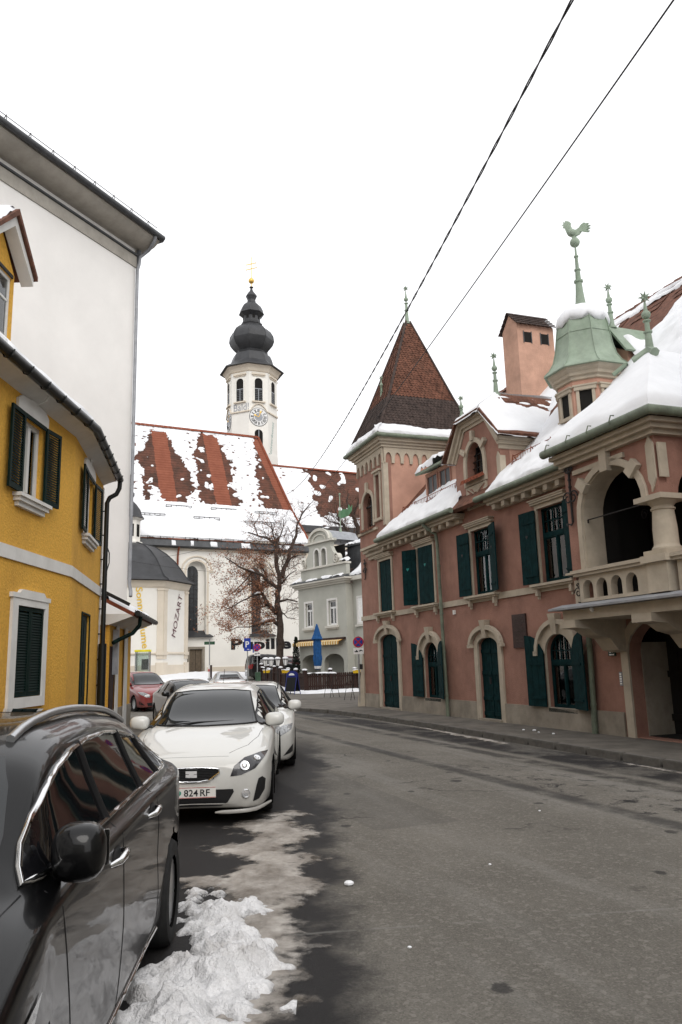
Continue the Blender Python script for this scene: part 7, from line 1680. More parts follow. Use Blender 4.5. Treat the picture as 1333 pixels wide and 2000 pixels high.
# left pavement in front of the yellow house
m = MB(); m.extz([(-4.2,-3),(-4.0,8),(-4.3,15),(-5.2,20),(-5.9,24),(-6.2,26.5),(-9.5,26.5),(-9.5,-3)], -.3, -.004); tag(m.build('pavement', 'pavement'), kind='structure')

# ================================================================== cars
def paint(name, col, rough=.25, metal=0.0, coat=1.0, dirt=.25):
    m = bpy.data.materials.new(name); m.use_nodes = True; nt = m.node_tree; b = nt.nodes['Principled BSDF']; N = nt.nodes.new; L = nt.links.new
    b.inputs['Roughness'].default_value = rough; b.inputs['Metallic'].default_value = metal; b.inputs['Coat Weight'].default_value = coat; b.inputs['Coat Roughness'].default_value = .02; b.inputs['Coat IOR'].default_value = 1.45; b.inputs['Specular IOR Level'].default_value = .15
    tc = N('ShaderNodeTexCoord'); n = N('ShaderNodeTexNoise'); n.inputs['Scale'].default_value = 2.2; n.inputs['Detail'].default_value = 9; n.inputs['Roughness'].default_value = .7; L(tc.outputs['Object'], n.inputs['Vector'])
    sp = N('ShaderNodeSeparateXYZ'); L(tc.outputs['Object'], sp.inputs[0])
    mr = N('ShaderNodeMapRange'); L(sp.outputs[2], mr.inputs[0]); mr.inputs[1].default_value = .75; mr.inputs[2].default_value = .15            # road spray thrown up along the sills
    mu = N('ShaderNodeMath'); mu.operation = 'MULTIPLY'; L(mr.outputs[0], mu.inputs[0]); L(n.outputs['Fac'], mu.inputs[1])
    mu2 = N('ShaderNodeMath'); mu2.operation = 'MULTIPLY'; L(mu.outputs[0], mu2.inputs[0]); mu2.inputs[1].default_value = dirt*1.8; mu2.use_clamp = True
    mx = N('ShaderNodeMix'); mx.data_type = 'RGBA'; L(mu2.outputs[0], mx.inputs[0]); mx.inputs[6].default_value = (*col, 1); mx.inputs[7].default_value = (.20,.185,.165,1); L(mx.outputs[2], b.inputs['Base Color'])
    ar = N('ShaderNodeMapRange'); L(mu2.outputs[0], ar.inputs[0]); ar.inputs[3].default_value = coat; ar.inputs[4].default_value = coat*.35; L(ar.outputs[0], b.inputs['Coat Weight'])
    MATS[name] = m
paint('paint_black', (.003,.003,.0034), rough=.3, dirt=.02, coat=.55); paint('paint_white', (.60,.60,.575), rough=.35, dirt=.60); paint('paint_red', (.22,.018,.018), rough=.3, dirt=.3)
paint('paint_silver', (.42,.43,.43), rough=.3, metal=.5, dirt=.3); paint('paint_anthracite', (.010,.011,.012), rough=.3, dirt=.2); paint('paint_wine', (.10,.014,.016), rough=.3)
mat('chrome', (.78,.78,.78), rough=.12, var=.02, metal=1.0); mat('satin_alloy', (.48,.49,.50), rough=.32, var=.08, metal=.8); mat('tyre', (.018,.018,.018), rough=.9, var=.2, scale=12)
mat('car_glass', (.010,.012,.013), rough=.03, var=.05, spec=.5, coat=.3); mat('tinted_glass', (.005,.005,.006), rough=.03, var=.05, spec=.5, coat=.0)
mat('black_plastic', (.012,.012,.013), rough=.55, var=.15); mat('lamp_glass', (.30,.31,.32), rough=.08, var=.5, scale=22, spec=.6, coat=.8); mat('lamp_dark', (.05,.05,.055), rough=.15, var=.4, scale=9, coat=.6); mat('lamp_bulb', (.75,.76,.78), rough=.1, var=.1, metal=.7); mat('tail_red', (.35,.012,.012), rough=.15, var=.3, scale=14, coat=.6)
mat('badge', (.62,.62,.63), rough=.3, var=.05); mat('plate_white', (.72,.71,.68), rough=.4, var=.05); mat('plate_red', (.45,.03,.03), rough=.5); mat('wheel_well', (.006,.006,.006), rough=1.0, var=.05, spec=0.0)

def pchip(ys, t):
    """monotone cubic through equally spaced values"""
    n = len(ys); i = max(0, min(n-2, int(t))); f = t-i
    d = [ys[k+1]-ys[k] for k in range(n-1)]
    def slope(k):
        if k == 0: return d[0]
        if k == n-1: return d[-1]
        a, b = d[k-1], d[k]
        return 0.0 if a*b <= 0 else 2*a*b/(a+b)
    m0, m1 = slope(i), slope(i+1); h = f
    return (2*h**3-3*h*h+1)*ys[i]+(h**3-2*h*h+h)*m0+(-2*h**3+3*h*h)*ys[i+1]+(h**3-h*h)*m1

class Car:
    """a car body lofted through stations (x from the front bumper backwards, y half widths, z heights)"""
    def __init__(s, name, label, cat, st, paintm, wheels, ra, pos, heading, roll=0.0, group=None, na=7, nr=6, detail=True):
        s.root = empty(name, label, cat, pos, 0, group)
        s.root.rotation_euler = (0, roll, pi/2+heading)               # local +x (rearwards) points down the street
        K = len(st[0][1]); NA = (len(st)-1)*na; NR = (K-1)*nr
        xs = [q[0] for q in st]; g = []
        for i in range(NA+1):
            t = i/na; x = pchip(xs, t); row = []
            ring = [(pchip([q[1][k][0] for q in st], t), pchip([q[1][k][1] for q in st], t)) for k in range(K)]
            for j in range(NR+1): u = j/nr; row.append(Vector((x, pchip([r_[0] for r_ in ring], u), pchip([r_[1] for r_ in ring], u))))
            g.append(row)
        s.L = xs[-1]; s.wheels = wheels
        vs = []; fs = []; idx = {}
        for sd in (1, -1):
            base = len(vs)
            for row in g: vs += [Vector((p.x, p.y*sd, p.z)) for p in row]
            keep = []
            for i in range(NA):
                for j in range(NR):
                    q = [i*(NR+1)+j, (i+1)*(NR+1)+j, (i+1)*(NR+1)+j+1, i*(NR+1)+j+1]; c = sum((vs[base+k] for k in q), Vector())/4
                    if any((c.x-wx)**2+(c.z-wz)**2 < ra*ra and abs(c.y) > .45 for wx, wz in wheels): continue
                    keep.append([base+k for k in q])
            used = set(k for f in keep for k in f)
            for k in used:
                p = vs[k]
                for wx, wz in wheels:
                    dx, dz = p.x-wx, p.z-wz; r_ = sqrt(dx*dx+dz*dz)
                    if abs(p.y) > .45 and r_ < ra*1.0 and r_ > 1e-4: p.x = wx+dx/r_*ra; p.z = wz+dz/r_*ra
            fs += keep
            fs.append([base+j for j in range(NR+1)]+[]) ; fs.append([base+NA*(NR+1)+j for j in range(NR+1)])
        m = MB(); m.add(vs, fs); me = m.mesh('body', paintm, smooth=42, fix=False)
        bm = bmesh.new(); bm.from_mesh(me); bmesh.ops.remove_doubles(bm, verts=bm.verts, dist=.0015)
        bmesh.ops.delete(bm, geom=[v for v in bm.verts if not v.link_faces], context='VERTS'); bmesh.ops.recalc_face_normals(bm, faces=bm.faces); bm.to_mesh(me); 
        s.bvh = BVHTree.FromBMesh(bm); bm.free(); me.polygons.foreach_set('use_smooth', [True]*len(me.polygons)); me.set_sharp_from_angle(angle=radians(40))
        s.body = link(bpy.data.objects.new('body', me), s.root)
        for wx, wz in wheels:
            for sd in (1, -1): s.well(wx, wz, ra, sd)
    def well(s, wx, wz, ra, sd):
        y1 = s.hit('side', wx, wz+ra+.02, sd); y1 = abs(y1[0].y) if y1 else .8
        m = MB(); n = 20
        a0 = -.5; vs = []
        for k in range(n+1):
            a = a0+(pi-2*a0)*k/n; x, z = wx+ra*cos(a), wz+ra*sin(a); vs += [(x, sd*(y1+.004), z), (x, sd*(y1-.34), z)]
        m.add(vs, [(2*k, 2*k+2, 2*k+3, 2*k+1) for k in range(n)]); m.add([(wx+ra*cos(a0+(pi-2*a0)*k/n), sd*(y1-.33), wz+ra*sin(a0+(pi-2*a0)*k/n)) for k in range(n+1)], [tuple(range(n+1))])
        m.build('wheel_arch', 'wheel_well', s.root, fix=False)
    def hit(s, view, a, b, sd=1):
        if view == 'side': o, d = Vector((a, sd*3, b)), Vector((0, -sd, 0))
        elif view == 'front': o, d = Vector((-2, a, b)), Vector((1, 0, 0))
        elif view == 'rear': o, d = Vector((s.L+2, a, b)), Vector((-1, 0, 0))
        else: o, d = Vector((a, b, 4)), Vector((0, 0, -1))
        p, n, i, dist = s.bvh.ray_cast(o, d)
        if p is None: return None
        if n.dot(d) > 0: n = -n
        return p, n
    def patch(s, name, poly, view, mt, sd=1, off=.004, grid=.06, parent=None, smooth=True):
        """panel that follows the body inside a closed outline drawn in side (x, z), front/rear (y, z) or top (x, y) view"""
        pts = []
        for (p, q) in zip(poly, poly[1:]+poly[:1]):
            p, q = Vector(p), Vector(q); n = max(1, int((q-p).length/grid)); pts += [p.lerp(q, k/n) for k in range(n)]
        nb = len(pts); x0, x1 = min(p.x for p in pts), max(p.x for p in pts); y0, y1 = min(p.y for p in pts), max(p.y for p in pts)
        def inside(x, y):
            c = False
            for i in range(nb):
                a, b = pts[i], pts[i-1]
                if (a.y > y) != (b.y > y) and x < (b.x-a.x)*(y-a.y)/(b.y-a.y)+a.x: c = not c
            return c
        inner = []
        for i in range(1, int((x1-x0)/grid)+1):
            for j in range(1, int((y1-y0)/grid)+1):
                x, y = x0+i*grid, y0+j*grid
                if inside(x, y) and min((p-Vector((x, y))).length for p in pts) > grid*.45: inner.append(Vector((x, y)))
        v2, e2, f2, _, _, _ = delaunay_2d_cdt(pts+inner, [(i, (i+1) % nb) for i in range(nb)], [], 1, 1e-5)
        vs = []; nm = []
        for p in v2:
            h = s.hit(view, p.x, p.y, sd)
            vs.append(h[0]+h[1]*off if h else None); nm.append(h)
        fs = [f for f in f2 if all(vs[i] is not None for i in f)]
        vs = [v if v is not None else Vector() for v in vs]
        m = MB(); m.add(vs, fs); o = m.build(name, mt, parent or s.root, smooth=smooth, fix=False)
        bm = bmesh.new(); bm.from_mesh(o.data); bmesh.ops.delete(bm, geom=[v for v in bm.verts if not v.link_faces], context='VERTS'); bm.normal_update()
        ref = {'side': Vector((0, sd, 0)), 'front': Vector((-1,0,0)), 'rear': Vector((1,0,0)), 'top': Vector((0,0,1))}[view]
        if bm.faces and sum(f.normal.dot(ref) for f in bm.faces) < 0: bmesh.ops.reverse_faces(bm, faces=bm.faces)
        bm.to_mesh(o.data); bm.free(); return o
    def strip(s, name, line, view, mt, r, sd=1, off=.0, parent=None, closed=False, n=6, step=.05):
        pts = []; ln = line+([line[0]] if closed else [])
        for p, q in zip(ln[:-1], ln[1:]):
            p, q = Vector(p), Vector(q); k = max(1, int((q-p).length/step)); pts += [p.lerp(q, i/k) for i in range(k)]
        if not closed: pts.append(Vector(ln[-1]))
        w = [s.hit(view, p.x, p.y, sd) for p in pts]; w = [h[0]+h[1]*off for h in w if h]
        if len(w) < 2: return None
        m = MB(); m.tube(w, r, n, closed=closed); return m.build(name, mt, parent or s.root, smooth=60)
    def wheel(s, wx, wz, sd, y, r=.32, w=.21, spokes=5, style='spoke'):
        m = MB(); hw = w/2
        prof = [(r*.66,-hw*.9),(r*.80,-hw),(r*.93,-hw*.92),(r*.985,-hw*.7),(r,-hw*.35),(r,hw*.35),(r*.985,hw*.7),(r*.93,hw*.92),(r*.80,hw),(r*.66,hw*.9)]
        m.lathe(prof, 32, cap=False); Mx = Matrix.Translation((wx, sd*(y-hw), wz)) @ Matrix.Rotation(pi/2*(-sd), 4, 'X')
        m.xf(Mx); T = m.build('wheel', 'tyre', s.root, smooth=40)
        q = MB(); q.lathe([(r*.67,-hw*.8),(r*.67,hw*.55),(r*.64,hw*.72),(r*.61,hw*.60),(r*.58,-.02)], 32, cap=False); q.lathe([(r*.17,hw*.2),(r*.17,hw*.64),(r*.13,hw*.70),(.001,hw*.71)], 16)
        for k in range(spokes):
            a = 2*pi*k/spokes+.2; d = Vector((cos(a), sin(a), 0)); t = Vector((-sin(a), cos(a), 0))
            wi = .055 if style == 'spoke' else .085; p0 = d*r*.12; p1 = d*r*.64; z0, z1 = hw*.62, hw*.74
            v_ = [p0+t*wi*.8+Vector((0,0,z0)), p0-t*wi*.8+Vector((0,0,z0)), p1-t*wi+Vector((0,0,z1)), p1+t*wi+Vector((0,0,z1))]; q.add(v_+[p-Vector((0,0,.04)) for p in v_], [(0,1,2,3),(7,6,5,4),(0,4,5,1),(1,5,6,2),(2,6,7,3),(3,7,4,0)])
        q.xf(Mx); q.build('rim', 'satin_alloy', T, smooth=35)
        q = MB(); q.lathe([(r*.60,-.02),(.001,-.02)], 24); q.xf(Mx); q.build('brake', 'wheel_well', T)
        return T
    def mirror(s, x, z, sd, paintm, sc=1.0, out=.16, wy=1.0, wz=1.0):
        h = s.hit('side', x, z, sd)
        if not h: return
        y = abs(h[0].y); m = MB()
        n, k = 14, 10; c = Vector((x-.02, sd*(y+out), z+.05)); vs = []
        for i in range(k+1):
            th = pi*i/k
            for j in range(n):
                ph = 2*pi*j/n; e = lambda v: (abs(v)**.7)*(1 if v >= 0 else -1)
                px, py, pz = e(sin(th)*cos(ph))*.105*sc, e(cos(th))*.125*sc*sd*wy, e(sin(th)*sin(ph))*.088*sc*wz
                if px > 0: px *= .45
                vs.append(c+Vector((px, py, pz)))
        m.add(vs, [(i*n+j, i*n+(j+1) % n, (i+1)*n+(j+1) % n, (i+1)*n+j) for i in range(k) for j in range(n)]); M_ = m.build('mirror', paintm, s.root, smooth=True)
        m = MB(); m.obox(c+Vector((.05*sc,0,0)), (1,0,0), (0,1,0), (0,0,1), .003, .10*sc, .065*sc); m.build('mirror_glass', 'chrome', M_)
        m = MB(); m.tube([Vector((x+.02, sd*(y-.02), z-.03)), Vector((x, sd*(y+out*.45), z-.015)), c+Vector((0,-sd*.06,-.05))], [.045,.032,.03], 8); m.build('mirror_arm', 'black_plastic', M_, smooth=50)

def ring(w, zs, zb, wr, zt, hood=False, zm=None, crown=.03, tuck=.10, gl=.5, sh=None):
    """cross-section: floor centre, sill, flank, shoulder, (glass), roof edge, crown"""
    zm = zm if zm is not None else zs+(zb-zs)*.52; sh = w*.955 if sh is None else sh
    if hood: a, b, c = (sh*.90, zb+(zt-zb)*.45), (sh*.72, zb+(zt-zb)*.80), (sh*.40, zt-.006)
    else: a, b, c = (sh+(wr-sh)*gl-.0, zb+(zt-crown-.05-zb)*gl), (wr, zt-crown-.045), (wr*.72, zt-crown*.35)
    return [(0.0, zs+.01), (w-tuck, zs), (w-.025, zs+.06), (w, zm), (w*.992, zb-.06), (sh, zb), a, b, c, (0.0, zt)]

def black_wagon():
    sh = .838
    st = [(0.0, ring(.52,.34,.60,.4,.66,True)), (.05, ring(.70,.26,.68,.5,.74,True)), (.20, ring(.86,.20,.76,.6,.84,True)), (.50, ring(.925,.19,.90,.7,.97,True)), (.80, ring(.92,.19,1.0,.72,1.06,True,sh=.86)),
          (1.00, ring(.908,.19,1.03,.745,1.17,False,crown=.02,gl=.4,sh=sh)), (1.35, ring(.905,.19,1.045,.725,1.455,crown=.03,sh=sh)), (1.75, ring(.905,.19,1.05,.695,1.54,crown=.035,sh=sh)), (2.30, ring(.905,.19,1.05,.67,1.56,crown=.045,sh=sh)), (2.90, ring(.905,.19,1.05,.655,1.545,crown=.06,sh=sh)), (3.45, ring(.915,.19,1.05,.64,1.505,crown=.075,sh=sh)), (3.90, ring(.92,.19,1.05,.62,1.44,crown=.09,sh=.83)), (4.28, ring(.89,.21,1.045,.60,1.34,crown=.09,sh=.80)), (4.54, ring(.84,.26,1.02,.56,1.19,crown=.06)), (4.68, ring(.78,.30,.96,.52,1.04,crown=.05)), (4.74, ring(.66,.36,.84,.45,.90,True))]
    hd = -.085; pos = Vector((-2.09, 5.33, ROAD_Z)); ax = Vector((sin(hd), cos(hd), 0)); pos = pos-ax*3.72
    # heading: local +x is rearwards = away from the camera
    c = Car('station_wagon', 'black station wagon with silver roof rails and chrome window trim, nearest parked car', 'car', st, 'paint_black', [(.83,.31),(3.72,.31)], .362, pos, -hd)
    for sd in (1, -1):
        for wx in (.83, 3.72): c.wheel(wx, .315, sd, .934, r=.325, w=.225, spokes=7, style='wide')
        # window outline: rises fast at the A-pillar, arcs over the doors, drops to a point at the rear
        out = [(.985,1.068),(1.03,1.11),(1.09,1.17),(1.18,1.245),(1.30,1.31),(1.5,1.37),(1.78,1.408),(2.1,1.425),(2.5,1.42),(2.9,1.392),(3.3,1.338),(3.65,1.262),(3.9,1.175),(4.03,1.10),(3.98,1.072),(3.0,1.072),(2.0,1.07)]
        c.patch('side_window', out, 'side', 'tinted_glass', sd, off=.003, grid=.05)
        c.strip('window_trim', out, 'side', 'chrome', .013, sd, off=.006, closed=True)
        for (xa, za, xb, zb_) in ((2.06,1.07,1.92,1.43),(2.98,1.075,2.88,1.40),(3.62,1.075,3.40,1.325)):
            c.strip('pillar', [(xa,za),(xb,zb_)], 'side', 'black_plastic', .022 if xa < 3.9 else .014, sd, off=.0)
        # doors: shut lines, sill strip, handles
        for ln in ([(1.06,1.03),(1.14,.80),(1.22,.55),(1.30,.27)], [(2.10,1.05),(2.14,.62),(2.10,.27)], [(3.10,1.05),(3.16,.84),(3.12,.66),(3.20,.45),(3.20,.27)], [(1.30,.27),(2.10,.265),(3.20,.27)]):
            c.strip('shut_line', ln, 'side', 'black_plastic', .0045, sd, off=-.002, n=5)
        c.strip('sill_trim', [(1.25,.24),(2.3,.23),(3.30,.225)], 'side', 'chrome', .011, sd, off=.004)
        for hx, hz in ((1.96,.93), (2.94,.95)):
            h = c.hit('side', hx, hz, sd)[0]; m = MB(); y = abs(h.y)
            m.tube([(hx-.12, sd*(y-.005), hz-.012), (hx-.08, sd*(y+.03), hz-.004), (hx, sd*(y+.038), hz+.004), (hx+.08, sd*(y+.03), hz+.006), (hx+.11, sd*(y-.004), hz+.004)], [.010,.016,.018,.016,.010], 8); H = m.build('door_handle', 'chrome', c.root, smooth=50)
            c.patch('handle_recess', [(hx-.09+.09*1.0*cos(t*pi/6)+.09, hz+.045*sin(t*pi/6)) for t in range(12)], 'side', 'black_plastic', sd, off=.002, grid=.03, parent=H)
        c.mirror(1.20, 1.075, sd, 'paint_black', .92, .105, .80, 1.22)
        # roof rail
        m = MB(); pts = []
        for k in range(19):
            x = 1.48+2.2*k/18; h = c.hit('top', x, sd*.57); lift = .022*min(1, 4*min(k, 18-k)/18.0*1.0); pts.append(h[0]+Vector((0,0,.010+lift)))
        m.tube(pts, [.019]*19, 8)
        m.build('roof_rail', 'satin_alloy', c.root, smooth=50)
        c.patch('tail_lamp', [(4.50,.80),(4.70,.78),(4.74,.90),(4.62,.98),(4.42,.96)], 'side', 'tail_red', sd, off=.005)
        c.patch('head_lamp', [(.10,.58),(.32,.60),(.70,.74),(.80,.82),(.45,.76),(.16,.68)], 'side', 'lamp_glass', sd, off=.005)
    c.patch('windscreen', [(-.70,1.09),(0,1.08),(.70,1.09),(.69,1.2),(.655,1.34),(.60,1.43),(0,1.47),(-.60,1.43),(-.655,1.34),(-.69,1.2)], 'front', 'car_glass', off=.010, grid=.05)
    c.patch('sunroof', [(2.30,-.42),(3.60,-.40),(3.60,.40),(2.30,.42)], 'top', 'tinted_glass', off=.002)
    c.patch('grille', [(-.45,.36),(.45,.36),(.5,.62),(-.5,.62)], 'front', 'black_plastic', off=.006)
    c.patch('rear_window', [(-.5,1.06),(.5,1.06),(.42,1.28),(-.42,1.28)], 'rear', 'tinted_glass', off=.004)
    c.strip('bonnet_line', [(.25,.66),(.6,.76),(.95,.80)], 'top', 'black_plastic', .004, off=-.002); c.strip('bonnet_line', [(.25,-.66),(.6,-.76),(.95,-.80)], 'top', 'black_plastic', .004, off=-.002)
    return c
black_wagon()

def hatch(name, label, paintm, pos, hd, roll=0.0, L=4.31, H=1.45, W=.885, style='hatch', group='cars parked in a row along the left kerb', cat='car', na=6, detail=1, front=True):
    k = H/1.45; f = L/4.31
    st = [(0.0, ring(.52,.24,.56,.4,.655,True)), (.05, ring(.68,.19,.61,.5,.705,True)), (.20, ring(.81,.17,.67,.55,.77,True)), (.62, ring(W*.985,.17,.78,.6,.875,True)), (1.10, ring(W,.17,.86,.6,.955,True)),
          (1.42, ring(W,.17,.91,.66,1.04,crown=.02,gl=.4)), (1.95, ring(W,.17,.93,.62,1.34,crown=.04)), (2.35, ring(W,.17,.94,.60,1.43,crown=.045)), (2.85, ring(W,.17,.955,.59,1.455,crown=.045)), (3.45, ring(W,.17,.98,.57,1.41,crown=.045)), (3.90, ring(W*.97,.20,1.0,.54,1.30,crown=.05)), (4.16, ring(W*.90,.24,.98,.50,1.12,crown=.05)), (4.27, ring(W*.82,.28,.90,.48,.96,True)), (4.31, ring(W*.66,.34,.76,.4,.80,True))]
    if style == 'sedan':
        st = st[:9]+[(3.30, ring(W,.17,.97,.56,1.36,crown=.045)), (3.75, ring(W*.99,.19,.98,.62,1.10,crown=.03)), (4.05, ring(W*.96,.21,.97,.6,1.03,True)), (4.24, ring(W*.90,.25,.92,.5,.98,True)), (4.31, ring(W*.70,.32,.80,.4,.84,True))]
    if style == 'van':
        st = st[:9]+[(3.45, ring(W,.17,.98,.60,1.46,crown=.04)), (3.95, ring(W*.985,.19,1.0,.60,1.44,crown=.04)), (4.18, ring(W*.95,.22,1.0,.58,1.34,crown=.05)), (4.28, ring(W*.88,.27,.94,.56,1.10,crown=.05)), (4.31, ring(W*.70,.34,.80,.4,.90,True))]
    zk = lambda z: z if z < .5 else .5+(z-.5)*(H-.5)/.955
    st = [(x*f, [(y, zk(z)) for y, z in rg]) for x, rg in st]
    fw, rw = .87*f, 3.45*f
    ax = Vector((sin(hd), cos(hd), 0)); P = Vector((pos[0], pos[1], pos[2]))-ax*fw          # pos: centre of the front axle on the ground
    c = Car(name, label, cat, st, paintm, [(fw,.30),(rw,.30)], .352, P, -hd, roll, group, na=na, nr=5 if detail else 4)
    S = lambda poly: [(x*f, zk(z)) for x, z in poly]
    for sd in (1, -1):
        for wx in (fw, rw): c.wheel(wx, .305, sd, W-.012, r=.305, w=.20, spokes=5 if detail else 7)
        out = {'hatch': [(1.40,.955),(1.62,1.09),(1.90,1.235),(2.25,1.325),(2.75,1.345),(3.25,1.315),(3.62,1.22),(3.72,1.10),(3.60,1.03),(2.6,.985)], 'sedan': [(1.40,.955),(1.62,1.09),(1.90,1.235),(2.25,1.325),(2.75,1.345),(3.15,1.27),(3.42,1.12),(3.40,1.03),(2.6,.985)],
               'van': [(1.40,.955),(1.62,1.09),(1.90,1.235),(2.25,1.325),(2.75,1.345),(3.45,1.35),(3.92,1.33),(3.98,1.08),(3.6,1.03),(2.6,.985)]}[style]
        c.patch('side_window', S(out), 'side', 'tinted_glass', sd, off=.003, grid=.06)
        for (xa, za, xb, zb_) in ((2.42,.98,2.36,1.335),(3.20,1.02,3.26,1.30)): c.strip('pillar', S([(xa,za),(xb,zb_)]), 'side', 'black_plastic' if detail else paintm, .022, sd)
        if detail:
            c.strip('window_seal', S(out), 'side', 'black_plastic', .008, sd, off=.003, closed=True)
            for ln in ([(1.36,.90),(1.32,.6),(1.40,.25)], [(2.42,.96),(2.45,.6),(2.42,.25)], [(1.40,.25),(2.42,.24),(3.0,.26)], [(3.26,1.0),(3.30,.8),(3.12,.55),(3.0,.26)]): c.strip('shut_line', S(ln), 'side', 'black_plastic', .004, sd, off=-.002, n=5)
            for hx, hz in ((2.28,.86),(3.02,.88)):
                h = c.hit('side', hx*f, zk(hz), sd)[0]; m = MB(); y = abs(h.y); x = hx*f; z = zk(hz); m.tube([(x-.10, sd*(y-.005), z), (x-.07, sd*(y+.03), z), (x+.07, sd*(y+.03), z), (x+.10, sd*(y-.005), z)], .014, 6); m.build('door_handle', paintm, c.root, smooth=50)
        c.mirror(1.50*f, zk(.97), sd, paintm, 1.0 if detail else .9, .15)
        tl = S([(4.08,.70),(4.28,.68),(4.29,.86),(4.10,.95),(3.98,.92)]); c.patch('tail_lamp', tl, 'side', 'tail_red', sd, off=.005)
        c.patch('tail_lamp', [(sd*.46,zk(.72)),(sd*.80,zk(.72)),(sd*.80,zk(.90)),(sd*.5,zk(.88))], 'rear', 'tail_red', off=.005)
        # fog lamp, side intake, headlamp (front view)
    zf = zk
    c.patch('windscreen', [(-.64,zf(.985)),(0,zf(.975)),(.64,zf(.985)),(.60,zf(1.10)),(.545,zf(1.27)),(.515,zf(1.35)),(.3,zf(1.372)),(0,zf(1.378)),(-.3,zf(1.372)),(-.515,zf(1.35)),(-.545,zf(1.27)),(-.60,zf(1.10))], 'front', 'car_glass', off=.012, grid=.05)
    c.strip('screen_seal', [(-.64,zf(.985)),(0,zf(.975)),(.64,zf(.985)),(.60,zf(1.10)),(.545,zf(1.27)),(.515,zf(1.35)),(.3,zf(1.372)),(0,zf(1.378)),(-.3,zf(1.372)),(-.515,zf(1.35)),(-.545,zf(1.27)),(-.60,zf(1.10))], 'front', 'black_plastic', .014, off=.006, closed=True)
    rw_ = [(-.56,zf(1.02)),(.56,zf(1.02)),(.46,zf(1.27)),(-.46,zf(1.27))]; c.patch('rear_window', rw_, 'rear', 'tinted_glass', off=.004)
    pl = MB(); h = c.hit('rear', 0, zf(.62)); pl.box(h[0].x, h[0].x+.02, -.26, .26, zf(.56), zf(.56)+.11); pl.build('number_plate', 'plate_white', c.root)
    return c, zf

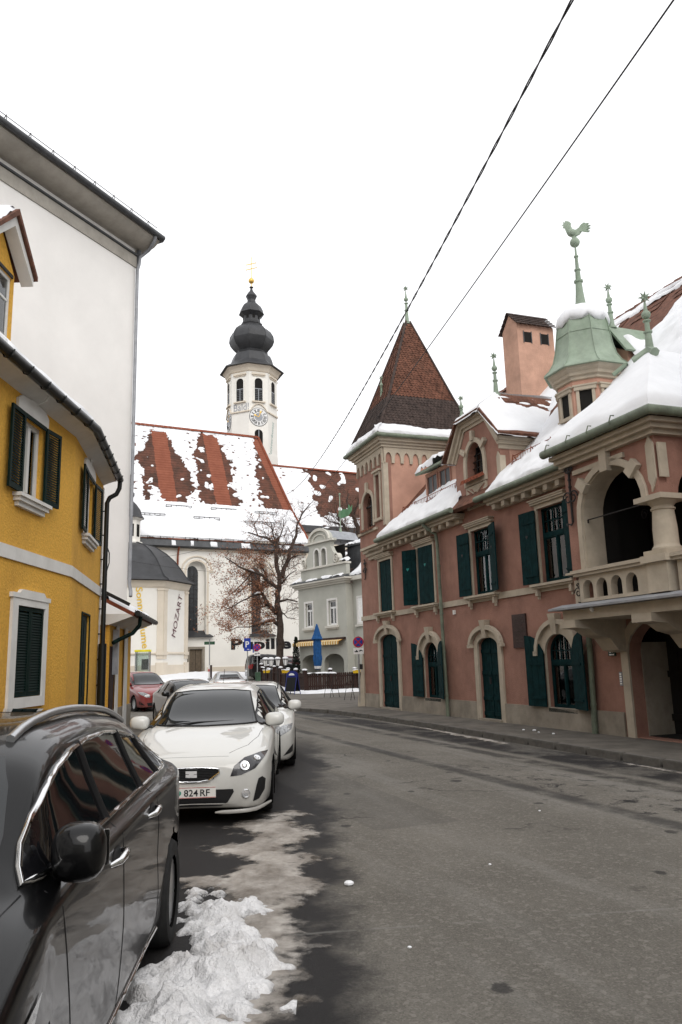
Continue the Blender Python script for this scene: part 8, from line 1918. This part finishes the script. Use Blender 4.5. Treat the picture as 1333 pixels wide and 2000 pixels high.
def seat_hatch():
    c, zf = hatch('hatchback', 'white sporty hatchback with oval grille and number plate 824 RF, behind the black wagon', 'paint_white', (-1.80, 9.86, ROAD_Z), -.055, roll=-.02)
    R = c.root
    # front: oval grille with chrome rim and emblem, wide lower intake, side intakes, fog lamps, slanted head lamps
    def oval(w1, w0, z0, z1):
        return [(-w1,z1-.01),(-w1*.6,z1+.004),(0,z1+.008),(w1*.6,z1+.004),(w1,z1-.01),(w1*1.02,z1-.05),(w0*1.05,z0+.05),(w0*.82,z0+.012),(w0*.4,z0),(-w0*.4,z0),(-w0*.82,z0+.012),(-w0*1.05,z0+.05),(-w1*1.02,z1-.05)]
    gp = oval(.30,.235,.49,.63)
    g = c.patch('grille', gp, 'front', 'black_plastic', off=.008, grid=.03); c.strip('grille_rim', gp, 'front', 'chrome', .013, off=.010, closed=True, step=.02)
    for k in range(7):
        z = .52+k*.017; c.strip('grille_bar', [(-.25-.006*k,z),(.25+.006*k,z)], 'front', 'black_plastic', .004, off=.012, n=4, parent=g)
    h = c.hit('front', 0, .57); x0 = h[0].x-.030
    m = MB()
    for z0, z1, sx in ((.573,.605,0.0),(.535,.567,0.0)): m.add([(x0,-.062,z0),(x0,.062,z0+.004),(x0,.062,z1+.004),(x0,-.062,z1),(x0+.03,-.062,z0),(x0+.03,.062,z0),(x0+.03,.062,z1),(x0+.03,-.062,z1)], [(0,1,2,3),(0,4,5,1),(3,2,6,7)])
    m.add([(x0-.002,-.062,.592),(x0-.002,-.02,.605),(x0-.002,.062,.548),(x0-.002,.02,.535)], [(0,1,2,3)]); m.build('emblem', 'badge', g)
    low = [(-.46,.40),(.46,.40),(.47,.37),(.40,.26),(.33,.225),(-.33,.225),(-.40,.26),(-.47,.37)]
    c.patch('lower_intake', low, 'front', 'black_plastic', off=.005, grid=.04)
    m = MB(); h = c.hit('front', .0, .38); xp = h[0].x-.022; m.box(xp, xp+.02, -.27, .27, .318, .432); P = m.build('number_plate', 'plate_white', R)
    for z in (.321, .427): m = MB(); m.box(xp-.002, xp, -.27, .27, z, z+.005); m.build('plate_stripe', 'plate_red', P)
    def txt(s_, y, w): lettering('plate_text', s_, P, (xp-.003, y, .338), (0,-1,0), (0,0,1), w, .072, 'black_print', bold=.012, depth=.001)
    txt('824', -.02+.10, .155); txt('RF', -.10, .105); txt('G', .235, .055)
    m = MB(); m.lathe([(.026,0),(.026,.003)], 14); m.xf(Matrix.Translation((xp-.001,.135,.375)) @ Matrix.Rotation(-pi/2, 4, 'Y')); m.build('plate_seal', 'green_print', P)
    for sd in (1, -1):
        lamp = [(sd*.43,.535),(sd*.55,.545),(sd*.70,.60),(sd*.80,.70),(sd*.83,.745),(sd*.74,.745),(sd*.58,.715),(sd*.47,.64)]
        lp = c.patch('head_lamp', lamp, 'front', 'lamp_dark', off=.006, grid=.035)
        for y, z, r_ in ((.585,.635,.055),(.715,.695,.042)):
            hh = c.hit('front', sd*y, z); m = MB(); m.lathe([(r_,0),(r_*.95,.014),(r_*.6,.012),(r_*.45,.02),(.001,.022)], 18); n_ = hh[1]; q = n_.to_track_quat('Z', 'Y').to_matrix().to_4x4(); m.xf(Matrix.Translation(hh[0]+n_*.006) @ q); m.build('lamp_bulb', 'lamp_bulb', lp, smooth=40)
        c.patch('side_intake', [(sd*.675,.25),(sd*.74,.27),(sd*.80,.36),(sd*.81,.47),(sd*.775,.505),(sd*.735,.49),(sd*.715,.42)], 'front', 'black_plastic', off=.006, grid=.03)
        hh = c.hit('front', sd*.60, .345); m = MB(); m.lathe([(.048,-.004),(.048,.014),(.040,.016),(.036,.006),(.001,.004)], 18); q = hh[1].to_track_quat('Z', 'Y').to_matrix().to_4x4(); m.xf(Matrix.Translation(hh[0]+hh[1]*.004) @ q); m.build('fog_lamp', 'lamp_bulb', R, smooth=40)
        m = MB(); pts = []
        for k in range(9):
            y = .26+.60*k/8; hh = c.hit('front', sd*min(y,.80), .20); x = (hh[0].x if hh else .2)-.02+.16*max(0,(y-.74)/.12)**2; pts.append((x, sd*y, .150+.02*(k/8)))
        m.tube(pts, [.012]+[.022]*7+[.014], 6); m.build('lip_spoiler', 'paint_white', R, smooth=60)
    for sd in (1, -1): c.strip('bonnet_line', [(.20,sd*.40),(.45,sd*.60),(.8,sd*.70),(1.25,sd*.735)], 'top', 'black_plastic', .004, off=-.002)
    c.strip('bonnet_line', [(.135,-.40),(.12,0),(.135,.40)], 'top', 'black_plastic', .0035, off=-.002)
    # stickers behind the screen, wiper, aerial
    for y, z, w, h_ in ((.09,1.30,.07,.05),(-.04,1.305,.05,.04),(-.50,1.06,.10,.03)):
        mt = 'green_print' if w < .1 else 'plate_white'; c.patch('screen_sticker', [(y-w/2,z),(y+w/2,z),(y+w/2,z+h_),(y-w/2,z+h_)], 'front', mt, off=.006)
    m = MB(); m.tube([(1.20,.5,1.0),(1.3,.1,1.02),(1.36,-.35,1.02)], .009, 5); m.build('wiper', 'black_plastic', R)
    m = MB(); m.tube([(3.5,0,1.42),(3.75,0,1.62)], .004, 5); m.build('aerial', 'black_plastic', R)
seat_hatch()

def simple_front(c, zf, dark=False):
    for sd in (1, -1):
        c.patch('head_lamp', [(sd*.46,zf(.56)),(sd*.62,zf(.57)),(sd*.80,zf(.66)),(sd*.83,zf(.75)),(sd*.66,zf(.73)),(sd*.50,zf(.66))], 'front', 'lamp_glass', off=.006, grid=.05)
    c.patch('grille', [(-.34,zf(.54)),(.34,zf(.54)),(.37,zf(.63)),(-.37,zf(.63))], 'front', 'black_plastic', off=.006, grid=.06)
    c.patch('lower_intake', [(-.55,.24),(.55,.24),(.6,.36),(-.6,.36)], 'front', 'black_plastic', off=.005, grid=.06)
    for sd in (1, -1): c.patch('side_intake', [(sd*.66,.25),(sd*.82,.30),(sd*.83,.43),(sd*.76,.36)], 'front', 'black_plastic', off=.006, grid=.04)
    h = c.hit('front', 0, .44); m = MB(); m.box(h[0].x-.022, h[0].x-.002, -.26, .26, .39, .50); m.build('number_plate', 'plate_white', c.root)
c, zf = hatch('hatchback', 'white hatchback mostly hidden behind the white sporty hatchback', 'paint_white', (-1.80, 14.10, ROAD_Z), -.075, L=4.3, H=1.43); simple_front(c, zf)
m = MB(); m.tube([(3.2*1.0,0,1.47),(3.35,0,1.85)], .005, 5); m.build('aerial', 'black_plastic', c.root)
for sd in (1, -1):
    m = MB(); m.tube([(2.0+.1*k, sd*.56, c.hit('top', 2.0+.1*k, sd*.56)[0].z+.008) for k in range(18)], .014, 6); m.build('roof_rail', 'black_plastic', c.root)
c, zf = hatch('hatchback', 'dark grey car with only roof and windscreen showing behind the white cars', 'paint_anthracite', (-2.75, 18.6, ROAD_Z), -.20, L=4.1, H=1.31, detail=0); simple_front(c, zf)
c, zf = hatch('small_hatchback', 'small dark hatchback between the red car and the white cars', 'paint_anthracite', (-4.35, 23.3, ROAD_Z), -.42, L=3.9, H=1.38, detail=0); simple_front(c, zf)
c, zf = hatch('compact_van', 'red compact family car parked beside the yellow annex', 'paint_red', (-8.05, 33.0, ROAD_Z), -.60, L=4.15, H=1.62, style='van', detail=0); simple_front(c, zf)
c, zf = hatch('saloon_car', 'silver saloon seen from behind, parked before the church', 'paint_silver', (-7.0, 45.2, ground_z(-6.4, 43)), pi-.25, L=4.5, H=1.43, style='sedan', detail=0, group='cars parked on the church square')
c, zf = hatch('dark_van', 'dark grey van standing behind the silver saloon under the tree', 'paint_anthracite', (-4.1, 60.0, ground_z(-5, 59.5)), -1.9, L=4.4, H=1.85, style='van', detail=0, group='cars parked on the church square')
c, zf = hatch('hatchback', 'dark red car half hidden behind the brown garden fence', 'paint_wine', (-2.9, 63.0, ground_z(-3.5, 63)), -1.75, L=4.1, H=1.5, detail=0, group='cars parked on the church square')
